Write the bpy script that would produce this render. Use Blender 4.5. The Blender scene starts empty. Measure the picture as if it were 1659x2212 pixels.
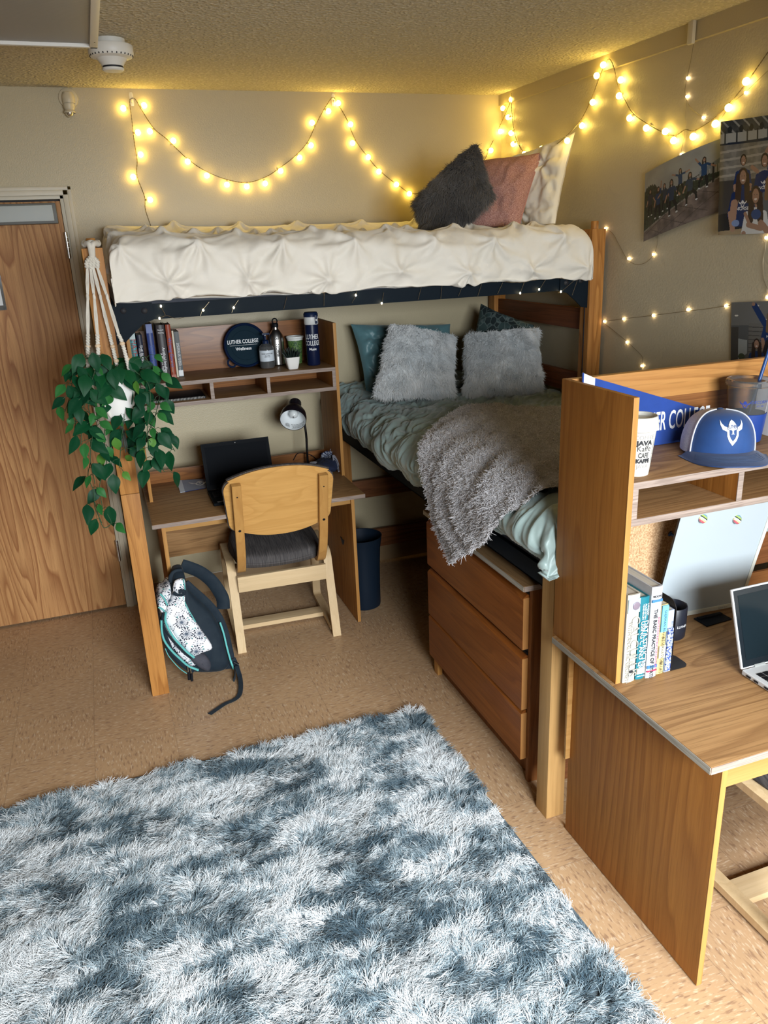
import bpy, bmesh, math, random
import numpy as np
from mathutils import Vector, Matrix, Euler

SC = bpy.context.scene
COL = SC.collection
random.seed(7)
RNG = np.random.default_rng(7)
PI = math.pi

# ------------------------------------------------------------------ camera
cam_data = bpy.data.cameras.new('camera')
cam = bpy.data.objects.new('camera', cam_data)
COL.objects.link(cam)
_yaw, _pit, _rol = math.radians(19.0991), math.radians(19.2621), math.radians(-2.4651)
_f = Vector((math.sin(_yaw) * math.cos(_pit), math.cos(_yaw) * math.cos(_pit), -math.sin(_pit)))
_r0 = Vector((math.cos(_yaw), -math.sin(_yaw), 0))
_u0 = _r0.cross(_f)
_r = math.cos(_rol) * _r0 + math.sin(_rol) * _u0
_u = -math.sin(_rol) * _r0 + math.cos(_rol) * _u0
cam.matrix_world = Matrix(((_r.x, _u.x, -_f.x, 0), (_r.y, _u.y, -_f.y, 0), (_r.z, _u.z, -_f.z, 1.83), (0, 0, 0, 1)))
cam_data.sensor_fit = 'VERTICAL'
cam_data.sensor_height = 36.0
cam_data.sensor_width = 27.0
cam_data.lens = 36.0 * 1688.8 / 2212.0
cam_data.clip_start = 0.05
SC.camera = cam

# ------------------------------------------------------------------ light, colour management
world = bpy.data.worlds.new('world')
SC.world = world
world.use_nodes = True
_bg = world.node_tree.nodes['Background']
_bg.inputs[0].default_value = (0.62, 0.78, 1.0, 1)
_bg.inputs[1].default_value = 1.0
SC.view_settings.view_transform = 'Standard'
SC.view_settings.look = 'None'
SC.view_settings.exposure = -0.62
SC.view_settings.gamma = 1.0
SC.view_settings.use_curve_mapping = False
SC.cycles.use_denoising = True
SC.cycles.use_adaptive_sampling = True
SC.cycles.adaptive_threshold = 0.03
SC.cycles.adaptive_min_samples = 16
SC.cycles.max_bounces = 6
SC.cycles.diffuse_bounces = 3
SC.cycles.glossy_bounces = 3
SC.cycles.transmission_bounces = 6
SC.cycles.transparent_max_bounces = 8
SC.cycles.sample_clamp_indirect = 4.0
SC.cycles.caustics_reflective = False
SC.cycles.caustics_refractive = False

WIN = dict(x0=0.05, x1=1.75, z0=0.95, z1=2.2, y=-1.25)
DAYLIGHT = 258.0
BULB = 56.0
FAIRY = 60.0

def area_light(name, loc, target, sx, sy, power, col):
    d = bpy.data.lights.new(name, 'AREA')
    d.shape = 'RECTANGLE'
    d.size, d.size_y, d.energy, d.color = sx, sy, power, col
    o = bpy.data.objects.new(name, d)
    COL.objects.link(o)
    o.location = loc
    o.rotation_euler = (Vector(target) - Vector(loc)).to_track_quat('-Z', 'Y').to_euler()
    return o

_wl = area_light('window_daylight', ((WIN['x0'] + WIN['x1']) / 2, WIN['y'] - 0.10, (WIN['z0'] + WIN['z1']) / 2 + .1),
                 (0.60, 1.35, -0.55), WIN['x1'] - WIN['x0'], WIN['z1'] - WIN['z0'], DAYLIGHT, (0.90, 0.96, 1.0))
_wl.data.spread = math.radians(114)          # venetian-blind like: light falls down into the room

# ------------------------------------------------------------------ mesh helpers
class B:
    """collects geometry for ONE mesh object"""
    def __init__(s):
        s.v, s.f, s.mi, s.cur, s.n = [], [], [], 0, 0

    def mat(s, i):
        s.cur = i
        return s

    def add(s, verts, faces):
        verts = np.asarray(verts, float).reshape(-1, 3)
        s.v.append(verts)
        for f in faces:
            s.f.append([i + s.n for i in f])
            s.mi.append(s.cur)
        s.n += len(verts)
        return s

    def bm(s, bm):
        bm.verts.index_update()
        s.add([v.co[:] for v in bm.verts], [[v.index for v in f.verts] for f in bm.faces])
        bm.free()
        return s

    def box(s, x0, x1, y0, y1, z0, z1, bev=0.0015, seg=2, M=None):
        bm = bmesh.new()
        bmesh.ops.create_cube(bm, size=1.0)
        for v in bm.verts:
            v.co = ((v.co.x + .5) * (x1 - x0) + x0, (v.co.y + .5) * (y1 - y0) + y0, (v.co.z + .5) * (z1 - z0) + z0)
        if bev:
            bev = min(bev, .45 * min(abs(x1 - x0), abs(y1 - y0), abs(z1 - z0)))
            bmesh.ops.bevel(bm, geom=bm.edges[:], offset=bev, segments=seg, affect='EDGES', profile=0.7)
        if M is not None:
            bmesh.ops.transform(bm, matrix=M, verts=bm.verts)
        bmesh.ops.recalc_face_normals(bm, faces=bm.faces)
        return s.bm(bm)

    def prism(s, poly, axis, a, b, bev=0.0, seg=2):
        """poly: 2D outline; extruded along axis ('x': poly=(y,z), 'y': (x,z), 'z': (x,y))"""
        bm = bmesh.new()
        def P(p, t):
            return {'x': (t, p[0], p[1]), 'y': (p[0], t, p[1]), 'z': (p[0], p[1], t)}[axis]
        vs = [bm.verts.new(P(p, a)) for p in poly]
        f = bm.faces.new(vs)
        r = bmesh.ops.extrude_face_region(bm, geom=[f])
        nv = [g for g in r['geom'] if isinstance(g, bmesh.types.BMVert)]
        d = Vector(P((0, 0), b)) - Vector(P((0, 0), a))
        bmesh.ops.translate(bm, vec=d, verts=nv)
        if bev:
            bmesh.ops.bevel(bm, geom=bm.edges[:], offset=bev, segments=seg, affect='EDGES', profile=0.7)
        bmesh.ops.recalc_face_normals(bm, faces=bm.faces)
        return s.bm(bm)

    def grid(s, P, cu=False, cv=False, flip=False):
        P = np.asarray(P, float)
        nu, nv = P.shape[:2]
        fs = []
        for i in range(nu if cu else nu - 1):
            i2 = (i + 1) % nu
            for j in range(nv if cv else nv - 1):
                j2 = (j + 1) % nv
                q = [i * nv + j, i2 * nv + j, i2 * nv + j2, i * nv + j2]
                fs.append(q[::-1] if flip else q)
        return s.add(P.reshape(-1, 3), fs)

    def lathe(s, prof, n=32, c=(0, 0, 0), M=None, caps=False):
        """prof: list of (r, z)"""
        a = np.arange(n) * 2 * PI / n
        P = np.array([[(r * math.cos(t), r * math.sin(t), z) for t in a] for r, z in prof])
        if M is not None:
            P = tf(P.reshape(-1, 3), M).reshape(P.shape)
        P = P + np.array(c)
        s.grid(P, cv=True, flip=True)
        k = s.n - P.shape[0] * n
        if caps and prof[0][0] > 1e-6:
            s.f.append([k + j for j in range(n)][::-1]); s.mi.append(s.cur)
        if caps and prof[-1][0] > 1e-6:
            k2 = k + (len(prof) - 1) * n
            s.f.append([k2 + j for j in range(n)]); s.mi.append(s.cur)
        return s

    def tube(s, pts, r, n=8, closed=False, flat=None, caps=True):
        """flat=(ex,ey): elliptical section scale"""
        pts = np.asarray(pts, float)
        m = len(pts)
        rr = np.full(m, r) if np.isscalar(r) else np.asarray(r, float)
        T = np.roll(pts, -1, 0) - np.roll(pts, 1, 0) if closed else np.gradient(pts, axis=0)
        T /= np.maximum(np.linalg.norm(T, axis=1, keepdims=True), 1e-9)
        up = np.array([0, 0, 1.0]) if abs(T[0][2]) < .9 else np.array([1.0, 0, 0])
        N = np.cross(T[0], up); N /= np.linalg.norm(N)
        rows = []
        for i in range(m):
            N = N - T[i] * (N @ T[i]); N /= max(np.linalg.norm(N), 1e-9)
            Bn = np.cross(T[i], N)
            a = np.arange(n) * 2 * PI / n
            ex, ey = flat if flat else (1, 1)
            rows.append(pts[i] + rr[i] * (np.cos(a)[:, None] * N * ex + np.sin(a)[:, None] * Bn * ey))
        s.grid(np.array(rows), cu=closed, cv=True)
        if caps and not closed:
            k = s.n - m * n
            s.f.append([k + j for j in range(n)]); s.mi.append(s.cur)
            k2 = k + (m - 1) * n
            s.f.append([k2 + j for j in range(n)][::-1]); s.mi.append(s.cur)
        return s

    def sphere(s, c, r, nu=12, nv=16, sc=(1, 1, 1)):
        prof = [(max(math.sin(PI * i / nu), 0) * r, -math.cos(PI * i / nu) * r) for i in range(nu + 1)]
        prof[0] = (1e-5, -r); prof[-1] = (1e-5, r)
        a = np.arange(nv) * 2 * PI / nv
        P = np.array([[(q * math.cos(t), q * math.sin(t), z) for t in a] for q, z in prof]) * np.array(sc) + np.array(c)
        return s.grid(P, cv=True, flip=True)

    def tmesh(s, vf, M=None, warp=None):
        v, f = vf
        v = np.array(v, float)
        if warp is not None:
            v = warp(v)
        if M is not None:
            v = tf(v, M)
        return s.add(v, f)

    def build(s, name, mats, parent=None, world=True, loc=None, smooth=35, rot=None, double=True):
        v = np.concatenate(s.v) if s.v else np.zeros((0, 3))
        o_loc = Vector(loc) if loc is not None else Vector((0, 0, 0))
        if parent is not None and world:
            mi = np.array(full_matrix(parent).inverted())
            v = v @ mi[:3, :3].T + mi[:3, 3]
        elif parent is None and loc is not None and world:
            v = v - np.array(o_loc)
        me = bpy.data.meshes.new(name)
        me.from_pydata(v.tolist(), [], s.f)
        if not isinstance(mats, (list, tuple)):
            mats = [mats]
        for m in mats:
            me.materials.append(m)
        if len(mats) > 1:
            me.polygons.foreach_set('material_index', s.mi)
        if smooth:
            me.polygons.foreach_set('use_smooth', [True] * len(me.polygons))
            if smooth < 180:
                me.set_sharp_from_angle(angle=math.radians(smooth))
        me.update()
        o = bpy.data.objects.new(name, me)
        COL.objects.link(o)
        if parent is not None:
            o.parent = parent
        elif loc is not None:
            o.location = o_loc
            if rot is not None:
                o.rotation_euler = rot
        return o


def full_matrix(o):
    M = Matrix.LocRotScale(o.location, o.rotation_euler, o.scale)
    return full_matrix(o.parent) @ M if o.parent else M

def tf(v, M):
    M = np.array(M)
    return np.asarray(v, float) @ M[:3, :3].T + M[:3, 3]

def tag(o, label, cat, group=None, kind=None):
    if label: o['label'] = label
    if cat: o['category'] = cat
    if group: o['group'] = group
    if kind: o['kind'] = kind
    return o

def thing(name, label, cat, loc=(0, 0, 0), rot=(0, 0, 0), group=None):
    o = bpy.data.objects.new(name, None)
    o.empty_display_size = 0.05
    COL.objects.link(o)
    o.location = loc
    o.rotation_euler = rot
    return tag(o, label, cat, group)

def struct(o):
    o['kind'] = 'structure'
    return o

def dup(root, loc=None, rot=None, label=None):
    r = root.copy(); COL.objects.link(r)
    if loc is not None: r.location = loc
    if rot is not None: r.rotation_euler = rot
    if label: r['label'] = label
    for ch in list(root.children):
        c = ch.copy(); COL.objects.link(c); c.parent = r
        for g in list(ch.children):
            d = g.copy(); COL.objects.link(d); d.parent = c
    return r

_TXT = {}
def text(body, size=1.0, align='CENTER', bold=0.0, extrude=0.0, space=1.0, sx=1.0):
    """lettering as flat mesh in the XY plane"""
    key = (body, size, align, bold, space, sx)
    if key not in _TXT:
        cu = bpy.data.curves.new('tmp', 'FONT')
        cu.body, cu.size, cu.align_x, cu.align_y = body, size, align, 'CENTER'
        cu.offset, cu.space_character, cu.resolution_u = bold, space, 3
        o = bpy.data.objects.new('tmp', cu)
        COL.objects.link(o)
        dg = bpy.context.evaluated_depsgraph_get()
        me = o.evaluated_get(dg).to_mesh()
        v = np.array([p.co[:] for p in me.vertices]).reshape(-1, 3)
        v[:, 0] *= sx
        f = [list(p.vertices) for p in me.polygons]
        o.evaluated_get(dg).to_mesh_clear()
        bpy.data.objects.remove(o)
        bpy.data.curves.remove(cu)
        _TXT[key] = (v, f)
    v, f = _TXT[key]
    return v.copy(), f

def frame_M(o, x, y, z=None):
    """matrix whose local X,Y axes are x,y (unit), origin o"""
    x = Vector(x).normalized(); y = Vector(y).normalized()
    z = x.cross(y) if z is None else Vector(z)
    return Matrix(((x.x, y.x, z.x, o[0]), (x.y, y.y, z.y, o[1]), (x.z, y.z, z.z, o[2]), (0, 0, 0, 1)))

# ------------------------------------------------------------------ noise (numpy)
def _hash(ix, iy, seed):
    h = (ix.astype(np.int64) * 374761393 + iy.astype(np.int64) * 668265263 + seed * 974634777) & 0xffffffff
    h = ((h ^ (h >> 13)) * 1274126177) & 0xffffffff
    return ((h ^ (h >> 16)) & 0xffff) / 65535.0

def perlin(x, y, seed=0):
    x = np.asarray(x, float); y = np.asarray(y, float)
    ix, iy = np.floor(x), np.floor(y)
    fx, fy = x - ix, y - iy
    def g(dx, dy):
        a = _hash(ix + dx, iy + dy, seed) * 2 * PI
        return np.cos(a) * (fx - dx) + np.sin(a) * (fy - dy)
    u = fx * fx * fx * (fx * (fx * 6 - 15) + 10)
    v = fy * fy * fy * (fy * (fy * 6 - 15) + 10)
    return ((g(0, 0) * (1 - u) + g(1, 0) * u) * (1 - v) + (g(0, 1) * (1 - u) + g(1, 1) * u) * v) * 1.5

def fbm(x, y, seed=0, o=4):
    r = 0; a = 1.0; t = 0
    for i in range(o):
        r = r + a * perlin(x * 2 ** i, y * 2 ** i, seed + i * 17); t += a; a *= .5
    return r / t

def smooth01(x, a, b):
    t = np.clip((np.asarray(x, float) - a) / (b - a), 0, 1)
    return t * t * (3 - 2 * t)

def catmull(pts, n=8, closed=False):
    P = np.asarray(pts, float)
    m = len(P)
    out = []
    for i in range(m if closed else m - 1):
        if closed:
            p0, p1, p2, p3 = P[(i - 1) % m], P[i], P[(i + 1) % m], P[(i + 2) % m]
        else:
            p1, p2 = P[i], P[i + 1]
            p0 = P[i - 1] if i > 0 else 2 * p1 - p2
            p3 = P[i + 2] if i + 2 < m else 2 * p2 - p1
        for k in range(n):
            t = k / n
            out.append(.5 * ((2 * p1) + (-p0 + p2) * t + (2 * p0 - 5 * p1 + 4 * p2 - p3) * t * t + (-p0 + 3 * p1 - 3 * p2 + p3) * t ** 3))
    if not closed:
        out.append(P[-1])
    return np.array(out)

# ------------------------------------------------------------------ materials
class NT:
    def __init__(s, name):
        s.m = bpy.data.materials.new(name)
        s.m.use_nodes = True
        s.t = s.m.node_tree
        s.b = s.t.nodes['Principled BSDF']
        s._tc = None
    def n(s, typ, **k):
        nd = s.t.nodes.new('ShaderNode' + typ)
        for a, v in k.items():
            setattr(nd, a, v)
        return nd
    def l(s, a, b):
        s.t.links.new(a, b)
    def tc(s, which='Object'):
        if s._tc is None:
            s._tc = s.n('TexCoord')
        return s._tc.outputs[which]
    def setv(s, sock, v):
        if hasattr(v, 'is_linked'):
            s.l(v, sock)
        elif isinstance(v, (tuple, list)):
            sock.default_value = (*v, 1) if len(v) == 3 and sock.type == 'RGBA' else v
        else:
            sock.default_value = v
    def math(s, op, a, b=0.0, c=None):
        nd = s.n('Math', operation=op)
        s.setv(nd.inputs[0], a); s.setv(nd.inputs[1], b)
        if c is not None: s.setv(nd.inputs[2], c)
        return nd.outputs[0]
    def mix(s, f, a, b, mode='MIX'):
        nd = s.n('Mix', data_type='RGBA', blend_type=mode)
        s.setv(nd.inputs[0], f); s.setv(nd.inputs[6], a); s.setv(nd.inputs[7], b)
        return nd.outputs[2]
    def ramp(s, f, stops, interp='LINEAR'):
        nd = s.n('ValToRGB')
        r = nd.color_ramp; r.interpolation = interp
        while len(r.elements) < len(stops): r.elements.new(0.5)
        for e, (p, c) in zip(r.elements, stops):
            e.position = p
            e.color = (c, c, c, 1) if np.isscalar(c) else (*c, 1)
        s.l(f, nd.inputs[0])
        return nd.outputs[0]
    def mapping(s, vec, scale=(1, 1, 1), loc=(0, 0, 0), rot=(0, 0, 0)):
        nd = s.n('Mapping')
        s.l(vec, nd.inputs[0])
        s.setv(nd.inputs[1], loc) if hasattr(loc, 'is_linked') else setattr(nd.inputs[1], 'default_value', loc)
        nd.inputs[2].default_value = rot
        nd.inputs[3].default_value = scale
        return nd.outputs[0]
    def noise(s, vec, scale=5.0, detail=2.0, rough=0.5, dist=0.0, out=0):
        nd = s.n('TexNoise')
        s.l(vec, nd.inputs['Vector'])
        nd.inputs['Scale'].default_value = scale
        nd.inputs['Detail'].default_value = detail
        nd.inputs['Roughness'].default_value = rough
        nd.inputs['Distortion'].default_value = dist
        return nd.outputs[out]
    def voronoi(s, vec, scale=5.0, feature='F1', out='Distance'):
        nd = s.n('TexVoronoi', feature=feature)
        s.l(vec, nd.inputs['Vector'])
        nd.inputs['Scale'].default_value = scale
        return nd.outputs[out]
    def bump(s, h, strength=0.3, dist=0.01):
        nd = s.n('Bump')
        nd.inputs['Strength'].default_value = strength
        nd.inputs['Distance'].default_value = dist
        s.l(h, nd.inputs['Height'])
        s.l(nd.outputs[0], s.b.inputs['Normal'])
    def base(s, c): s.setv(s.b.inputs['Base Color'], c)
    def rough(s, r): s.setv(s.b.inputs['Roughness'], r)

def plain(name, col, rough=.5, metal=0.0, spec=.5, bump=None, var=None, emit=None, sheen=0.0, coat=0.0, trans=0.0, ior=1.45):
    k = NT(name)
    k.base(col)
    if var:
        sc, amt, c2 = var
        n = k.noise(k.tc(), sc, 3.0)
        k.base(k.mix(k.math('MULTIPLY', k.ramp(n, [(.35, 0.0), (.65, 1.0)]), amt), col, c2))
    k.rough(rough)
    k.b.inputs['Metallic'].default_value = metal
    k.b.inputs['Specular IOR Level'].default_value = spec
    k.b.inputs['IOR'].default_value = ior
    if bump:
        sc, st, d = bump
        k.bump(k.noise(k.tc(), sc, 2.0), st, d)
    if emit:
        c, e = emit
        k.b.inputs['Emission Color'].default_value = (*c, 1)
        k.b.inputs['Emission Strength'].default_value = e
    if sheen:
        k.b.inputs['Sheen Weight'].default_value = sheen
        k.b.inputs['Sheen Roughness'].default_value = .4
    if coat:
        k.b.inputs['Coat Weight'].default_value = coat
        k.b.inputs['Coat Roughness'].default_value = .1
    if trans:
        k.b.inputs['Transmission Weight'].default_value = trans
    return k.m

def wood(name, light, dark, axis='z', rings=34.0, across=5.0, along=.4, rough=.48, contrast=None, pores=.5, dist=.15, fine=220.0, spec=.2, amt=.8):
    """oak / beech: thin growth-ring lines of a stretched noise field, straight figure and fine pores; grain along `axis`"""
    k = NT(name)
    oi = k.n('ObjectInfo')
    off = k.math('MULTIPLY', oi.outputs['Random'], 11.0)
    cb = k.n('CombineXYZ')
    for i in range(3): k.l(off, cb.inputs[i])
    va = k.n('VectorMath', operation='ADD')
    k.l(k.tc(), va.inputs[0]); k.l(cb.outputs[0], va.inputs[1])
    ai = 'xyz'.index(axis)
    def st(c, l):
        q = [c] * 3; q[ai] = l
        return k.mapping(va.outputs[0], tuple(q))
    n1 = k.noise(st(across, along), 1.0, 2.2, .42, dist)
    s = k.math('FRACT', k.math('MULTIPLY', n1, rings * .5))
    f = k.ramp(s, [(0.0, 1.0), (.12, .7), (.45, .18), (.90, 0.0), (1.0, 1.0)])
    n4 = k.noise(st(60, 1.0), 1.0, 3.0, .6)
    n2 = k.noise(st(fine, fine / 32), 1.0, 2.0, .6)
    n3 = k.noise(st(3.0, .5), 1.0, 2.0)
    c = k.mix(k.math('MULTIPLY', f, amt), light, dark)
    c = k.mix(k.math('MULTIPLY', k.ramp(n4, [(.38, 0.0), (.68, 1.0)]), .45), c, dark)
    c = k.mix(k.math('MULTIPLY', k.ramp(n2, [(.5, 0.0), (.72, 1.0)]), pores), c, tuple(x * .6 for x in dark))
    c = k.mix(k.math('MULTIPLY', k.ramp(n3, [(.3, 0.0), (.75, 1.0)]), .4), c, tuple(x * .75 for x in light))
    k.base(c)
    k.rough(rough)
    k.b.inputs['Specular IOR Level'].default_value = spec
    k.bump(n2, .06, .001)
    return k.m

def fabric(name, col, col2=None, rough=.85, weave=900.0, st=.25, sheen=.2, var=30.0):
    k = NT(name)
    n = k.noise(k.tc(), var, 3.0)
    k.base(k.mix(k.ramp(n, [(.3, 0.0), (.7, 1.0)]), col, col2 or tuple(c * .8 for c in col)))
    k.rough(rough)
    k.b.inputs['Sheen Weight'].default_value = sheen
    k.bump(k.noise(k.tc(), weave, 1.0), st, .0008)
    return k.m

def vcol_mat(name, rough=.35, coat=0.0):
    k = NT(name)
    a = k.n('Attribute', attribute_name='print')
    k.l(a.outputs['Color'], k.b.inputs['Base Color'])
    k.rough(rough)
    if coat:
        k.b.inputs['Coat Weight'].default_value = coat
        k.b.inputs['Coat Roughness'].default_value = .12
    return k.m

# ------------------------------------------------------------------ strands (rug pile, fur)
def hair_mat(name, rough=.75, gain=1.0):
    k = NT(name)
    a = k.n('Attribute', attribute_name='tint')
    k.l(a.outputs['Color'], k.b.inputs['Base Color'])
    k.rough(rough)
    k.b.inputs['Specular IOR Level'].default_value = .25
    k.b.inputs['Sheen Weight'].default_value = .15
    return k.m

def strands(name, P, tint, mat, parent=None, radius=.0008, taper=.35, loc=None):
    """P: (N,K,3) strand points in world space; tint: (N,3)"""
    N, K = P.shape[:2]
    if parent is not None:
        mi = np.array(full_matrix(parent).inverted())
        P = P @ mi[:3, :3].T + mi[:3, 3]
    hc = bpy.data.hair_curves.new(name)
    hc.add_curves([K] * N)
    hc.attributes['position'].data.foreach_set('vector', P.reshape(-1).astype(np.float32))
    ra = hc.attributes.get('radius') or hc.attributes.new('radius', 'FLOAT', 'POINT')
    rad = (np.linspace(1, taper, K)[None, :] * np.broadcast_to(np.asarray(radius, float), (N,))[:, None]).astype(np.float32)
    ra.data.foreach_set('value', rad.reshape(-1))
    ta = hc.attributes.new('tint', 'FLOAT_COLOR', 'CURVE')
    t4 = np.concatenate([tint, np.ones((N, 1))], 1).astype(np.float32)
    ta.data.foreach_set('color', t4.reshape(-1))
    hc.materials.append(mat)
    o = bpy.data.objects.new(name, hc)
    COL.objects.link(o)
    if parent is not None:
        o.parent = parent
    return o

def sample_mesh(v, tris, n, rng):
    a, b, c = v[tris[:, 0]], v[tris[:, 1]], v[tris[:, 2]]
    nr = np.cross(b - a, c - a)
    ar = np.linalg.norm(nr, axis=1)
    nr = nr / np.maximum(ar[:, None], 1e-12)
    i = rng.choice(len(tris), n, p=ar / ar.sum())
    r1, r2 = np.sqrt(rng.random(n)), rng.random(n)
    p = a[i] * (1 - r1)[:, None] + b[i] * (r1 * (1 - r2))[:, None] + c[i] * (r1 * r2)[:, None]
    return p, nr[i]

def grid_tris(P):
    nu, nv = P.shape[:2]
    I = np.arange(nu * nv).reshape(nu, nv)
    a, b, c, d = I[:-1, :-1].ravel(), I[1:, :-1].ravel(), I[1:, 1:].ravel(), I[:-1, 1:].ravel()
    return P.reshape(-1, 3), np.concatenate([np.stack([a, b, c], 1), np.stack([a, c, d], 1)])

def make_fur(roots, normals, length, lean, rng, K=5, curl=.3, clump=None, jitter=.35, gravity=0.0):
    """roots (N,3), normals (N,3), lean (N,3) tangential bias"""
    N = len(roots)
    L = np.asarray(length, float) * (.7 + .5 * rng.random(N))
    d = normals + lean + rng.normal(0, jitter, (N, 3))
    d /= np.linalg.norm(d, axis=1, keepdims=True)
    bend = lean * curl + rng.normal(0, curl * .5, (N, 3))
    bend[:, 2] -= gravity
    t = np.linspace(0, 1, K)
    P = roots[:, None, :] + L[:, None, None] * (d[:, None, :] * t[None, :, None] + bend[:, None, :] * (t ** 2)[None, :, None])
    return P
# ================================================================== materials
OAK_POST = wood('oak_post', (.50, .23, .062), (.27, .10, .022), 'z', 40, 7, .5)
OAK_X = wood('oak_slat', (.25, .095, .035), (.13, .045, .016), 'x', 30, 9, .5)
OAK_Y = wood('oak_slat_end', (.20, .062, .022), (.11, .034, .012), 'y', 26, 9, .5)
OAK_PANEL = wood('oak_panel', (.40, .165, .034), (.235, .082, .015), 'z', 34, 4, .35)
OAK_BACK = wood('oak_back_board', (.52, .255, .08), (.32, .13, .035), 'x', 60, 5, .5, rough=.4)
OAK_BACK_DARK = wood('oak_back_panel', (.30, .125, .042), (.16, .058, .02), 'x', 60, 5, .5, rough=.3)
OAK_EDGE = wood('oak_front_edge', (.50, .255, .075), (.38, .17, .043), 'z', 12, 14, .4, pores=.25)
OAK_APRON = wood('oak_apron', (.46, .255, .085), (.36, .175, .05), 'x', 12, 14, .4, pores=.25)
LAMINATE = wood('oak_laminate', (.40, .225, .095), (.19, .09, .034), 'x', 44, 4.5, .55, pores=.6, rough=.5)
LAM_Y = wood('oak_laminate_dresser', (.36, .215, .10), (.19, .10, .042), 'y', 52, 5, .6, rough=.42, pores=.6)
LAM_EDGE = wood('grey_oak_edge_band', (.40, .32, .275), (.19, .14, .115), 'x', 14, 60, 2, pores=.55, contrast=(.1, .6))
LAM_EDGE_Y = wood('grey_oak_edge_band_side', (.42, .39, .33), (.20, .18, .15), 'y', 14, 60, 2, pores=.55, contrast=(.1, .6))
CHERRY = wood('cherry_drawer', (.30, .094, .018), (.18, .050, .009), 'y', 26, 5, .5, rough=.36)
CHERRY_EDGE = wood('cherry_drawer_edge', (.55, .27, .09), (.40, .17, .05), 'z', 18, 12, .5, pores=.3)
CHERRY_DARK = wood('cherry_carcass', (.26, .10, .03), (.15, .05, .016), 'z', 26, 6, .5)
BEECH_FRONT = wood('pale_oak_post', (.56, .34, .135), (.42, .23, .08), 'z', 14, 9, .35, pores=.3)
PLY = wood('birch_ply_back', (.62, .345, .11), (.48, .245, .066), 'x', 14, 4, 1.3, rough=.42, pores=.12, dist=1.3, amt=.55)
PLY_UP = wood('birch_ply_upright', (.52, .28, .085), (.43, .21, .06), 'z', 12, 8, .5, rough=.42, pores=.12)
BIRCH = wood('pale_birch_leg', (.68, .50, .285), (.58, .40, .21), 'z', 10, 14, .5, pores=.15)
BIRCH_X = wood('pale_birch_bar', (.68, .51, .30), (.57, .40, .22), 'x', 10, 14, .5, pores=.25)
DOOR_OAK = wood('door_oak_veneer', (.60, .325, .135), (.27, .10, .036), 'z', 46, 5.0, .5, rough=.5, dist=.3, amt=.95)

STEEL = plain('dark_blue_steel', (.005, .010, .016), .6, 0.0, spec=.12, bump=(60, .05, .002))
BLACK = plain('black_plastic', (.006, .007, .010), .5, spec=.2)
MATTBLACK = plain('matt_black', (.012, .013, .017), .6)
NAVY = plain('navy_plastic', (.006, .016, .055), .4, spec=.25)
CHROME = plain('chrome', (.7, .7, .7), .15, 1.0)
STEELBRIGHT = plain('brushed_steel', (.55, .54, .52), .28, 1.0, bump=(300, .05, .001))
WHITE = plain('white_plastic', (.78, .77, .73), .4)
PAPER = plain('white_paper', (.78, .79, .80), .6)
CLEAR = plain('clear_plastic', (.85, .88, .88), .12, trans=.85, ior=1.2)
INK = plain('black_ink', (.02, .022, .028), .55)
WHITEINK = plain('white_ink', (.82, .83, .85), .5)

def wall_mat(name, col, sc=170, st=.22):
    k = NT(name)
    n = k.noise(k.tc(), sc, 3.0, .55)
    n2 = k.noise(k.tc(), 1.6, 2.0)
    k.base(k.mix(k.math('MULTIPLY', n2, .25), col, tuple(c * .88 for c in col)))
    k.rough(.38)
    k.b.inputs['Specular IOR Level'].default_value = .4
    k.bump(n, st, .004)
    return k.m
WALL = wall_mat('cream_wall_paint', (.50, .425, .275))
WALLR = wall_mat('cream_wall_paint_rough', (.52, .455, .325), 120, .34)

WALLD = wall_mat('unseen_wall_fill_cut', (.24, .19, .13))  # colour of the unseen walls, darkened to cut fill light and deepen contrast
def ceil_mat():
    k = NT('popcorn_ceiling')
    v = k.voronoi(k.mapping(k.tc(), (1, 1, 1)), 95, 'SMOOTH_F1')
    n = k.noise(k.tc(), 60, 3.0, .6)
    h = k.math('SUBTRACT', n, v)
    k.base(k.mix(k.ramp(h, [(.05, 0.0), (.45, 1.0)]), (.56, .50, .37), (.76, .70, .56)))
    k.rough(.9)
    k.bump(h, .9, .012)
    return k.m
CEIL = ceil_mat()

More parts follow.
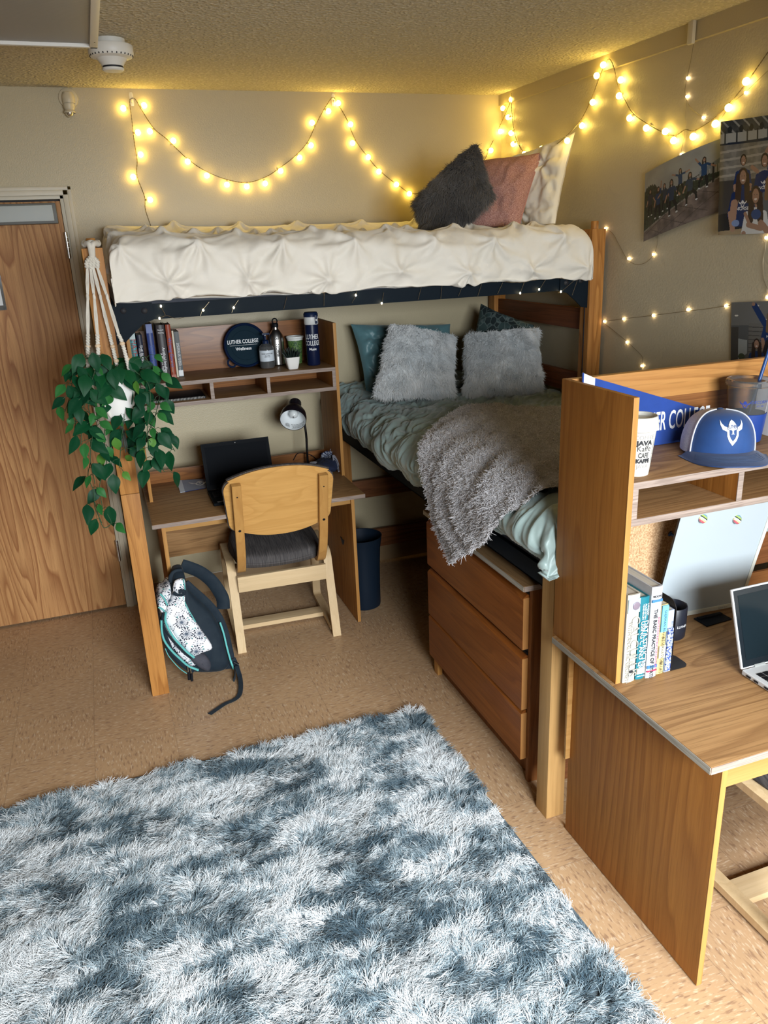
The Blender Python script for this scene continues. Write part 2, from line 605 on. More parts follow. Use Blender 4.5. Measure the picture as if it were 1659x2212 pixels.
def floor_mat():
    k = NT('speckled_vinyl_tile')
    S = .3048
    mp = k.mapping(k.tc(), (1 / S, 1 / S, 1), (-.05 / S, -.10 / S, 0))
    ck = k.n('TexChecker'); k.l(mp, ck.inputs[0]); ck.inputs['Scale'].default_value = 1.0
    par = ck.outputs['Fac']
    def flecks(sx, sy):
        a = k.noise(k.mapping(k.tc(), (sx, sy, 1)), 1.0, 2.0, .55)
        b = k.noise(k.mapping(k.tc(), (sx, sy, 1), (9.3, 4.1, 0)), 1.35, 2.0, .55)
        return a, b
    ax, bx = flecks(27, 118); ay, by = flecks(118, 27)
    A = k.mix(par, ax, ay); Bm = k.mix(par, bx, by)
    big = k.noise(k.tc(), 2.2, 2.0)
    c = k.mix(k.ramp(big, [(.3, 0.0), (.7, 1.0)]), (.47, .30, .165), (.41, .26, .145))
    c = k.mix(k.math('MULTIPLY', k.ramp(A, [(.55, 0.0), (.66, 1.0)]), .75), c, (.24, .135, .08))
    c = k.mix(k.math('MULTIPLY', k.ramp(Bm, [(.56, 0.0), (.66, 1.0)]), .7), c, (.60, .46, .32))
    sx = k.n('SeparateXYZ'); k.l(mp, sx.inputs[0])
    seams = None
    for i in range(2):
        fr = k.math('FRACT', sx.outputs[i])
        e = k.math('LESS_THAN', k.math('MINIMUM', fr, k.math('SUBTRACT', 1.0, fr)), .0035)
        seams = e if seams is None else k.math('MAXIMUM', seams, e)
    c = k.mix(k.math('MULTIPLY', seams, .45), c, (.17, .10, .06))
    k.base(c)
    k.rough(k.math('MULTIPLY_ADD', big, .12, .3))
    k.b.inputs['Specular IOR Level'].default_value = .35
    k.bump(A, .05, .001)
    return k.m
FLOOR = floor_mat()

# ================================================================== room shell
XL, XR, YB, YF, ZC = -1.75, 2.188, 4.13, WIN['y'], 2.519
struct(B().box(XL - .1, XR + .1, YF - .1, YB + .1, -.1, 0, 0).build('floor', FLOOR))
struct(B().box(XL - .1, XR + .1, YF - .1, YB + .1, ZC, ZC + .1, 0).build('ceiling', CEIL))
# back wall with the door opening
DX0, DX1, DZ = -1.005, -.060, 2.065
w = B()
w.box(XL, DX0, YB, YB + .1, 0, ZC, 0).box(DX1, XR, YB, YB + .1, 0, ZC, 0).box(DX0, DX1, YB, YB + .1, DZ, ZC, 0)
struct(w.build('wall_back', WALL))
struct(B().box(XR, XR + .1, YF, YB + .1, 0, ZC, 0).build('wall_right', WALLR))
struct(B().box(XL - .1, XL, YF, YB + .1, 0, ZC, 0).build('wall_left', WALLD))
w = B()
w.box(XL, WIN['x0'], YF - .1, YF, 0, ZC, 0).box(WIN['x1'], XR, YF - .1, YF, 0, ZC, 0)
w.box(WIN['x0'], WIN['x1'], YF - .1, YF, 0, WIN['z0'], 0).box(WIN['x0'], WIN['x1'], YF - .1, YF, WIN['z1'], ZC, 0)
struct(w.build('wall_front', WALLD))
w = B()
for x in (WIN['x0'], (WIN['x0'] + WIN['x1']) / 2 - .02, WIN['x1'] - .04):
    w.box(x, x + .04, YF - .08, YF - .02, WIN['z0'], WIN['z1'])
w.box(WIN['x0'], WIN['x1'], YF - .08, YF - .02, WIN['z0'], WIN['z0'] + .04).box(WIN['x0'], WIN['x1'], YF - .08, YF - .02, WIN['z1'] - .04, WIN['z1'])
w.box(WIN['x0'] - .03, WIN['x1'] + .03, YF - .02, YF + .06, WIN['z0'] - .03, WIN['z0'])
struct(w.build('window_1', WHITE))
# boxed-out beam along the top of the right wall (its lower edge slopes slightly)
w = B()
def beam(bw):
    y0, y1 = YF, YB
    za, zb = 2.425, 2.468
    x0, x1 = 2.170, XR + .01
    v = [(x0, y0, za), (x1, y0, za), (x1, y0, ZC), (x0, y0, ZC), (x0, y1, zb), (x1, y1, zb), (x1, y1, ZC), (x0, y1, ZC)]
    bw.add(v, [(0, 1, 2, 3)[::-1], (4, 5, 6, 7), (0, 4, 7, 3), (0, 1, 5, 4), (1, 2, 6, 5), (2, 3, 7, 6)])
beam(w)
struct(w.build('trim_1', WALL, smooth=0))
VINYL = plain('tan_vinyl_baseboard', (.30, .20, .105), .4)
CAPW = plain('pale_baseboard_cap', (.62, .58, .48), .5)
w = B().box(.0, XR, YB - .006, YB, 0, .104, .001)
w.mat(1).box(.0, XR, YB - .007, YB, .104, .109, .0005)
struct(w.build('baseboard_back', [VINYL, CAPW]))
struct(B().box(XR - .006, XR, YF, YB - .01, 0, .104, .001).build('baseboard_right', VINYL))

# door in the back wall
FRAME = plain('cream_door_frame', (.58, .52, .40), .4, var=(8, .4, (.50, .44, .33)))
door = thing('door_1', None, None, ((DX0 + DX1) / 2, YB, 0)); struct(door)
B().box(-.99, -.078, 4.118, 4.16, .012, 2.052, .001).build('door_leaf', DOOR_OAK, door)
w = B()
def casing(bw):
    # moulded steel frame: flat inner face and two stepped returns
    for (i0, i1, y0, y1) in ((-.016, 0, 4.108, 4.2), (0, .022, 4.100, 4.13), (.022, .038, 4.115, 4.13)):
        zt = 2.076 + i1
        bw.box(DX1 + i0, DX1 + i1, y0, y1, 0, zt, .002)
        bw.box(DX0 - i1, DX0 - i0, y0, y1, 0, zt, .002)
        bw.box(DX0 - i1, DX1 + i1, y0, y1, zt - (i1 - i0), zt, .002)
casing(w)
w.build('door_frame', FRAME, door)
B().box(DX0 - .01, DX1 + .01, 4.162, 4.2, 0, DZ + .02, 0).build('light_leak_backing', MATTBLACK, door)  # unseen black backing, added to block sky light leaking round the door leaf
CLOSER = plain('grey_closer_cover', (.42, .45, .44), .5)
w = B().mat(1).box(-.50, -.097, 4.055, 4.118, 1.955, 2.042, .006)
w.mat(0).box(-.49, -.112, 4.045, 4.06, 1.966, 2.033, .003)
w.build('door_closer', [CLOSER, plain('dark_grey_closer', (.11, .11, .10), .5)], door)
for z in (1.805, .275, 1.03):
    w = B()
    for i in range(5):
        w.lathe([(.0085, 0), (.0085, .0215)], 12, (-.0755, 4.104, z + i * .0228))
    w.box(-.082, -.069, 4.107, 4.119, z, z + .112, .001)
    w.lathe([(.0001, -.006), (.006, -.003), (.006, 0)], 12, (-.0755, 4.104, z))
    w.build('hinge', STEELBRIGHT, door)
w = B().mat(0).box(-.62, -.384, 4.112, 4.1175, 1.588, 1.89, .001)
w.mat(1).box(-.6, -.395, 4.1105, 4.1125, 1.61, 1.87, 0)
w.mat(2).lathe([(.004, 0), (.004, .003)], 12, M=Matrix.Rotation(PI / 2, 4, 'X'), c=(-.392, 4.112, 1.598))
tag(w.build('door_notice', [CLEAR, PAPER, INK], loc=(-.5, 4.11, 1.59)), 'white paper notice in a clear sleeve pinned to the oak door', 'notice')
# ================================================================== loft bed
loft = thing('loft_bed', 'tall oak loft bed with dark steel rails standing over the desk', 'bed', (1.08, 3.6, 0))
def post(x0, x1, y0, y1, h, seam=None, peg=True):
    w = B()
    if seam:
        w.box(x0, x1, y0, y1, 0, seam - .0008, .003).box(x0, x1, y0, y1, seam + .0008, h, .003)
    else:
        w.box(x0, x1, y0, y1, 0, h, .003)
    o = w.build('post', OAK_POST, loft)
    if peg:
        B().lathe([(.0001, h - .002), (.0165, h - .001), (.0165, h + .03), (.014, h + .034), (.0001, h + .034)], 20, ((x0 + x1) / 2, (y0 + y1) / 2, 0)).build('peg', OAK_POST, o)
    return o
post(-.014, .058, 3.122, 3.192, 1.84, .917)
post(2.102, 2.172, 3.115, 3.188, 1.832)
post(-.014, .058, 4.035, 4.10, 1.84, .917)
post(2.102, 2.172, 4.035, 4.10, 1.832)
B().box(2.0985, 2.103, 3.146, 3.1495, .3, 1.81, 0).build('rail_slot', MATTBLACK, loft)
for z0, z1 in ((1.39, 1.487), (1.085, 1.184), (.70, .79), (.32, .42)):
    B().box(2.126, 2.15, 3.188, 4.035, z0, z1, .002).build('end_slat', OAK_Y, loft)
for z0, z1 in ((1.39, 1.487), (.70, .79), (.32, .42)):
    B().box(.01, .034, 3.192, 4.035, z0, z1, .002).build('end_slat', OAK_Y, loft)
w = B().box(.058, 2.102, 3.138, 3.143, 1.578, 1.634, .001).box(.058, 2.102, 3.143, 3.18, 1.578, 1.583, .001)
w.build('side_rail', STEEL, loft)
w = B().box(.058, 2.102, 4.06, 4.065, 1.578, 1.634, .001).box(.058, 2.102, 4.02, 4.06, 1.578, 1.583, .001)
w.build('side_rail', STEEL, loft)
def gusset(flip, y):
    pl = [(.058, 1.642), (.203, 1.640), (.203, 1.578), (.165, 1.566), (.118, 1.528), (.090, 1.502), (.058, 1.496)]
    if flip:
        pl = [(2.16 - x, z) for x, z in pl][::-1]
    o = B().prism(pl, 'y', y, y + .006, .001).build('corner_bracket', STEEL, loft)
    xs = ((.098, 1.617), (.172, 1.612))
    for bx, bz in xs:
        if flip: bx = 2.16 - bx
        B().lathe([(.0001, .006), (.007, .005), (.0115, .001), (.0115, 0)], 16, (bx, y, bz), Matrix.Rotation(PI / 2, 4, 'X')).build('bolt', MATTBLACK, o)
gusset(False, 3.130); gusset(True, 3.130)
w = B()
for i in range(9):
    x = .22 + i * .21
    w.box(x, x + .03, 3.143, 4.06, 1.60, 1.606, .001)
w.build('bed_deck', STEEL, loft)

# ================================================================== lower bed
bed = thing('bed_frame', 'low oak bed frame with short square posts along the right wall', 'bed', (1.62, 2.95, 0))
for i, (x0, y0) in enumerate(((1.150, 1.819), (2.03, 1.819), (1.150, 4.03), (2.03, 4.03))):
    w = B().mat(0).box(x0, x0 + .065, y0, y0 + .066, 0, .933, .003)
    w.build('post', BEECH_FRONT if i < 2 else OAK_POST, bed)
for z0, z1 in ((.12, .228), (.431, .536), (.76, .873)):
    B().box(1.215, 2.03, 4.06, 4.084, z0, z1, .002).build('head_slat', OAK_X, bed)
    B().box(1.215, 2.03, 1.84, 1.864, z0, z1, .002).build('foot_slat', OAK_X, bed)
for x0 in (1.162, 2.05):
    B().box(x0, x0 + .005, 1.885, 4.03, .805, .868, .001).box(x0, x0 + .03, 1.885, 4.03, .805, .810, .001).build('side_rail', STEEL, bed)
w = B()
for i in range(10):
    w.box(1.167, 2.05, 1.98 + i * .2, 2.01 + i * .2, .845, .851, .001)
w.box(1.165, 2.055, 1.90, 4.02, .853, .862, .001)
w.build('bed_deck', STEEL, bed)

# ================================================================== dresser
dr = thing('dresser', 'reddish oak dresser of three drawers under the lower bed', 'dresser', (1.45, 2.42, 0))
B().mat(0).box(1.150, 1.72, 1.994, 2.825, .748, .768, .0015).build('dresser_top', LAM_Y, dr)
B().box(1.1485, 1.152, 1.995, 2.824, .749, .7665, .0005).build('edge_band', LAM_EDGE_Y, dr)
B().box(1.151, 1.719, 1.9925, 1.9955, .749, .7665, .0005).build('edge_band', LAM_EDGE, dr)
for y0, y1 in ((2.004, 2.022), (2.80, 2.818)):
    B().box(1.187, 1.70, y0, y1, 0, .748, .0015).build('side_panel', CHERRY_DARK, dr)
B().box(1.21, 1.225, 2.022, 2.80, .0, .09, .001).build('plinth', CHERRY_DARK, dr)
B().box(1.192, 1.7, 2.022, 2.80, .09, .74, 0).build('carcass', MATTBLACK, dr)
B().box(1.183, 1.205, 2.785, 2.822, 0, .09, .001).build('foot', OAK_EDGE, dr)
for z0, z1 in ((.521, .716), (.289, .493), (.088, .281)):
    pl = [(1.165, z0), (1.187, z0), (1.187, z1 + .004), (1.181, z1 + .006), (1.171, z1 - .002), (1.165, z1 - .008)]
    w = B().prism([(p[0], p[1]) for p in pl], 'y', 2.024, 2.832, .0012)
    o = w.build('drawer_front', CHERRY, dr)
    B().box(1.166, 1.187, 2.0225, 2.0255, z0 + .001, z1 - .006, .0005).build('edge_band', CHERRY_EDGE, o)
    # dark finger gap
    B().box(1.187, 1.192, 2.03, 2.80, z1 - .02, z1 + .01, 0).build('finger_gap', MATTBLACK, o)

# ================================================================== desks and hutches
def desk(label, x0, x1, yf, yb, pl, pr, panel_yf, modz, apron_y, apz):
    t = thing('desk', label, 'desk', ((x0 + x1) / 2, (yf + yb) / 2, 0))
    B().box(x0, x1, yf, yb, .690, .710, .0012).build('desktop', LAMINATE, t)
    B().box(x0 + .0005, x1 - .0005, yf - .0015, yf + .001, .6905, .7085, .0005).build('edge_band', LAM_EDGE, t)
    for xe in (x0, x1):
        B().box(xe - .0015, xe + .0015, yf + .0005, yb - .0005, .6905, .7085, .0005).build('edge_band', LAM_EDGE_Y, t)
    for xa, xb in (pl, pr):
        o = B().box(xa, xb, panel_yf + .002, yb - .012, 0.004, .69, .001).build('end_panel', OAK_PANEL, t)
        B().box(xa - .0004, xb + .0004, panel_yf, panel_yf + .0022, 0.004, .69, .0004).build('edge_band', OAK_EDGE, o)
    B().box(pl[1], pr[0], apron_y, apron_y + .02, apz, .690, .0015).build('apron', OAK_APRON, t)
    B().box(pl[1], pr[0], yb - .09, yb - .072, modz[0], modz[1], .001).build('modesty_panel', LAMINATE, t)
    return t
desk1 = desk('oak desk under the loft bed with a laptop and gooseneck lamp on it', .093, 1.056, 3.312, 3.975, (.133, .149), (1.017, 1.032), 3.410, (.33, .66), 3.425, .632)
desk2 = desk('near oak desk against the right wall with a white laptop on it', 1.117, 2.10, 1.115, 1.768, (1.182, 1.197), (2.03, 2.045), 1.145, (.28, .66), 1.150, .606)
B().box(1.166, 1.1825, 1.748, 1.757, .28, .69, .0008).build('strip', OAK_APRON, desk2)

def hutch(label, x0, x1, yf, yb, divs, topboard):
    t = thing('desk_hutch', label, 'desk hutch', ((x0 + x1) / 2, (yf + yb) / 2, .71))
    T = .0145
    for xa in (x0, x1 - T):
        o = B().box(xa, xa + T, yf + .0022, yb, .7105, 1.463, .0012).build('side_panel', OAK_PANEL, t)
        B().box(xa - .0003, xa + T + .0003, yf, yf + .0024, .7105, 1.4625, .0005).build('edge_band', OAK_EDGE, o)
    xi, xj = x0 + T, x1 - T
    for nm, z0, z1 in (('shelf', 1.238, 1.256), ('shelf', 1.144, 1.162)):
        o = B().box(xi, xj, yf + .003, yb - .01, z0, z1, .0008).build(nm, LAMINATE, t)
        B().box(xi, xj, yf + .0015, yf + .0035, z0 + .0003, z1 - .0003, .0004).build('edge_band', LAM_EDGE, o)
    for xa in divs:
        o = B().box(xa, xa + .016, yf + .004, yb - .012, 1.162, 1.238, .0005).build('divider', OAK_PANEL, t)
        B().box(xa - .0003, xa + .0163, yf + .0022, yf + .0045, 1.1622, 1.2378, .0003).build('edge_band', LAM_EDGE, o)
    if topboard:
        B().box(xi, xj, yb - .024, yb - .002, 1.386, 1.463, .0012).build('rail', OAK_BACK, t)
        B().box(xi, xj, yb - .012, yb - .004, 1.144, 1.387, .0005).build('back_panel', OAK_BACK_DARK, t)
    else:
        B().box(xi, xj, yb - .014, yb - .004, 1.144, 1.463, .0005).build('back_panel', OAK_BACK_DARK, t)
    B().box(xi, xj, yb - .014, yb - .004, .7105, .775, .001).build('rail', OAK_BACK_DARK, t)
    return t
hutch('oak hutch on the far desk holding textbooks, bottles and a round navy lid', .108, 1.061, 3.645, 3.965, (.1235, .444, .708, 1.030), False)
hutch('oak hutch on the near desk holding a blue cap and paper cup', 1.129, 2.09, 1.478, 1.782, (1.1445, 1.463, 1.76, 2.06), True)
# ================================================================== soft goods
def satin(name, col, col2, rough=.5, sheen=.3):
    k = NT(name)
    n = k.noise(k.tc(), 6, 3.0)
    k.base(k.mix(k.ramp(n, [(.3, 0.0), (.7, 1.0)]), col, col2))
    k.rough(rough)
    k.b.inputs['Sheen Weight'].default_value = sheen
    k.bump(k.noise(k.tc(), 45, 3.0, .6), .12, .006)
    return k.m
COMF_W = satin('cream_comforter', (.79, .745, .665), (.74, .695, .61), .65)
COMF_G = satin('sage_comforter', (.30, .385, .37), (.24, .32, .31), .42)
TEAL_P = satin('teal_pillowcase', (.115, .24, .265), (.09, .20, .225), .42)
CREAM_P = satin('cream_pillowcase', (.82, .76, .64), (.76, .70, .58), .6)

def fold(s, r):
    a = np.clip(s / r, 0, PI / 2)
    off = np.where(s <= 0, s, r * np.sin(a))
    drop = np.where(s > 0, r * (1 - np.cos(a)), 0) + np.maximum(s - r * PI / 2, 0)
    return off, drop

def tuck_height(U, V, pts, rng, A=.006, R=.10, dim=.02, puff=.02, wr=.006, wrs=7.0, seed=3, ang=.6):
    H = np.zeros_like(U)
    dmin = np.full_like(U, 9.0)
    wx = .02 * fbm(U * 6, V * 6, seed + 40, 2); wy = .02 * fbm(U * 6, V * 6, seed + 41, 2)
    for (pu, pv) in pts:
        du, dv = U + wx - pu, V + wy - pv
        r = np.hypot(du, dv) + 1e-6
        m = r < .34
        if not m.any(): continue
        th = np.arctan2(dv[m], du[m]); rm = r[m]
        n = rng.integers(5, 8); ph = rng.random() * 6.28
        c = np.cos(n * th + ph + .8 * np.sin(th * 2 + ph)) * (.7 + .5 * np.cos(th + ph * 2))
        c = np.sign(c) * np.abs(c) ** .8
        H[m] += A * c * (rm / .03) / (1 + rm / .03) * np.exp(-(rm / R) ** 2) * 1.6
        H[m] -= dim * np.exp(-(rm / .022) ** 2)
        dmin[m] = np.minimum(dmin[m], rm)
    H += puff * (1 - np.exp(-(np.minimum(dmin, .3) / .085) ** 2))
    # long soft creases flowing between the tucks
    ca, sa = math.cos(ang), math.sin(ang)
    a, b = U * ca + V * sa + 2.5 * wx, -U * sa + V * ca + 2.5 * wy
    q = fbm(a * wrs * .28 + .8 * perlin(U * 2, V * 2, seed + 3), b * wrs, seed, 3)
    H += wr * (.6 - 1.9 * np.abs(q) ** .8)
    H += .010 * perlin(U * 2.6, V * 2.6, seed + 9)
    return H

def displace(P, H):
    du = np.gradient(P, axis=0); dv = np.gradient(P, axis=1)
    N = np.cross(du, dv)
    N /= np.maximum(np.linalg.norm(N, axis=2, keepdims=True), 1e-9)
    return P + N * H[..., None], N

# ---- loft mattress + cream comforter
mt = B().box(.075, 2.09, 3.16, 4.10, 1.607, 1.80, .04, 4).build('mattress', plain('mattress_ticking', (.05, .055, .07), .8), loc=(1.08, 3.6, 1.607))
tag(mt, 'mattress on the loft bed, covered by the cream comforter', 'mattress')

def loft_comforter():
    rng = np.random.default_rng(11)
    x0, x1, yfr, ybk = .072, 2.085, 3.085, 4.105
    r = .085; zt = 1.868
    hem = .265
    U = np.linspace(x0 - .19, x1 + .19, 430)
    V = np.linspace(0, (ybk - yfr) + hem + .07, 250)
    U, V = np.meshgrid(U, V, indexing='ij')
    sL = (x0 + r) - U; sR = U - (x1 - r); sF = V - (ybk - yfr - r)
    oL, dL = fold(sL, r); oR, dR = fold(sR, r); oF, dF = fold(sF, r)
    X = np.where(sL > 0, x0 + r - oL, np.where(sR > 0, x1 - r + oR, U))
    Y = np.where(sF > 0, yfr + r - oF, ybk - V)
    zt_ = zt + .022 * smooth01(U, .9, .1) + .05 * smooth01(V, .45, .0) - .01 * smooth01(U, 1.2, 2.0)
    drop = np.sqrt(dL ** 2 + dR ** 2 + dF ** 2)
    hemz = .236 + .012 * perlin(U * 5, V * 0, 3) + .01 * smooth01(U, .6, .1)
    # curl of the puffy hem
    over = np.maximum(drop - hemz, 0)
    Y = Y + np.where(dF > hemz, np.minimum(over, .07) * .9, 0) - .012 * np.sin(np.clip(dF / hemz, 0, 1) * PI)
    Z = zt_ - np.minimum(drop, hemz)
    P = np.stack([X, Y, Z], 2)
    pts = []
    vF = ybk - yfr
    for j, v in enumerate((vF + .145, vF + .02, vF - .13, vF - .28, vF - .43, vF - .58, vF - .73, vF - .88)):
        for i in range(-1, 9):
            pts.append((.115 + i * .30 + (.15 if j % 2 == 0 else 0) + rng.normal(0, .012), v + rng.normal(0, .012)))
    H = tuck_height(U, V, pts, rng, A=.0085, R=.13, dim=.022, puff=.014, wr=.006, wrs=9.0, ang=-.7)
    H = H * (1 - .85 * np.clip(np.minimum(dL, dF) / .05, 0, 1)) * (1 - .85 * np.clip(np.minimum(dR, dF) / .05, 0, 1)) * (.35 + .65 * smooth01(V, .0, .12))
    P2, N = displace(P, -H if np.cross(P[1, 0] - P[0, 0], P[0, 1] - P[0, 0])[2] < 0 else H)
    return P2
cw = loft_comforter()
o = B().grid(cw).build('comforter', COMF_W, loc=(1.08, 3.6, 1.64), smooth=180)
tag(o, 'cream pintuck comforter spread over the loft bed', 'comforter')

# ---- lower mattress + sage comforter
mt = B().box(1.168, 2.12, 1.90, 4.02, .863, 1.03, .04, 4).build('mattress', plain('mattress_ticking_navy', (.03, .04, .06), .8), loc=(1.62, 2.95, .863))
tag(mt, 'dark mattress on the lower bed under the sage comforter', 'mattress')
BEDZ = 1.052
def bed_fold(s, r=.095, x0=1.125):
    """s: distance on the bed from its left edge (negative hangs down) -> x, drop"""
    q = r - s
    o, d = fold(q, r)
    x = np.where(q > 0, x0 + r - o, x0 + s)
    return x, d
def sage_comforter():
    rng = np.random.default_rng(5)
    S = np.linspace(-.26, 1.13, 330)
    T = np.linspace(-.26, 2.29, 560)          # along -y ... T=0 at foot fold
    S, T = np.meshgrid(S, T, indexing='ij')
    x, dS = bed_fold(S)
    yfoot, r = 1.79, .10
    q = r - T
    oF, dF = fold(q, r)
    Y = np.where(q > 0, yfoot + r - oF, yfoot + T)
    sR = S - .965; oR, dR = fold(sR, .06)
    X = np.where(sR > 0, 1.125 + .98 + oR, x)
    hem = .135 + .025 * smooth01(T, 1.9, 1.3) - .055 * smooth01(T, 1.1, .55) * smooth01(T, -.1, .3) + .0 * T + .018 * perlin(T * 4, S * 0, 8)
    drop = np.sqrt(dS ** 2 + dF ** 2 + dR ** 2)
    over = np.maximum(drop - hem, 0)
    X = X + np.where(dS > hem, np.minimum(over, .10) * .8, 0)
    bul = np.sin(np.clip(dS / np.maximum(hem, .01), 0, 1) * PI)
    X = X - .03 * bul * (1 + .6 * perlin(T * 3.3, S * 0, 21))
    Z = BEDZ + .028 * smooth01(T, .55, .12) * smooth01(S, -.05, .12) + .03 * smooth01(T, 1.9, 2.3) - np.minimum(drop, hem) + .012 * perlin(S * 2.2, T * 2.2, 31)
    P = np.stack([X, Y, Z], 2)
    pts = []
    for j in range(-1, 10):
        for i in range(-2, 10):
            pts.append((i * .25 + (.125 if j % 2 else 0) - .05 + rng.normal(0, .02), j * .24 + .02 + rng.normal(0, .02)))
    H = tuck_height(S, T, pts, rng, A=.0075, R=.12, dim=.02, puff=.014, wr=.016, wrs=17, seed=13, ang=.75)
    P2, N = displace(P, H)
    lim = 1.078 - .06 * smooth01(P2[..., 1], 3.55, 3.35)
    P2[..., 0] = np.minimum(np.where(P2[..., 0] < lim + .02, lim + .02 - .02 * np.tanh((lim + .02 - P2[..., 0]) / .02), P2[..., 0]), 2.165)
    P2[..., 1] = np.minimum(P2[..., 1], 4.118)
    return P2
cg = sage_comforter()
o = B().grid(cg).build('comforter', COMF_G, loc=(1.62, 2.95, .9), smooth=180)
tag(o, 'sage green pintuck comforter on the lower bed', 'comforter')

# ---- fleece throw
FLEECE = hair_mat('grey_fleece_pile', .85)
FLEECE_B = plain('grey_fleece_backing', (.36, .35, .36), .95)
def coons(L, R, Bt, Tp, nu, nv):
    """L,R: curves along v; Bt,Tp: curves along u (2D control points)"""
    def rs(c, n):
        c = catmull(np.array(c, float), 12)
        d = np.concatenate([[0], np.cumsum(np.linalg.norm(np.diff(c, axis=0), axis=1))]); d /= d[-1]
        t = np.linspace(0, 1, n)
        return np.stack([np.interp(t, d, c[:, k]) for k in range(c.shape[1])], 1)
    L, R, Bt, Tp = rs(L, nv), rs(R, nv), rs(Bt, nu), rs(Tp, nu)
    u = np.linspace(0, 1, nu)[:, None, None]; v = np.linspace(0, 1, nv)[None, :, None]
    return (1 - u) * L[None] + u * R[None] + (1 - v) * Bt[:, None] + v * Tp[:, None] - ((1 - u) * (1 - v) * L[0] + u * (1 - v) * R[0] + (1 - u) * v * L[-1] + u * v * R[-1])
throw = thing('throw_blanket', 'fluffy pale grey throw blanket draped over the sage comforter', 'blanket', (1.4, 2.5, BEDZ))
g2 = coons([(-.36, 2.385), (-.27, 2.50), (-.12, 2.60), (.0, 2.74), (.16, 2.95), (.32, 3.09)],
           [(.90, 1.885), (.92, 2.2), (.95, 2.5), (.98, 2.78)],
           [(-.36, 2.385), (-.20, 2.14), (-.07, 2.03), (.06, 1.945), (.3, 1.895), (.6, 1.885), (.90, 1.885)],
           [(.32, 3.09), (.44, 3.12), (.56, 3.0), (.75, 2.88), (.98, 2.78)], 150, 130)
S_, T_ = g2[..., 0], g2[..., 1]
bx, bd = bed_fold(S_)
hang = smooth01(-S_, -.02, .2)
fr = np.sin((T_ * 1.0 - S_ * .75) * 38 + 5.0 * fbm(S_ * 3, T_ * 3, 4, 2)) * (.5 + .7 * fbm(S_ * 4 + 9, T_ * 4, 14, 2))
bz = BEDZ + .034 + .024 * smooth01(T_, 1.98, 2.2) + .026 * smooth01(T_, 2.3, 2.0) * smooth01(S_, .0, .15) - bd - .30 * np.maximum(1.985 - T_, 0) * smooth01(S_, .03, .2) + .02 * fbm(S_ * 5, T_ * 5, 61, 3) * (1 - hang) + .014 * fr * (1 - hang) * smooth01(S_, .9, .1)
bxx = bx - .05 * smooth01(-S_, -.12, .1) - hang * (.014 * fr + .01)
fold_edge = .03 * smooth01(np.linspace(0, 1, 130), .14, .0)[None, :]
BP = np.stack([bxx, T_, bz + 0 * fold_edge], 2)
wv, wt = grid_tris(BP)
B().grid(BP).build('backing', FLEECE_B, throw, smooth=180)
rng = np.random.default_rng(3)
p, nrm = sample_mesh(wv, wt, 75000, rng)
if nrm[:, 2].mean() < 0: nrm = -nrm
cl = fbm(p[:, 0] * 60, p[:, 1] * 60 + p[:, 2] * 60, 6, 2)
lean = np.stack([fbm(p[:, 1] * 40, p[:, 2] * 40 + p[:, 0] * 40, 7, 2), fbm(p[:, 0] * 40 + 9, p[:, 2] * 40 + p[:, 1] * 40, 8, 2), -.25 * np.ones(len(p))], 1) * 1.3
pp = make_fur(p, nrm, .0095, lean, rng, 4, .8, jitter=.6)
tv = np.clip(.78 + .3 * cl + rng.normal(0, .1, len(p)), .4, 1.1)[:, None]
o = strands('pile', pp, np.array([[.74, .72, .74]]) * tv, FLEECE, throw, .0009, .5)
o['kind'] = 'stuff'

# ---- pillows from four world-space corners (BL, BR, TR, TL)
def pillow_surface(c, t, n=44, pinch=.08, seed=1, wr=.006, zmin=None, sag=0.0, tucks=None):
    c = np.array(c, float)
    s = np.linspace(-1, 1, n)
    U, V = np.meshgrid(s, s, indexing='ij')
    Up = U * (1 - pinch * (1 - V ** 2) * np.abs(U)); Vp = V * (1 - pinch * (1 - U ** 2) * np.abs(V))
    a, b = (Up + 1) / 2, (Vp + 1) / 2
    base = ((1 - a) * (1 - b))[..., None] * c[0] + (a * (1 - b))[..., None] * c[1] + (a * b)[..., None] * c[2] + ((1 - a) * b)[..., None] * c[3]
    N = np.cross(c[1] - c[0], c[3] - c[0]); N /= np.linalg.norm(N)
    prof = ((1 - U ** 2) * (1 - V ** 2))
    th = t / 2 * np.clip(prof, 0, 1) ** .42
    w, h = np.linalg.norm(c[1] - c[0]), np.linalg.norm(c[3] - c[0])
    wrk = wr * (1 - 4 * np.abs(fbm(U * w * 5, V * h * 5, seed, 3))) * np.clip(prof * 4, 0, 1)
    if tucks is not None:
        wrk = wrk + tuck_height(U * w / 2, V * h / 2, tucks, np.random.default_rng(seed), A=.009, R=.12, dim=.02, puff=.0, wr=.004, wrs=9, seed=seed) * np.clip(prof * 4, 0, 1)
    wob = .006 * fbm(U * 2 + seed, V * 2, seed + 5, 2)
    F = base + N * (th + wrk + wob)[..., None]
    Bk = base - N * (th * .8 - wob)[..., None]
    if zmin is not None:
        F[..., 2] = np.maximum(F[..., 2], zmin); Bk[..., 2] = np.maximum(Bk[..., 2], zmin)
    return F, Bk
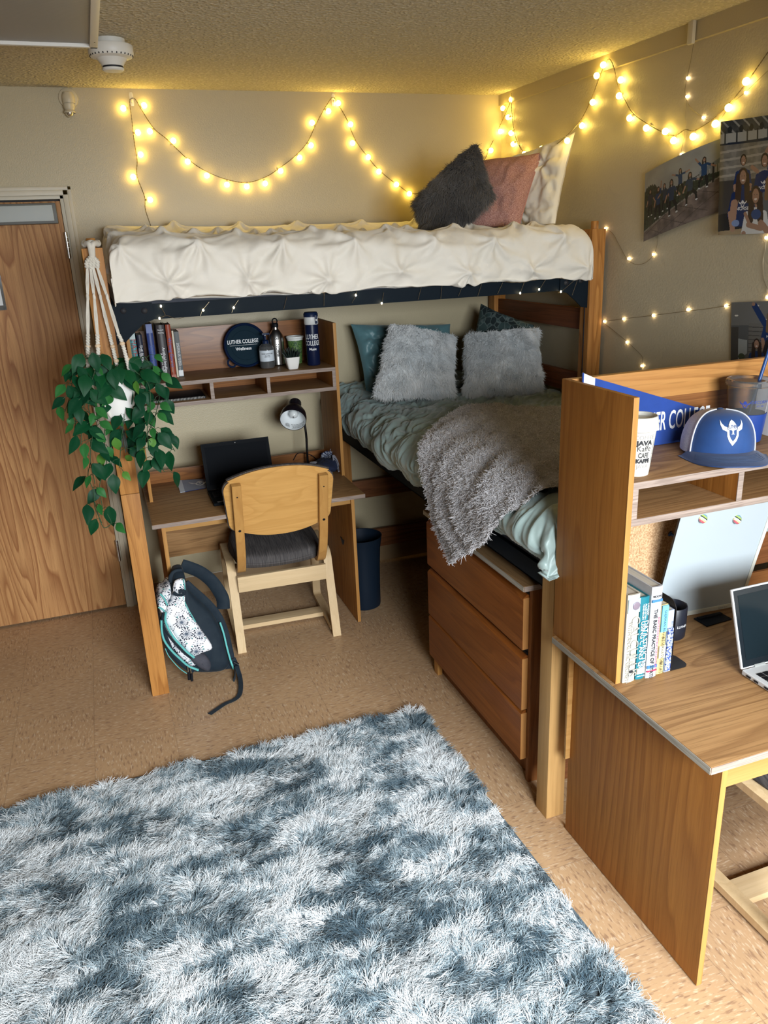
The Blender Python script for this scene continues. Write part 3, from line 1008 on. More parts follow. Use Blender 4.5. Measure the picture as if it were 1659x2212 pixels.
def pillow(label, c, t, mat, zmin=None, seed=1, name='pillow', fur=None, piping=None, tucks=None, pinch=.08, wr=.006, n=44):
    F, Bk = pillow_surface(c, t, n, pinch, seed, wr, zmin, tucks=tucks)
    ctr = np.mean(np.array(c), 0); ctr[2] = min(q[2] for q in c)
    if zmin: ctr[2] = zmin
    if fur or piping:
        o = thing(name, label, 'pillow', ctr)
        B().grid(F).grid(Bk, flip=True).build('cover', mat, o, smooth=180)
    else:
        o = B().grid(F).grid(Bk, flip=True).build(name, mat, loc=ctr, smooth=180)
        tag(o, label, 'pillow')
        return o
    if piping:
        e = np.concatenate([F[:, 0], F[-1, 1:], F[::-1, -1][1:], F[0, ::-1][1:-1]])
        B().tube(e, .0045, 6, closed=True).build('piping', piping, o, smooth=180)
    if fur:
        ns, length, hm, col, dark = fur
        rng = np.random.default_rng(seed)
        v1, t1 = grid_tris(F)
        p, nr = sample_mesh(v1, t1, ns, rng)
        v2, t2 = grid_tris(Bk[:, ::1])
        p2, nr2 = sample_mesh(v2, t2, ns // 5, rng); nr2 = -nr2
        p = np.concatenate([p, p2]); nr = np.concatenate([nr, nr2])
        q = 16.0
        lean = np.stack([fbm(p[:, 0] * q, p[:, 2] * q, seed + 2, 2), .2 * fbm(p[:, 0] * q, p[:, 2] * q, seed + 3, 2), fbm(p[:, 0] * q + 5, p[:, 2] * q, seed + 4, 2) - .55], 1) * 1.3
        pp = make_fur(p, nr, length, lean, rng, 5, .55, jitter=.3, gravity=.15)
        tv = np.clip(.5 + .9 * fbm(p[:, 0] * 9, p[:, 2] * 9, seed + 8, 3) + rng.normal(0, .16, len(p)), 0, 1)[:, None]
        tint = np.array([col]) * tv + np.array([dark]) * (1 - tv)
        f = strands('fur', pp, tint, hm, o, .0009, .3)
        f['kind'] = 'stuff'
    return o
LOFTZ = 1.862
FUR_W = hair_mat('white_faux_fur', .7); FUR_D = hair_mat('charcoal_faux_fur', .6)
pillow('charcoal fluffy pillow leaning on its corner, in front of the pink pillow', [(1.471, 3.45, 1.749), (1.712, 3.3, 1.983), (1.706, 3.45, 2.21), (1.464, 3.6, 1.976)], .17,
       plain('charcoal_fur_backing', (.03, .03, .032), .9), LOFTZ, 21, fur=(19000, .020, FUR_D, (.20, .185, .17), (.075, .07, .068)), pinch=.03)
PINK = NT('dusty_pink_weave')
def _pink(k):
    v = k.voronoi(k.mapping(k.tc(), (1, 1, 1)), 380, 'F1')
    n = k.noise(k.tc(), 430, 2.0)
    c = k.mix(k.ramp(n, [(.42, 0.0), (.62, 1.0)]), (.30, .125, .10), (.60, .36, .31))
    k.base(c); k.rough(.9); k.bump(v, .5, .003)
_pink(PINK)
pillow('dusty pink woven pillow between the charcoal and the cream pillow', [(1.642, 3.54, 1.85), (1.842, 3.33, 1.80), (2.018, 3.42, 2.168), (1.79, 3.62, 2.156)], .15, PINK.m, LOFTZ, 22,
       piping=plain('pink_piping', (.42, .21, .17), .9), pinch=.05)
pillow('cream pintuck pillow propped against the right wall on the loft bed', [(1.895, 3.68, 1.842), (1.998, 3.26, 1.829), (2.102, 3.28, 2.238), (1.998, 3.76, 2.173)], .12, CREAM_P, LOFTZ, 23,
       tucks=[(-.22, -.1), (0, -.1), (.22, -.1), (-.11, .08), (.11, .08), (-.3, .2), (.3, .2)], n=70)
pillow('teal pintuck pillow standing behind the left white fluffy pillow', [(1.265, 3.86, 1.075), (1.781, 3.86, 1.03), (1.816, 4.0, 1.375), (1.246, 4.0, 1.415)], .15, TEAL_P, None, 24,
       tucks=[(-.2, -.1), (.02, -.1), (.2, -.1), (-.18, .09), (.1, .09)], n=70, pinch=.05)
LEAFY = NT('dark_leafy_pillowcase')
def _leafy(k):
    v = k.n('TexVoronoi', feature='DISTANCE_TO_EDGE'); k.l(k.mapping(k.tc(), (30, 30, 17), rot=(.5, .4, .6)), v.inputs['Vector']); v.inputs['Scale'].default_value = 1.0
    m = k.ramp(v.outputs['Distance'], [(.03, 1.0), (.07, 0.0)])
    v2 = k.voronoi(k.mapping(k.tc(), (30, 30, 17), rot=(.5, .4, .6)), 1.0, 'F1', 'Color')
    s = k.n('SeparateColor'); k.l(v2, s.inputs[0])
    g = k.math('GREATER_THAN', s.outputs[0], .55)
    c = k.mix(g, (.018, .03, .032), (.05, .085, .085))
    k.base(k.mix(k.math('MULTIPLY', m, .7), c, (.16, .21, .20))); k.rough(.7)
_leafy(LEAFY)
pillow('dark leaf-patterned pillow behind the right white fluffy pillow', [(1.795, 3.8, 1.10), (2.08, 3.60, 1.06), (2.15, 3.68, 1.37), (1.976, 3.95, 1.475)], .14, LEAFY.m, None, 25, pinch=.05)
wb_ = plain('white_fur_backing', (.55, .57, .58), .9)
pillow('white fluffy pillow on the left, in front of the teal pillow', [(1.205, 3.56, 1.112), (1.618, 3.54, 1.068), (1.735, 3.78, 1.335), (1.385, 3.78, 1.425)], .16, wb_, None, 26,
       fur=(26000, .017, FUR_W, (.93, .935, .93), (.70, .745, .77)), pinch=.05)
pillow('white fluffy pillow on the right, in front of the dark leafy pillow', [(1.672, 3.53, 1.068), (2.055, 3.42, 1.068), (2.125, 3.60, 1.36), (1.785, 3.75, 1.336)], .16, wb_, None, 27,
       fur=(26000, .017, FUR_W, (.93, .935, .93), (.70, .745, .77)), pinch=.04)

# ---- shag rug
rug = thing('shag_rug', 'large shaggy tie-dye rug in white and slate blue on the floor', 'rug', (.03, 1.66, 0))
RX0, RX1, RY0, RY1 = -.98, 1.005, .72, 2.57
B().prism([(RX0, RY0), (RX1 + .036, RY0), (RX1, RY1), (RX0, RY1)], 'z', .001, .009).build('backing', plain('rug_backing', (.10, .13, .15), .95), rug)
def pile():
    rng = np.random.default_rng(17)
    n = 40000
    tx, ty = rng.uniform(RX0 + .006, RX1 - .004, n), rng.uniform(RY0 + .004, RY1 - .006, n)
    tx = tx + .03 * (RY1 - ty) / 1.5 * smooth01(tx, .0, RX1)
    # hidden left-hand strip outside the frame is not needed
    ang = 2.6 * fbm(tx * 3.2, ty * 3.2, 3, 3) * PI + 1.1
    tilt = .85 + .45 * fbm(tx * 5, ty * 5, 9, 2)
    k = 8
    N = n * k
    px = np.repeat(tx, k) + rng.normal(0, .0035, N); py = np.repeat(ty, k) + rng.normal(0, .0035, N)
    a = np.repeat(ang + rng.normal(0, .55, n), k) + rng.normal(0, .28, N)
    ti = np.repeat(tilt + rng.normal(0, .18, n), k) + rng.normal(0, .15, N)
    L = np.repeat(.034 + rng.normal(0, .004, n), k) * (.8 + .35 * rng.random(N))
    t = np.linspace(0, 1, 6)[None, :]
    th0 = np.clip(ti, .05, 1.25)[:, None]                     # angle from vertical grows along the strand
    bend = (.75 + rng.normal(0, .2, N))[:, None]
    th = np.clip(th0 + bend * t, 0, 1.62)
    ds = (L / 5)[:, None]
    hor = np.concatenate([np.zeros((N, 1)), np.cumsum(np.sin((th[:, 1:] + th[:, :-1]) / 2) * ds, 1)], 1)
    ver = np.concatenate([np.zeros((N, 1)), np.cumsum(np.cos((th[:, 1:] + th[:, :-1]) / 2) * ds, 1)], 1)
    aa = a[:, None] + rng.normal(0, .35, N)[:, None] * t
    P = np.stack([px[:, None] + np.cos(aa) * hor, py[:, None] + np.sin(aa) * hor, .007 + ver], 2)
    # keep overhang at the rim small
    P[..., 0] = np.clip(P[..., 0], RX0 - .03, np.repeat(RX1 - .0 + .03 * (RY1 - ty) / 1.5, k)[:, None] + .016 + rng.normal(0, .004, N)[:, None]); P[..., 1] = np.clip(P[..., 1], RY0 - .03, RY1 + .022)
    f = .80 * fbm(tx * 3.0 + .3 * perlin(tx * 9, ty * 9, 2), ty * 5.2, 23, 4) + .75 * fbm(tx * 7, ty * 19, 29, 4)
    m = np.repeat(smooth01(f + rng.normal(0, .09, n), -.42, .26), k)
    m = np.clip(m + rng.normal(0, .12, N), 0, 1)[:, None]
    dark, mid, light = np.array([[.045, .085, .115]]), np.array([[.30, .38, .42]]), np.array([[.78, .80, .81]])
    c = np.where(m < .5, dark + (mid - dark) * (m * 2), mid + (light - mid) * (m * 2 - 1))
    return P, c
P, c = pile()
o = strands('pile', P, c, hair_mat('rug_pile', .8), rug, .00078, .4)
o['kind'] = 'stuff'
# ================================================================== chairs
SEAT_FAB = NT('dark_striped_upholstery')
def _sf(k):
    n = k.noise(k.mapping(k.tc(), (420, 12, 12)), 1.0, 2.0)
    k.base(k.mix(k.ramp(n, [(.35, 0.0), (.65, 1.0)]), (.030, .026, .028), (.095, .085, .08)))
    k.rough(.85); k.bump(n, .2, .001)
_sf(SEAT_FAB)
SEAT_FAB = SEAT_FAB.m
def make_chair(label, loc, rz):
    t = thing('desk_chair', label, 'chair', loc, (0, 0, rz))
    W = .252
    # bent-ply side frames: closed trapezoid loop of a ribbon
    path = []
    def arc(c, r, a0, a1, n=6):
        for i in range(n + 1):
            a = a0 + (a1 - a0) * i / n
            path.append((c[0] + r * math.cos(a), c[1] + r * math.sin(a)))
    path += [(.0, .0)]
    arc((.165, .352), .062, math.radians(164), math.radians(90), 7)
    arc((.400, .360), .054, math.radians(90), math.radians(-6), 7)
    arc((.430, .058), .046, math.radians(-6), math.radians(-90), 6)
    path += [(.055, .012)]
    P = np.array(path)
    th = .023
    T = np.roll(P, -1, 0) - np.roll(P, 1, 0); T /= np.linalg.norm(T, axis=1, keepdims=True)
    T[0] = (P[1] - P[0]) / np.linalg.norm(P[1] - P[0]); T[-1] = (-1, 0)
    Nn = np.stack([T[:, 1], -T[:, 0]], 1)
    # outer line = P, inner line = P + inward offset
    inn = P + Nn * th
    for sx in (-1, 1):
        xa, xb = sorted((sx * W, sx * (W - .040)))
        w = B()
        def sec(p, q):
            return [(xa, p[0], max(p[1], 0)), (xb, p[0], max(p[1], 0)), (xb, q[0], max(q[1], 0)), (xa, q[0], max(q[1], 0))]
        rows = np.array([sec(p, q) for p, q in zip(P, inn)])
        w.grid(rows, cv=True, flip=(True))
        k = len(P) - 1
        w.add(rows[0], [(0, 1, 2, 3)]); w.add(rows[-1], [(3, 2, 1, 0)])
        w.build('side_frame', BIRCH, t, world=False, smooth=40)
    B().box(-W + .04, W - .04, .060, .082, .285, .362, .002).build('crossbar', BIRCH_X, t, world=False)
    B().box(-W + .04, W - .04, .400, .420, .31, .375, .002).build('crossbar', BIRCH_X, t, world=False)
    B().box(-W + .04, W - .04, .215, .290, .012, .034, .002).build('stretcher', BIRCH_X, t, world=False)
    # seat cushion: soft, rounded, dipping at the rear edge
    n = 40
    U, V = np.meshgrid(np.linspace(-1, 1, n), np.linspace(-1, 1, n), indexing='ij')
    sq = lambda a, b: a * np.sqrt(np.clip(1 - .38 * b ** 2 * np.abs(a) ** 6, 0, 1))
    X = .222 * sq(U, V); Y = .275 + .215 * sq(V, U)
    e = np.clip((1 - U ** 8) * (1 - V ** 8), 0, 1) ** .35
    up = .425 + .045 * e + .010 * V - .010 * (1 - U ** 2); lo = .425 - .036 * e - .012 * (1 - U ** 2) * (V < 0)
    w = B().grid(np.stack([X, Y, up], 2)).grid(np.stack([X, Y, lo], 2), flip=True)
    w.build('seat', SEAT_FAB, t, world=False, smooth=60)
    # backrest: shallow-curved plywood with pad in front
    def back_pts(n=64, grow=0.0):
        x0, top, bot = .243 + grow, .322 / 2, .322 / 2
        pts = []
        def q(x, z): pts.append((x, z))
        for s in np.linspace(-1, 1, 25): q(s * (x0 - .02),   .135 + grow + .048 * (1 - abs(s) ** 2.2))     # crowned top
        for a in np.linspace(70, -8, 8): q(x0 - .055 + .055 * math.cos(math.radians(a)) , .082 + grow + .055 * math.sin(math.radians(a)) )
        for a in np.linspace(0, -70, 8): q(x0 - .05 - .012 + .05 * math.cos(math.radians(a)), -.072 - grow + .05 * math.sin(math.radians(a)))
        for s in np.linspace(1, -1, 25): q(s * (x0 - .05), -.118 - grow - .038 * (1 - abs(s) ** 2.2))
        for a in np.linspace(-110, -180, 8): q(-(x0 - .062) + .05 * math.cos(math.radians(a)), -.072 - grow + .05 * math.sin(math.radians(a)))
        for a in np.linspace(188, 110, 8): q(-(x0 - .055) + .055 * math.cos(math.radians(a)), .082 + grow + .055 * math.sin(math.radians(a)))
        return np.array(pts)
    zc = .744
    def shell(outline, d0, d1):
        rr = [0.001, .35, .65, .85, .96, 1.0]
        rows0, rows1 = [], []
        for r in rr:
            p = outline * r
            yb = -.085 - (p[:, 1]) * .27 + .36 * p[:, 0] ** 2       # lean back upwards, wrap forward at the sides
            rows0.append(np.stack([p[:, 0], yb + d0 + (.0 if r < 1 else .001), zc + p[:, 1]], 1))
            rows1.append(np.stack([p[:, 0], yb + d1, zc + p[:, 1]], 1))
        G = np.array(rows0 + rows1[::-1])
        return G
    B().grid(shell(back_pts(), 0, .012), cv=True).build('backrest', PLY, t, world=False, smooth=40)
    B().grid(shell(back_pts(grow=.004), .012, .034), cv=True).build('back_pad', SEAT_FAB, t, world=False, smooth=40)
    for sx in (-1, 1):
        cl = [(-.129, .868), (-.113, .81), (-.094, .742), (-.071, .66), (-.040, .56), (-.005, .48), (.030, .43), (.058, .402), (.095, .387), (.16, .383)]
        cl = catmull(cl, 6)
        T = np.gradient(cl, axis=0); T /= np.linalg.norm(T, axis=1, keepdims=True)
        nn = np.stack([-T[:, 1], T[:, 0]], 1)
        a, b = cl - nn * .011, cl + nn * .011
        xa, xb = sx * .190 - .020, sx * .190 + .020
        rows = np.array([[(xa, p[0], p[1]), (xb, p[0], p[1]), (xb, q[0], q[1]), (xa, q[0], q[1])] for p, q in zip(a, b)])
        w = B().grid(rows, cv=True)
        w.add(rows[0], [(3, 2, 1, 0)]); w.add(rows[-1], [(0, 1, 2, 3)])
        u = w.build('upright', PLY_UP, t, world=False, smooth=40)
        bm = u.modifiers.new('bevel', 'BEVEL'); bm.width = .003; bm.segments = 2; bm.limit_method = 'ANGLE'
        for z in (.811, .640):
            i = np.argmin(np.abs(cl[:, 1] - z))
            y = min(a[i][0], b[i][0])
            w = B().lathe([(.0001, .0016), (.003, .0012), (.0062, .0004), (.0068, -.002)], 16, (sx * .190, y, z), Matrix.Rotation(PI / 2 + .25, 4, 'X'))
            w.build('screw', BLACK, u, world=False)
    return t
make_chair('pale birch desk chair seen from behind at the far desk', (.648, 3.330, 0), math.radians(-2.8))
make_chair('oak-framed desk chair tucked under the near desk, its seat just showing', (1.695, 1.075, 0), math.radians(0))

# ================================================================== waste bin
w = B()
prof = [(.078, .002), (.084, .0), (.086, .01), (.087, .12), (.090, .22), (.096, .32), (.106, .385), (.107, .389), (.103, .388), (.093, .32), (.087, .22), (.084, .12), (.083, .012), (.0001, .010)]
w.lathe(prof[1:], 48)
o = w.build('waste_bin', plain('dark_navy_bin', (.007, .014, .026), .5, spec=.2), loc=(1.118, 3.607, 0), world=False, smooth=50)
tag(o, 'tall dark navy waste bin between the far desk and the dresser', 'waste bin')

# ================================================================== backpack
BP_ = {'BODY': [(0.156, 0.484), (0.195, 0.481), (0.197, 0.430), (0.216, 0.389), (0.251, 0.339), (0.288, 0.287), (0.311, 0.232), (0.329, 0.157), (0.337, 0.052), (0.328, 0.015), (0.278, 0.004), (0.169, 0.028), (0.161, 0.057), (0.132, 0.112), (0.098, 0.192), (0.081, 0.264), (0.090, 0.341), (0.119, 0.398), (0.139, 0.447)],
    'PATCH': [(0.155, 0.463), (0.191, 0.463), (0.188, 0.423), (0.172, 0.407), (0.177, 0.378), (0.190, 0.338), (0.206, 0.284), (0.240, 0.214), (0.267, 0.144), (0.221, 0.131), (0.183, 0.123), (0.157, 0.157), (0.128, 0.208), (0.105, 0.260), (0.087, 0.304), (0.096, 0.343), (0.109, 0.371), (0.133, 0.411), (0.141, 0.441)],
    'PIPE': [(0.187, 0.470), (0.187, 0.423), (0.175, 0.397), (0.179, 0.368), (0.189, 0.335), (0.198, 0.311), (0.211, 0.277)],
    'ZIP': [(0.094, 0.343), (0.086, 0.307), (0.096, 0.261), (0.114, 0.220), (0.136, 0.184), (0.156, 0.154), (0.183, 0.123)],
    'MID': [(0.099, 0.423), (0.129, 0.443), (0.128, 0.396), (0.105, 0.366), (0.091, 0.341), (0.082, 0.308), (0.087, 0.263), (0.121, 0.206), (0.146, 0.166), (0.182, 0.120), (0.200, 0.068), (0.179, 0.054), (0.152, 0.079), (0.116, 0.131), (0.082, 0.186), (0.065, 0.236), (0.065, 0.299), (0.076, 0.328), (0.069, 0.348), (0.064, 0.374), (0.079, 0.414)],
    'ZIP2': [(0.070, 0.310), (0.065, 0.258), (0.071, 0.216), (0.094, 0.170), (0.120, 0.133), (0.153, 0.091), (0.193, 0.063)],
    'ZIP3': [(0.082, 0.420), (0.095, 0.399), (0.105, 0.366)],
    'ZIP4': [(0.066, 0.364), (0.082, 0.352), (0.091, 0.338)],
    'FRONT': [(0.068, 0.317), (0.070, 0.257), (0.069, 0.216), (0.093, 0.161), (0.121, 0.120), (0.152, 0.082), (0.185, 0.052), (0.170, 0.036), (0.142, 0.058), (0.106, 0.101), (0.074, 0.155), (0.067, 0.189), (0.062, 0.237), (0.060, 0.284)],
    'ZIP5': [(0.068, 0.185), (0.077, 0.152), (0.096, 0.116), (0.118, 0.083), (0.142, 0.058)],
    'MESH': [(0.164, 0.124), (0.221, 0.128), (0.251, 0.077), (0.237, 0.044), (0.194, 0.073)],
    'S1': [(0.195, 0.478), (0.232, 0.459), (0.277, 0.429), (0.317, 0.384), (0.342, 0.335), (0.355, 0.294), (0.352, 0.250)],
    'S2': [(0.190, 0.422), (0.221, 0.382), (0.263, 0.330), (0.301, 0.269), (0.323, 0.201), (0.334, 0.101), (0.338, 0.004)],
    'S2L': [(0.308, 0.239), (0.317, 0.186), (0.322, 0.127), (0.329, 0.067), (0.338, 0.019)],
    'BK': [(0.347, 0.060), (0.358, 0.022), (0.357, 0.004)],
    'LOOP': [(0.138, 0.422), (0.151, 0.409), (0.178, 0.406), (0.182, 0.419), (0.159, 0.423)],
    'HANDLE': [(0.137, 0.438), (0.139, 0.462), (0.159, 0.481), (0.192, 0.483)],}
DANDY = NT('dandelion_print')
def _dandy(k):
    sx = k.n('SeparateXYZ'); k.l(k.tc(), sx.inputs[0])
    cb = k.n('CombineXYZ'); k.l(sx.outputs[0], cb.inputs[0]); k.l(k.math('MULTIPLY_ADD', sx.outputs[1], .7, sx.outputs[2]), cb.inputs[1])
    def layer(scale, rad, nsp, offs, seed):
        mp = k.mapping(cb.outputs[0], (scale, scale, 1), (offs, seed, 0))
        vo = k.n('TexVoronoi', feature='F1'); vo.voronoi_dimensions = '2D'
        k.l(mp, vo.inputs['Vector']); vo.inputs['Scale'].default_value = 1.0; vo.inputs['Randomness'].default_value = .8
        d = k.n('VectorMath', operation='SUBTRACT'); k.l(mp, d.inputs[0]); k.l(vo.outputs['Position'], d.inputs[1])
        s = k.n('SeparateXYZ'); k.l(d.outputs[0], s.inputs[0])
        ang = k.math('ARCTAN2', s.outputs[1], s.outputs[0])
        r = vo.outputs['Distance']
        a = k.math('MULTIPLY', ang, nsp / (2 * PI))
        fr = k.math('ABSOLUTE', k.math('SUBTRACT', k.math('FRACT', a), .5))
        cellid = k.math('FLOOR', a)
        rnd = k.n('TexWhiteNoise', noise_dimensions='2D')
        cb2 = k.n('CombineXYZ'); k.l(cellid, cb2.inputs[0]); k.l(k.math('FLOOR', k.math('MULTIPLY', s.outputs[0], 0.0)), cb2.inputs[1])
        k.l(cb2.outputs[0], rnd.inputs['Vector'])
        R = k.math('MULTIPLY_ADD', rnd.outputs[0], rad * .5, rad * .6)
        arc = k.math('MULTIPLY', k.math('MULTIPLY', fr, 2 * PI / nsp), r)
        line = k.math('MULTIPLY', k.math('LESS_THAN', arc, .013), k.math('LESS_THAN', r, R))
        dd = k.math('SQRT', k.math('ADD', k.math('POWER', arc, 2.0), k.math('POWER', k.math('SUBTRACT', r, R), 2.0)))
        dot = k.math('LESS_THAN', dd, .048)
        return line, dot, rnd.outputs[0]
    l1, d1, r1 = layer(13, .42, 17, .3, .2)
    l2, d2, r2 = layer(21, .40, 11, 3.7, 1.9)
    c = k.mix(k.math('MAXIMUM', l1, k.math('MULTIPLY', l2, .5)), (.80, .80, .83), (.07, .10, .15))
    c = k.mix(d1, c, k.mix(k.math('GREATER_THAN', r1, .68), (.012, .018, .04), (.08, .28, .28)))
    c = k.mix(d2, c, (.02, .03, .06))
    k.base(c); k.rough(.7)
_dandy(DANDY)
def inflated(poly, d0, d1, soft=.12, grow=0.0, seg=10, lift=0.0):
    """closed soft body: outline in the leaning side plane, depth d along +y"""
    P = np.array(poly); P = catmull(P, 4, closed=True); c = P.mean(0)
    rows = []
    for i in range(seg + 1):
        t = i / seg
        s = 1 - soft * abs(2 * t - 1) ** 3.5 + grow
        q = c + (P - c) * s
        rows.append([(p[0], 3.155 + .22 * p[1] + d0 + (d1 - d0) * t, max(p[1] + lift, .004)) for p in q])
    for tt, s in ((d0 - .006, .80), (d0 - .012, .4), (d0 - .013, .03)):
        q = c + (P - c) * s
        rows.insert(0, [(p[0], 3.155 + .22 * p[1] + tt, max(p[1] + lift, .006)) for p in q])
    for tt, s in ((d1 + .006, .80), (d1 + .010, .4), (d1 + .011, .03)):
        q = c + (P - c) * s
        rows.append([(p[0], 3.155 + .22 * p[1] + tt, max(p[1] + lift, .006)) for p in q])
    return np.array(rows)
def on_side(pts, d=-.006):
    return [(x, 3.155 + .22 * z + d, max(z, .006)) for x, z in pts]
bag = thing('backpack', 'navy and white dandelion-print backpack with teal zips, slumped by the loft post', 'backpack', (.21, 3.28, 0))
BAGN = fabric('navy_nylon', (.010, .018, .028), (.016, .026, .036), .7, 500, .2, .05)
BAGN.node_tree.nodes['Principled BSDF'].inputs['Specular IOR Level'].default_value = .15
TEAL = fabric('teal_trim', (.13, .52, .50), (.10, .44, .43), .6, 700, .2, .1)
B().grid(inflated(BP_['BODY'], .02, .155), cv=True).build('body', BAGN, bag, smooth=70)
B().grid(inflated(BP_['MID'], .012, .145, .10), cv=True).build('compartment', DANDY.m, bag, smooth=70)
B().grid(inflated(BP_['FRONT'], .004, .13, .10), cv=True).build('pocket', BAGN, bag, smooth=70)
B().grid(inflated(BP_['PATCH'], -.010, .012, .03, seg=4), cv=True).build('printed_panel', DANDY.m, bag, smooth=70)
# navy gusset between panel and front compartment
gus = [(x - .012, z - .006) for x, z in BP_['ZIP']]
B().tube(catmull(on_side(gus, -.004), 6), .011, 10, flat=(1, .45)).build('gusset', BAGN, bag)
for nm, key, r, d in (('zip', 'ZIP', .0105, -.016), ('zip', 'ZIP2', .0105, -.012), ('zip', 'ZIP3', .006, -.006), ('zip', 'ZIP4', .006, -.004), ('piping', 'PIPE', .0052, -.016), ('piping', 'ZIP5', .0042, -.010)):
    B().tube(catmull(on_side(BP_[key], d), 6), r, 10, flat=(1, .5)).build(nm, TEAL, bag)
B().grid(inflated(BP_['MESH'], -.006, .02, .05, seg=4), cv=True).build('mesh_pocket', fabric('charcoal_mesh', (.03, .032, .045), (.05, .05, .065), .8, 260, .8, 0), bag, smooth=70)
def ribbon(pts, wid, thick, name, mat, n=8):
    pts = catmull(pts, n)
    B().tube(pts, wid, 10, flat=(thick / wid, 1)).build(name, mat, bag, smooth=70)
def strap(pts2, d, wid, name='shoulder_strap', mat=BAGN):
    c = catmull([(x, 3.155 + .22 * z + d, max(z, .012)) for x, z in pts2], 6)
    B().tube(c, wid, 12, flat=(.34, 1)).build(name, mat, bag, smooth=70)
strap(BP_['S1'], .125, .030)
strap(BP_['S2'], .05, .027)
B().tube(catmull([(x + .010, 3.155 + .22 * z + .018, max(z, .02)) for x, z in BP_['S2L']], 6), .0042, 8).build('strap_lining', TEAL, bag)
strap(BP_['BK'], .03, .018, 'webbing')
B().tube(catmull([(.352, 3.165, .03), (.346, 3.13, .012), (.335, 3.10, .007)], 6), .013, 8, flat=(.25, 1)).build('webbing_loop', BAGN, bag)
w = B()
tail = catmull([(.360, 3.15, .045), (.362, 3.09, .02), (.352, 3.02, .010), (.335, 2.97, .006), (.309, 2.945, .005), (.269, 2.93, .005), (.228, 2.901, .005), (.197, 2.878, .005)], 8)
hw = .010
T = np.gradient(tail, axis=0); T /= np.linalg.norm(T, axis=1, keepdims=True)
sd = np.cross(T, [0, 0, 1]); sd /= np.linalg.norm(sd, axis=1, keepdims=True)
w.grid(np.array([[p - s * hw, p + s * hw, p + s * hw + (0, 0, .002), p - s * hw + (0, 0, .002)] for p, s in zip(tail, sd)]), cv=True)
w.build('strap_tail', BAGN, bag)
B().tube(on_side([(.352, .05), (.372, .035)], .02), .007, 8).build('buckle', BLACK, bag)
B().tube(catmull(on_side(BP_['LOOP'], -.022), 6), .008, 8, flat=(.5, 1)).build('loop', BAGN, bag)
B().tube(catmull([(x, 3.155 + .22 * z + .05, z) for x, z in BP_['HANDLE']], 6), .010, 8, flat=(.5, 1)).build('grab_handle', BAGN, bag)
for px in ((.149, .1), (.160, .092)):
    w = B().tube(on_side([px, (px[0] + .001, px[1] - .036)], -.018), .003, 8)
    w.mat(1).tube(on_side([(px[0] + .001, px[1] - .034), (px[0] - .001, px[1] - .068)], -.018), .006, 8)
    w.build('zip_pull', [CHROME, BLACK], bag)
# ================================================================== string lights, hooks
CORD = [(0.313, 4.125, 1.922), (0.296, 4.125, 2.006), (0.300, 4.125, 2.062), (0.278, 4.125, 2.153), (0.288, 4.125, 2.222), (0.286, 4.125, 2.301), (0.288, 4.125, 2.388), (0.289, 4.125, 2.464), (0.299, 4.125, 2.478), (0.316, 4.125, 2.474), (0.340, 4.125, 2.426), (0.382, 4.125, 2.354), (0.434, 4.125, 2.310), (0.481, 4.125, 2.261), (0.524, 4.125, 2.220), (0.600, 4.125, 2.169), (0.696, 4.125, 2.131), (0.791, 4.125, 2.116), (0.885, 4.125, 2.139), (0.970, 4.125, 2.185), (1.051, 4.125, 2.239), (1.114, 4.125, 2.299), (1.161, 4.125, 2.377), (1.220, 4.125, 2.460), (1.256, 4.125, 2.496), (1.280, 4.125, 2.466), (1.324, 4.125, 2.394), (1.362, 4.125, 2.304), (1.426, 4.125, 2.223), (1.486, 4.125, 2.160), (1.584, 4.125, 2.090), (1.680, 4.125, 2.046), (1.861, 4.125, 2.085), (2.064, 4.125, 2.191), (2.115, 4.125, 2.264), (2.176, 4.125, 2.371), (2.164, 3.990, 2.466), (2.164, 3.979, 2.502), (2.182, 4.002, 2.404), (2.182, 3.957, 2.290), (2.182, 3.870, 2.215), (2.100, 3.646, 2.184), (2.050, 3.395, 2.186), (2.070, 3.295, 2.227), (2.165, 3.346, 2.289), (2.182, 3.296, 2.361), (2.164, 3.199, 2.451), (2.164, 3.146, 2.497), (2.164, 3.102, 2.451), (2.182, 3.098, 2.391), (2.182, 3.036, 2.321), (2.182, 2.985, 2.271), (2.182, 2.899, 2.225), (2.182, 2.809, 2.185), (2.182, 2.718, 2.157), (2.182, 2.661, 2.170), (2.182, 2.610, 2.160), (2.182, 2.518, 2.186), (2.182, 2.444, 2.223), (2.182, 2.367, 2.281), (2.182, 2.289, 2.352)]
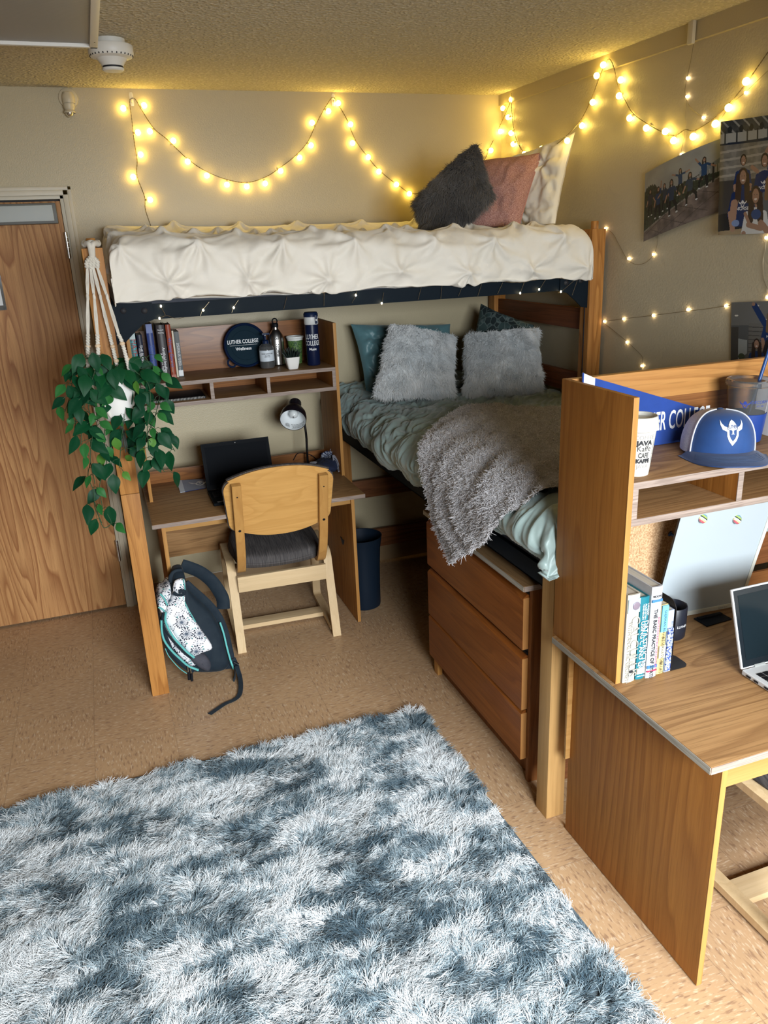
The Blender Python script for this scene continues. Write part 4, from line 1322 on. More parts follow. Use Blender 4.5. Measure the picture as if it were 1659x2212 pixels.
BULBS = [(0.257, 4.116, 2.436), (0.350, 4.116, 2.449), (0.307, 4.116, 2.337), (0.361, 4.116, 2.342), (0.306, 4.116, 2.244), (0.462, 4.116, 2.302), (0.260, 4.116, 2.149), (0.517, 4.116, 2.212), (0.600, 4.116, 2.150), (0.322, 4.116, 2.048), (0.692, 4.116, 2.108), (0.788, 4.116, 2.098), (0.880, 4.116, 2.110), (0.963, 4.116, 2.166), (1.064, 4.116, 2.225), (1.126, 4.116, 2.280), (1.139, 4.116, 2.381), (1.226, 4.116, 2.433), (1.279, 4.116, 2.469), (1.337, 4.116, 2.375), (1.343, 4.116, 2.290), (1.423, 4.116, 2.224), (1.478, 4.116, 2.156), (1.572, 4.116, 2.093), (1.643, 4.116, 2.047), (2.059, 4.116, 2.190), (2.119, 4.116, 2.252), (2.174, 4.115, 2.344), (2.156, 4.055, 2.446), (2.172, 4.028, 2.400), (2.172, 3.995, 2.478), (2.172, 3.994, 2.321), (2.172, 3.970, 2.266), (2.172, 3.850, 2.208), (2.090, 3.543, 2.199), (2.045, 3.410, 2.173), (2.050, 3.260, 2.201), (2.172, 3.337, 2.271), (2.172, 3.261, 2.353), (2.154, 3.213, 2.447), (2.154, 3.168, 2.479), (2.172, 3.066, 2.406), (2.172, 3.072, 2.348), (2.172, 2.991, 2.254), (2.172, 2.879, 2.203), (2.172, 2.761, 2.176), (2.172, 2.709, 2.138), (2.172, 2.601, 2.139), (2.172, 2.491, 2.167), (2.172, 2.433, 2.210), (2.172, 2.362, 2.279)]
HOOKS = [(0.299, 4.130, 2.478), (1.258, 4.130, 2.487), (2.170, 3.989, 2.492), (2.170, 3.147, 2.490), (2.170, 2.645, 2.506), (2.188, 3.115, 1.439), (2.188, 2.821, 1.306), (2.188, 2.188, 1.585)]
F1 = [(2.166, 2.630, 2.460), (2.184, 2.662, 2.400), (2.184, 2.675, 2.344), (2.184, 2.681, 2.305), (2.184, 2.668, 2.272), (2.184, 2.635, 2.236), (2.184, 2.573, 2.201), (2.184, 2.531, 2.182), (2.184, 2.485, 2.181), (2.184, 2.435, 2.222), (2.184, 2.374, 2.249), (2.184, 2.283, 2.297)]
F2 = [(2.184, 2.668, 2.272), (2.184, 2.666, 2.218), (2.184, 2.664, 2.163), (2.184, 2.676, 2.092)]
L1 = [(2.182, 2.672, 2.343), (2.182, 2.667, 2.282), (2.182, 2.570, 2.198), (2.182, 2.372, 2.247), (2.182, 2.674, 2.086)]
F3 = [(2.184, 3.133, 1.831), (2.184, 3.082, 1.810), (2.184, 3.042, 1.773), (2.184, 2.983, 1.715), (2.184, 2.952, 1.696), (2.184, 2.905, 1.683), (2.184, 2.850, 1.689), (2.184, 2.809, 1.712), (2.184, 2.782, 1.748), (2.184, 2.775, 1.793), (2.184, 2.776, 1.834)]
L3 = [(2.182, 3.138, 1.832), (2.182, 2.959, 1.706), (2.182, 2.797, 1.724)]
F4 = [(2.184, 3.117, 1.431), (2.184, 2.963, 1.454), (2.184, 2.773, 1.482), (2.184, 2.566, 1.513), (2.184, 2.455, 1.529), (2.184, 2.339, 1.550)]
L4 = [(2.182, 3.111, 1.431), (2.182, 2.969, 1.453), (2.182, 2.770, 1.482), (2.182, 2.565, 1.519), (2.182, 2.365, 1.545)]
F5 = [(2.184, 3.113, 1.425), (2.184, 3.050, 1.401), (2.184, 2.935, 1.357), (2.184, 2.831, 1.310), (2.184, 2.823, 1.283), (2.184, 2.824, 1.264), (2.184, 2.829, 1.238)]
L5 = [(2.182, 2.936, 1.355), (2.182, 2.822, 1.266)]
F6 = [(2.184, 2.210, 1.797), (2.184, 2.210, 1.776), (2.184, 2.208, 1.745), (2.184, 2.212, 1.702), (2.184, 2.199, 1.644), (2.184, 2.181, 1.613), (2.184, 2.182, 1.585)]
L6 = [(2.182, 2.210, 1.780), (2.182, 2.175, 1.585)]
RLED = [(0.234, 3.127, 1.625), (0.223, 3.127, 1.581), (0.388, 3.127, 1.600), (0.505, 3.127, 1.602), (0.861, 3.127, 1.644), (1.002, 3.127, 1.618), (1.112, 3.127, 1.579), (1.755, 3.127, 1.581), (1.849, 3.127, 1.591), (1.960, 3.127, 1.575)]
RWIRE = [ [(0.233, 3.128, 1.626), (0.246, 3.128, 1.593)], [(0.222, 3.128, 1.581), (0.251, 3.128, 1.589), (0.283, 3.128, 1.576), (0.314, 3.128, 1.578)], [(0.414, 3.128, 1.629), (0.386, 3.128, 1.600), (0.375, 3.128, 1.580)], [(0.526, 3.128, 1.629), (0.505, 3.128, 1.603), (0.496, 3.128, 1.584)], [(0.718, 3.128, 1.631), (0.701, 3.128, 1.583)], [(0.870, 3.128, 1.636), (0.866, 3.128, 1.584)], [(1.006, 3.128, 1.632), (1.001, 3.128, 1.614), (0.984, 3.128, 1.588)], [(1.123, 3.128, 1.621), (1.113, 3.128, 1.579)], [(1.290, 3.128, 1.633), (1.274, 3.128, 1.584)], [(1.384, 3.128, 1.632), (1.377, 3.128, 1.581)], [(1.481, 3.128, 1.632), (1.459, 3.128, 1.586)], [(1.568, 3.128, 1.629), (1.550, 3.128, 1.580)], [(1.670, 3.128, 1.631), (1.645, 3.128, 1.584)], [(1.780, 3.128, 1.638), (1.756, 3.128, 1.581)], [(1.884, 3.128, 1.635), (1.850, 3.128, 1.591), (1.834, 3.128, 1.579)], [(2.037, 3.128, 1.626), (1.961, 3.128, 1.575), (1.945, 3.128, 1.572)], [(2.047, 3.128, 1.630), (2.019, 3.128, 1.556)] ]
VINES = [ [(-0.032, 2.955, 1.433), (-0.070, 2.955, 1.338), (-0.073, 2.955, 1.221), (-0.096, 2.955, 1.120), (-0.095, 2.955, 1.023)], [(-0.014, 2.995, 1.442), (-0.095, 2.995, 1.425), (-0.133, 2.995, 1.338), (-0.156, 2.995, 1.290)], [(0.007, 3.035, 1.419), (-0.003, 3.035, 1.300), (-0.037, 3.035, 1.182), (-0.045, 3.035, 1.076), (-0.083, 3.035, 0.990), (-0.085, 3.035, 0.898)], [(0.038, 2.975, 1.424), (0.044, 2.975, 1.340), (0.042, 2.975, 1.255), (0.020, 2.975, 1.171), (-0.002, 2.975, 1.067)], [(-0.101, 3.015, 1.088), (-0.117, 3.015, 1.037), (-0.106, 3.015, 0.981), (-0.111, 3.015, 0.917), (-0.096, 3.015, 0.850)], [(0.100, 2.955, 1.421), (0.141, 2.955, 1.367), (0.138, 2.955, 1.282), (0.115, 2.955, 1.198), (0.114, 2.955, 1.110)], [(0.119, 2.995, 1.422), (0.180, 2.995, 1.391), (0.179, 2.995, 1.323), (0.151, 2.995, 1.239), (0.099, 2.995, 1.139), (0.100, 2.995, 1.048)], [(0.112, 3.035, 1.235), (0.146, 3.035, 1.178), (0.191, 3.035, 1.127), (0.209, 3.035, 1.088)], [(0.115, 2.975, 1.106), (0.144, 2.975, 1.066), (0.156, 2.975, 1.028)], [(0.070, 3.015, 1.415), (0.087, 3.015, 1.363), (0.061, 3.015, 1.297)], [(-0.106, 2.955, 0.953), (-0.100, 2.955, 0.888), (-0.089, 2.955, 0.850), (-0.062, 2.955, 0.864), (-0.070, 2.955, 0.902)], [(-0.017, 2.995, 1.426), (-0.079, 2.995, 1.382), (-0.120, 2.995, 1.269), (-0.139, 2.995, 1.203)], [(0.119, 3.035, 1.408), (0.113, 3.035, 1.306), (0.090, 3.035, 1.202), (0.065, 3.035, 1.080)], [(-0.016, 2.975, 1.462), (-0.034, 2.975, 1.471), (-0.081, 2.975, 1.467), (-0.124, 2.975, 1.390)], [(0.096, 3.015, 1.430), (0.141, 3.015, 1.459), (0.161, 3.015, 1.424), (0.187, 3.015, 1.370)], [(0.014, 2.955, 1.429), (-0.029, 2.955, 1.351), (-0.090, 2.955, 1.307), (-0.119, 2.955, 1.175)] ]
R0 = [(-0.004, 3.100, 1.774), (-0.018, 3.079, 1.675), (-0.037, 3.052, 1.547), (-0.044, 3.046, 1.504), (-0.056, 3.040, 1.424)]
R1 = [(0.007, 3.100, 1.773), (0.004, 3.054, 1.675), (-0.005, 2.996, 1.550), (-0.010, 2.983, 1.508), (-0.020, 2.970, 1.405)]
R2 = [(0.016, 3.100, 1.776), (0.025, 3.096, 1.672), (0.037, 3.092, 1.537), (0.041, 3.091, 1.489), (0.046, 3.090, 1.425)]
R3 = [(0.030, 3.100, 1.775), (0.048, 3.065, 1.672), (0.067, 3.020, 1.542), (0.075, 3.010, 1.510), (0.087, 3.000, 1.396)]
BEADS = [(-0.043, 3.050, 1.508), (-0.010, 2.985, 1.513), (0.041, 3.090, 1.496), (0.074, 3.010, 1.512), (-0.054, 3.050, 1.451), (-0.014, 2.985, 1.458), (0.046, 3.090, 1.443), (0.083, 3.010, 1.455)]
WIRE = plain('clear_brown_cord', (.16, .115, .05), .4)
GLOW = plain('warm_globe_bulb', (.9, .75, .4), .4, emit=((1.0, .69, .13), BULB))
LEDM = plain('warm_led', (.9, .8, .6), .4, emit=((1.0, .74, .40), FAIRY))
SOCK = plain('clear_socket', (.55, .45, .25), .3)
SILVER = plain('thin_silver_wire', (.22, .17, .10), .35, .6)
def twist(pts, r=.0012, amp=.0022, turns=55):
    c = catmull(pts, 10)
    d = np.concatenate([[0], np.cumsum(np.linalg.norm(np.diff(c, axis=0), axis=1))])
    n = int(d[-1] / .006)
    t = np.linspace(0, d[-1], n)
    c = np.stack([np.interp(t, d, c[:, k]) for k in range(3)], 1)
    T = np.gradient(c, axis=0); T /= np.linalg.norm(T, axis=1, keepdims=True)
    a = np.cross(T, [.3, .5, .81]); a /= np.linalg.norm(a, axis=1, keepdims=True)
    b = np.cross(T, a)
    ph = t * 2 * PI / .028
    off = a * np.cos(ph)[:, None] + b * np.sin(ph)[:, None]
    return c + off * amp * .5, c - off * amp * .5
sl = thing('string_lights', 'warm globe string lights swagged along the back and right walls', 'string lights', (1.2, 4.12, 1.95))
w = B()
for c in twist(CORD): w.tube(c, .0011, 5)
w.build('cord', WIRE, sl, smooth=70)
cc = catmull(CORD, 10)
gb = B().sphere((0, 0, 0), .0125, 10, 14)
gb_me = None
for p in BULBS:
    p = Vector(p)
    q = cc[np.argmin(np.linalg.norm(cc - np.array(p), axis=1))]
    if gb_me is None:
        o = gb.build('bulb', GLOW, sl, world=False, smooth=180); gb_me = o.data
        o.location = p - sl.location
    else:
        o = bpy.data.objects.new('bulb', gb_me); COL.objects.link(o); o.parent = sl; o.location = p - sl.location
    d = Vector(q) - p
    if d.length > .012:
        s = B().tube([tuple(p + d.normalized() * .009), tuple(p + d.normalized() * .02)], [.0062, .0042], 8).build('bulb_socket', SOCK, o)
        # socket is a sub-part: keep it in the bulb's frame
        s.data.transform(Matrix.Translation((0, 0, 0)))

def fairy(label, loc, wires, leds, cat='fairy lights'):
    t = thing('fairy_lights', label, cat, loc)
    for pts in wires: B().tube(catmull(pts, 8), .0008, 5).build('wire', SILVER, t, smooth=70)
    me = None
    for p in leds:
        if me is None:
            o = B().sphere((0, 0, 0), .0034, 6, 8, (1, 1, 1.4)).build('led', LEDM, t, world=False, smooth=180); me = o.data
        else:
            o = bpy.data.objects.new('led', me); COL.objects.link(o); o.parent = t
        o.location = Vector(p) - t.location
    return t
fl = fairy('fine wire fairy lights hanging from the battery pack at the ceiling beam', (2.18, 2.65, 2.2), [F1, F2], L1)
# battery pack
w = B().box(-.016, .0, -.014, .014, -.045, .03, .006)
o = w.build('battery_pack', plain('frosted_battery_case', (.62, .56, .44), .3), fl, world=False); o.location = (2.168 - 2.18, 2.64 - 2.65, 2.49 - 2.2)
fairy('short fairy-light loop hanging beside the loft post below the jumping photo', (2.18, 2.95, 1.75), [F3], L3)
fairy('fairy lights strung level from the loft post towards the lower photo', (2.18, 2.75, 1.48), [F4], L4)
fairy('fairy lights running down behind the near hutch', (2.18, 2.95, 1.35), [F5], L5)
fairy('fairy lights between the gym photo and the lower photo', (2.18, 2.2, 1.68), [F6], L6)
fairy('fairy lights draped over the front steel rail of the loft bed', (1.08, 3.128, 1.6), RWIRE, RLED)
HOOKM = plain('clear_hook', (.74, .70, .60), .2)
def hook(p, nrm, label):
    # built facing -y, then turned
    t = thing('wall_hook', label, 'hook', p, (0, 0, 0 if nrm == 'y' else PI / 2), 'clear adhesive hooks')
    pl = [(-.007, -.03), (.007, -.03), (.009, -.02), (.009, .018), (.005, .026), (-.005, .026), (-.009, .018), (-.009, -.02)]
    B().prism(pl, 'y', -.003, -.0005, .001).build('hook_plate', HOOKM, t, world=False)
    B().tube(catmull([(0, -.003, -.004), (0, -.010, -.014), (0, -.014, -.012), (0, -.015, -.004)], 5), .0028, 8).build('hook_arm', HOOKM, t, world=False)
hl = ['clear hook above the left end of the globe string lights', 'clear hook at the middle peak of the lights on the back wall', 'clear hook in the corner above the pillows',
      'clear hook at the peak of the lights on the right wall beam', 'clear hook carrying the battery pack on the right wall beam', 'clear hook beside the loft post at pillow height', 'clear hook just above the near hutch', 'clear hook at the top of the lower photo']
for p, l in zip(HOOKS, hl): hook(p, 'y' if p[1] > 4.1 else 'x', l)

# ================================================================== ceiling fixture, detector, alarm
fx = thing('ceiling_light', 'unlit boxy ceiling light with a ribbed diffuser', 'ceiling light', (-.35, 2.33, ZC))
x0, x1, y0, y1, zb = -.85, .132, 1.70, 2.985, 2.44
w = B()
w.box(x0, x1, y1 - .018, y1, zb, ZC, .002).box(x0, x1, y0, y0 + .018, zb, ZC, .002).box(x1 - .024, x1, y0, y1, zb, ZC, .002).box(x0, x0 + .024, y0, y1, zb, ZC, .002)
w.build('housing', WHITE, fx)
DIFF = NT('ribbed_diffuser')
def _d(k):
    k.base((.30, .29, .26)); k.rough(.35)
    wv = k.n('TexWave', bands_direction='Y'); wv.inputs['Scale'].default_value = 60; k.l(k.tc(), wv.inputs[0])
    k.bump(wv.outputs['Fac'], .35, .003)
_d(DIFF)
B().box(x0 + .02, x1 - .02, y0 + .014, y1 - .014, zb + .010, zb + .016, .001).build('diffuser', DIFF.m, fx)
B().box(x1 - .012, x1 - .008, 2.9, 2.905, zb - .0006, zb + .001, 0).build('latch', BLACK, fx)
sd = thing('smoke_detector', 'round white smoke detector on the ceiling beside the light', 'smoke detector', (.185, 3.225, ZC))
B().lathe([(.052, ZC), (.052, ZC - .018), (.074, ZC - .019), (.076, ZC - .022), (.076, ZC - .046), (.070, ZC - .055), (.052, ZC - .060), (.040, ZC - .075), (.036, ZC - .083), (.0001, ZC - .083)][::-1], 48, (.185, 3.225, 0)).build('body', WHITE, sd)
w = B()
for i in range(30):
    a = i * 2 * PI / 30
    w.box(-.0016, .0016, .064, .0735, -.0545, -.048, 0, M=Matrix.Translation((.185, 3.225, ZC)) @ Matrix.Rotation(a, 4, 'Z'))
w.build('vent', MATTBLACK, sd)
B().lathe([(.0345, ZC - .0825), (.0345, ZC - .089)][::-1], 32, (.185, 3.225, 0)).build('sensor_gap', MATTBLACK, sd)
B().lathe([(.0001, ZC - .098), (.032, ZC - .098), (.037, ZC - .094), (.037, ZC - .089), (.0001, ZC - .089)], 32, (.185, 3.225, 0)).build('cap', WHITE, sd)
al = thing('wall_sensor', 'small cream round-backed sensor with a chrome eye high on the back wall', 'sensor', (.028, YB, 2.47))
CREAMP = plain('cream_plastic', (.60, .53, .39), .4)
B().lathe([(.0001, .014), (.030, .014), (.040, .009), (.042, 0)][::-1], 32, (.028, YB, 2.475), Matrix.Rotation(PI / 2, 4, 'X')).build('base', CREAMP, al)
B().lathe([(.026, 0), (.028, .01), (.027, .03), (.020, .045), (.0001, .05)], 24, (.028, YB - .02, 2.452)).build('dome', CREAMP, al)
B().lathe([(.0001, -.032), (.018, -.03), (.024, -.015), (.024, .0), (.0001, .002)], 24, (.026, YB - .024, 2.45)).build('shade', CREAMP, al)
B().sphere((.024, YB - .030, 2.413), .0185, 10, 18).build('eye', plain('mirror_eye', (.85, .85, .85), .06, 1.0), al, smooth=180)
B().lathe([(.024, 0), (.025, .006), (.020, .012)], 24, (.025, YB - .028, 2.412)).build('eye_ring', CREAMP, al)

# ================================================================== hanging plant
mh = thing('plant_hanger', 'cream macrame plant hanger with wooden beads looped over the loft post', 'plant hanger', (.022, 3.09, 1.85))
ROPE = fabric('cotton_rope', (.74, .70, .62), (.62, .58, .50), .9, 400, .5, .2)
BEADM = plain('pale_wood_bead', (.70, .53, .36), .55)
def rope(pts, r, n=8, k=10):
    """two-strand twisted knot column"""
    c = catmull(pts, k)
    d = np.concatenate([[0], np.cumsum(np.linalg.norm(np.diff(c, axis=0), axis=1))])
    t = np.linspace(0, d[-1], max(int(d[-1] / .004), 6))
    c = np.stack([np.interp(t, d, c[:, j]) for j in range(3)], 1)
    return c, t
def braid(w, pts, r, pitch=.022, amp=.006):
    c, t = rope(pts, r)
    for s in (0, PI):
        ph = t * 2 * PI / pitch + s
        o = np.stack([np.cos(ph) * amp, np.sin(ph) * amp, 0 * ph], 1)
        w.tube(c + o, r, 6)
w = B()
ringp = [(.022 + .026 * math.cos(a), 3.157 + .030 * math.sin(a), 1.856 + .004 * math.sin(3 * a)) for a in np.linspace(0, 2 * PI, 25)[:-1]]
w.tube(ringp, .009, 8, closed=True)
w.tube(catmull([(.006, 3.128, 1.856), (.016, 3.108, 1.85), (.018, 3.104, 1.81)], 6), .010, 8).tube(catmull([(.040, 3.128, 1.856), (.026, 3.108, 1.85), (.020, 3.104, 1.81)], 6), .010, 8)
w.build('loop', ROPE, mh, smooth=70)
for i, R_ in enumerate((R0, R1, R2, R3)):
    top = (.018, 3.103, 1.815)
    w = B()
    braid(w, [top, ((top[0] + R_[0][0]) / 2 + (i - 1.5) * .006, 3.098, 1.795), R_[0]], .0052, .018, .0045)
    P = [np.array(p) for p in R_]
    for dx in (-.005, -.0017, .0017, .005):
        w.tube([P[0] + (dx * .6, 0, 0), (P[0] + P[1]) / 2 + (dx, 0, 0), P[1] + (dx * .5, -.002, 0), (P[1] + P[2]) / 2 + (dx, 0, 0), P[2] + (dx * .7, 0, 0)], .0017, 6)
    w.sphere(P[1] + (0, -.001, 0), .0062, 8, 10, (.9, .8, 2.2))
    braid(w, [P[2], P[3], P[4]], .0042, .02, .0042)
    # under the pot
    w.tube(catmull([P[4], (.028 + (P[4][0] - .028) * .95, 3.03 + (P[4][1] - 3.03) * .95, 1.30), (.028 + (P[4][0] - .028) * .5, 3.03 + (P[4][1] - 3.03) * .5, 1.243), (.028, 3.03, 1.232)], 6), .006, 8, flat=(1.6, .7))
    o = w.build('cord', ROPE, mh, smooth=70)
    for b in (BEADS[i], BEADS[i + 4]):
        B().sphere(b, .0098, 10, 14, (1, 1, .85)).build('bead', BEADM, o, smooth=180)
w = B().sphere((.028, 3.03, 1.225), .013, 8, 12, (1.2, 1, 1))
for i in range(14):
    a = i * 2.4; w.tube(catmull([(.028, 3.03, 1.222), (.028 + .008 * math.cos(a), 3.03 + .008 * math.sin(a), 1.19), (.028 + .010 * math.cos(a), 3.03 + .010 * math.sin(a), 1.15 - .02 * (i % 3))], 5), .0016, 5)
w.build('tassel', fabric('dark_tassel', (.06, .07, .055), None, .9), mh)
pp_ = thing('potted_plant', 'trailing heart-leaf vine in a white pot in the macrame hanger', 'plant', (.028, 3.03, 1.236))
B().lathe([(.0001, 1.236), (.046, 1.236), (.052, 1.24), (.062, 1.28), (.070, 1.34), (.0745, 1.40), (.0755, 1.412), (.072, 1.412), (.067, 1.35), (.0001, 1.345)], 48, (.028, 3.03, 0)).build('pot', plain('white_glazed_pot', (.80, .79, .76), .3), pp_, smooth=50)
B().lathe([(.0001, 1.395), (.072, 1.392)], 24, (.028, 3.03, 0)).build('soil', plain('dark_moss', (.03, .035, .02), .95, bump=(80, .6, .01)), pp_)
LEAF = NT('glossy_vine_leaf')
def _leaf(k):
    a = k.n('Attribute', attribute_name='tint')
    k.l(a.outputs['Color'], k.b.inputs['Base Color'])
    k.rough(.5); k.b.inputs['Specular IOR Level'].default_value = .18
_leaf(LEAF)
def leaf_verts(L, W):
    """heart-shaped blade, tip towards -y, folded along the midrib; returns verts, faces"""
    rows = []
    for i, t in enumerate(np.linspace(0, 1, 11)):
        wd = W * (math.sin(PI * t ** .62) ** .8) * (1 - .25 * t) if 0 < t < 1 else .0008
        y = -L * t + (L * .10 if t < .001 else 0)
        notch = L * .10 * max(0, 1 - t * 5)
        r = []
        for s in (-1, -.66, -.33, 0, .33, .66, 1):
            z = .22 * abs(s) * wd - .30 * L * t ** 2.2 - .12 * wd * s * s
            r.append((s * wd, y - L * .0 + (abs(s) - 0) * notch, z))
        rows.append(r)
    return np.array(rows)
lv_, lf_, lc_ = [], [], []
stem = B()
rngl = np.random.default_rng(12)
lw = B()
cols = []
def add_leaf(p, size, face, tipdir, tone):
    G = leaf_verts(size, size * .40)
    z = Vector(face).normalized()
    y = -Vector(tipdir); y = (y - z * y.dot(z)).normalized()
    x = y.cross(z)
    M = Matrix(((x.x, y.x, z.x, p[0]), (x.y, y.y, z.y, p[1]), (x.z, y.z, z.z, p[2]), (0, 0, 0, 1)))
    lw.grid(tf(G.reshape(-1, 3), M).reshape(G.shape))
    cols.append((tone, G.shape[0] * G.shape[1]))
for vi, vp in enumerate(VINES):
    c = catmull(vp, 12)
    stem.tube(c, .0016, 6)
    d = np.concatenate([[0], np.cumsum(np.linalg.norm(np.diff(c, axis=0), axis=1))])
    s = .012 + .01 * rngl.random(); side = 1
    while s < d[-1]:
        p = np.array([np.interp(s, d, c[:, k]) for k in range(3)])
        a = rngl.uniform(-1.2, 1.2)
        out = np.array([side * (.030 * rngl.random() + .010), -.014 + .02 * rngl.normal(), rngl.normal(0, .012)])
        q = p + out
        stem.tube([p, (p + q) / 2 + (0, 0, .008), q], .0011, 5)
        face = (rngl.normal(.10 * side, .40), -1 + .3 * rngl.random(), .55 + rngl.normal(0, .3))
        tip = (side * .5 + rngl.normal(0, .4), -.15, -1.0)
        tone = rngl.random()
        col = (.003, .040 + .018 * tone, .017) if tone < .74 else (.022, .125, .028)
        if tone > .95: col = (.075, .20, .03)
        add_leaf(q, rngl.uniform(.048, .068) * (1.0 if tone < .74 else .72), face, tip, col)
        s += (rngl.uniform(.017, .027) if d[-1] < .25 else rngl.uniform(.02, .034)) * (1 + 1.6 * float(smooth01(1.16 - p[2], .0, .22))); side = -side
# crown leaves over the pot rim
for i in range(16):
    a = rngl.uniform(0, 2 * PI); r = rngl.uniform(.03, .10)
    p = np.array([.028 + r * math.cos(a), 3.03 + r * math.sin(a) * .8 - .01, 1.415 + rngl.uniform(-.01, .03)])
    stem.tube([(.028 + .02 * math.cos(a), 3.03 + .02 * math.sin(a), 1.392), (p[0] * .6 + .4 * .028, p[1] * .6 + .4 * 3.03, 1.425), p], .0012, 5)
    add_leaf(p, rngl.uniform(.05, .068), (math.cos(a) * .3, -.7, .8), (math.cos(a), math.sin(a) - .3, -.5), (.004, .052 + .015 * rngl.random(), .018))
stem.build('vine', plain('vine_stem', (.02, .06, .02), .6), pp_, smooth=70)
lo = lw.build('foliage', LEAF.m, pp_, smooth=180)
at_ = lo.data.attributes.new('tint', 'FLOAT_COLOR', 'POINT')
arr = np.concatenate([np.tile((*c, 1.0), (n, 1)) for c, n in cols]).astype(np.float32)
at_.data.foreach_set('color', arr.reshape(-1))

# ================================================================== photo prints on the right wall
class Raster:
    def __init__(s, w, h, col):
        s.w, s.h = w, h
        s.a = np.empty((h, w, 3)); s.a[:] = col
        s.y, s.x = np.mgrid[0:h, 0:w]
        s.x = (s.x + .5) / w; s.y = (s.y + .5) / h
    def poly(s, pts, col, al=1.0):
        pts = np.asarray(pts, float)
        ins = np.zeros(s.x.shape, bool)
        j = len(pts) - 1
        for i in range(len(pts)):
            xi, yi = pts[i]; xj, yj = pts[j]
            c = ((yi > s.y) != (yj > s.y)) & (s.x < (xj - xi) * (s.y - yi) / (yj - yi + 1e-12) + xi)
            ins ^= c
            j = i
        s.a[ins] = s.a[ins] * (1 - al) + np.array(col) * al
    def ell(s, cx, cy, rx, ry, col, al=1.0):
        m = ((s.x - cx) / rx) ** 2 + ((s.y - cy) / ry) ** 2 < 1
        s.a[m] = s.a[m] * (1 - al) + np.array(col) * al
    def line(s, x0, y0, x1, y1, t, col, asp=1.0, al=1.0):
        dx, dy = (x1 - x0) * asp, y1 - y0
        L = max(dx * dx + dy * dy, 1e-9)
        px, py = (s.x - x0) * asp, s.y - y0
        u = np.clip((px * dx + py * dy) / L, 0, 1)
        m = np.hypot(px - u * dx, py - u * dy) < t
        s.a[m] = s.a[m] * (1 - al) + np.array(col) * al
    def noise(s, mask, amt, sc, seed=0):
        n = fbm(s.x * sc, s.y * sc, seed, 3)
        s.a[mask] *= (1 + amt * n[mask])[:, None]
    def person(s, x, y, h, shirt, pants, hair, asp, la=0, ra=0, ll=0, lr=0, skin=(.34, .2, .14), shirtw=1.0):
        """standing or leaping figure, feet at y, height h; arm angles in degrees from straight down"""
        k = h
        hx, hy = x, y - h * .93
        sh = y - h * .80; hip = y - h * .46
        s.ell(hx, hy - .005 * k, .075 * k / asp, .088 * k, hair)
        s.line(hx - .05 * k / asp, hy, hx - .06 * k / asp, sh + .10 * k, .035 * k, hair, asp); s.line(hx + .05 * k / asp, hy, hx + .06 * k / asp, sh + .08 * k, .03 * k, hair, asp)
        for sg, a in ((-1, ll), (1, lr)):
            kx, ky = x + sg * .06 * k / asp + math.sin(math.radians(a)) * .24 * k / asp, hip + math.cos(math.radians(a)) * .24 * k
            fx2, fy = kx + math.sin(math.radians(a * .2)) * .22 * k / asp, ky + math.cos(math.radians(a * .2)) * .22 * k
            s.line(x + sg * .05 * k / asp, hip, kx, ky, .055 * k, pants, asp); s.line(kx, ky, fx2, fy, .04 * k, pants, asp)
            s.ell(fx2, fy, .05 * k / asp, .025 * k, (.6, .62, .65))
        s.poly([(x - .12 * k / asp, sh), (x + .12 * k / asp, sh), (x + .10 * k / asp, hip + .02), (x - .10 * k / asp, hip + .02)], shirt)
        for sg, a in ((-1, la), (1, ra)):
            ax = x + sg * .11 * k / asp; ay = sh + .03 * k
            ex, ey = ax + sg * math.sin(math.radians(a)) * .19 * k / asp, ay + math.cos(math.radians(a)) * .19 * k
            wx, wy = ex + sg * math.sin(math.radians(a)) * .18 * k / asp, ey + math.cos(math.radians(a)) * .18 * k
            s.line(ax, ay, ex, ey, .038 * k, shirt, asp); s.line(ex, ey, wx, wy, .03 * k, skin, asp)
        s.ell(hx, hy + .012 * k, .048 * k / asp, .062 * k, skin)
        s.ell(hx, hy + .04 * k, .022 * k / asp, .010 * k, (.62, .52, .48))
    def txt(s, body, cx, cy, size, col, asp):
        v, f = text(body, 1.0, 'CENTER', .02)
        for q in f:
            s.poly([(cx + v[i][0] * size / asp, cy - v[i][1] * size) for i in q], col)
    def crest(s, cx, cy, r, col, asp):
        for P in CREST:
            s.poly([(cx + p[0] * r / asp, cy - p[1] * r) for p in P], col)

# horned-helmet crest used on cap, tumbler, pennant and shirts (unit size)
def _ringstrip(outer, inner):
    return [[outer[i], outer[i + 1], inner[i + 1], inner[i]] for i in range(len(outer) - 1)]
CREST = [
    [(-.36, .10), (-.33, .32), (-.18, .58), (0, .74), (.18, .58), (.33, .32), (.36, .10), (.20, .05), (0, .03), (-.20, .05)],
    [(-.40, .20), (-.62, .28), (-.84, .46), (-1.0, .72), (-.93, .36), (-.74, .06), (-.40, -.06)],
    [(.40, .20), (.62, .28), (.84, .46), (1.0, .72), (.93, .36), (.74, .06), (.40, -.06)],
    [(-.10, .03), (-.05, -.02), (-.05, -.16), (-.13, -.20), (.13, -.20), (.05, -.16), (.05, -.02), (.10, .03)],
] + _ringstrip([(-.44, .08), (-.40, -.30), (-.26, -.56), (0, -.80), (.26, -.56), (.40, -.30), (.44, .08)],
               [(-.28, .05), (-.26, -.24), (-.17, -.42), (0, -.58), (.17, -.42), (.26, -.24), (.28, .05)])
def crest_mesh():
    """triangulated crest, as (verts, faces)"""
    V, Fc = [], []
    for P in CREST:
        bm = bmesh.new()
        f = bm.faces.new([bm.verts.new((p[0], p[1], 0)) for p in P])
        bmesh.ops.triangulate(bm, faces=[f])
        bm.verts.index_update()
        k = len(V)
        V += [v.co[:] for v in bm.verts]; Fc += [[v.index + k for v in q.verts] for q in bm.faces]
        bm.free()
    return np.array(V), Fc

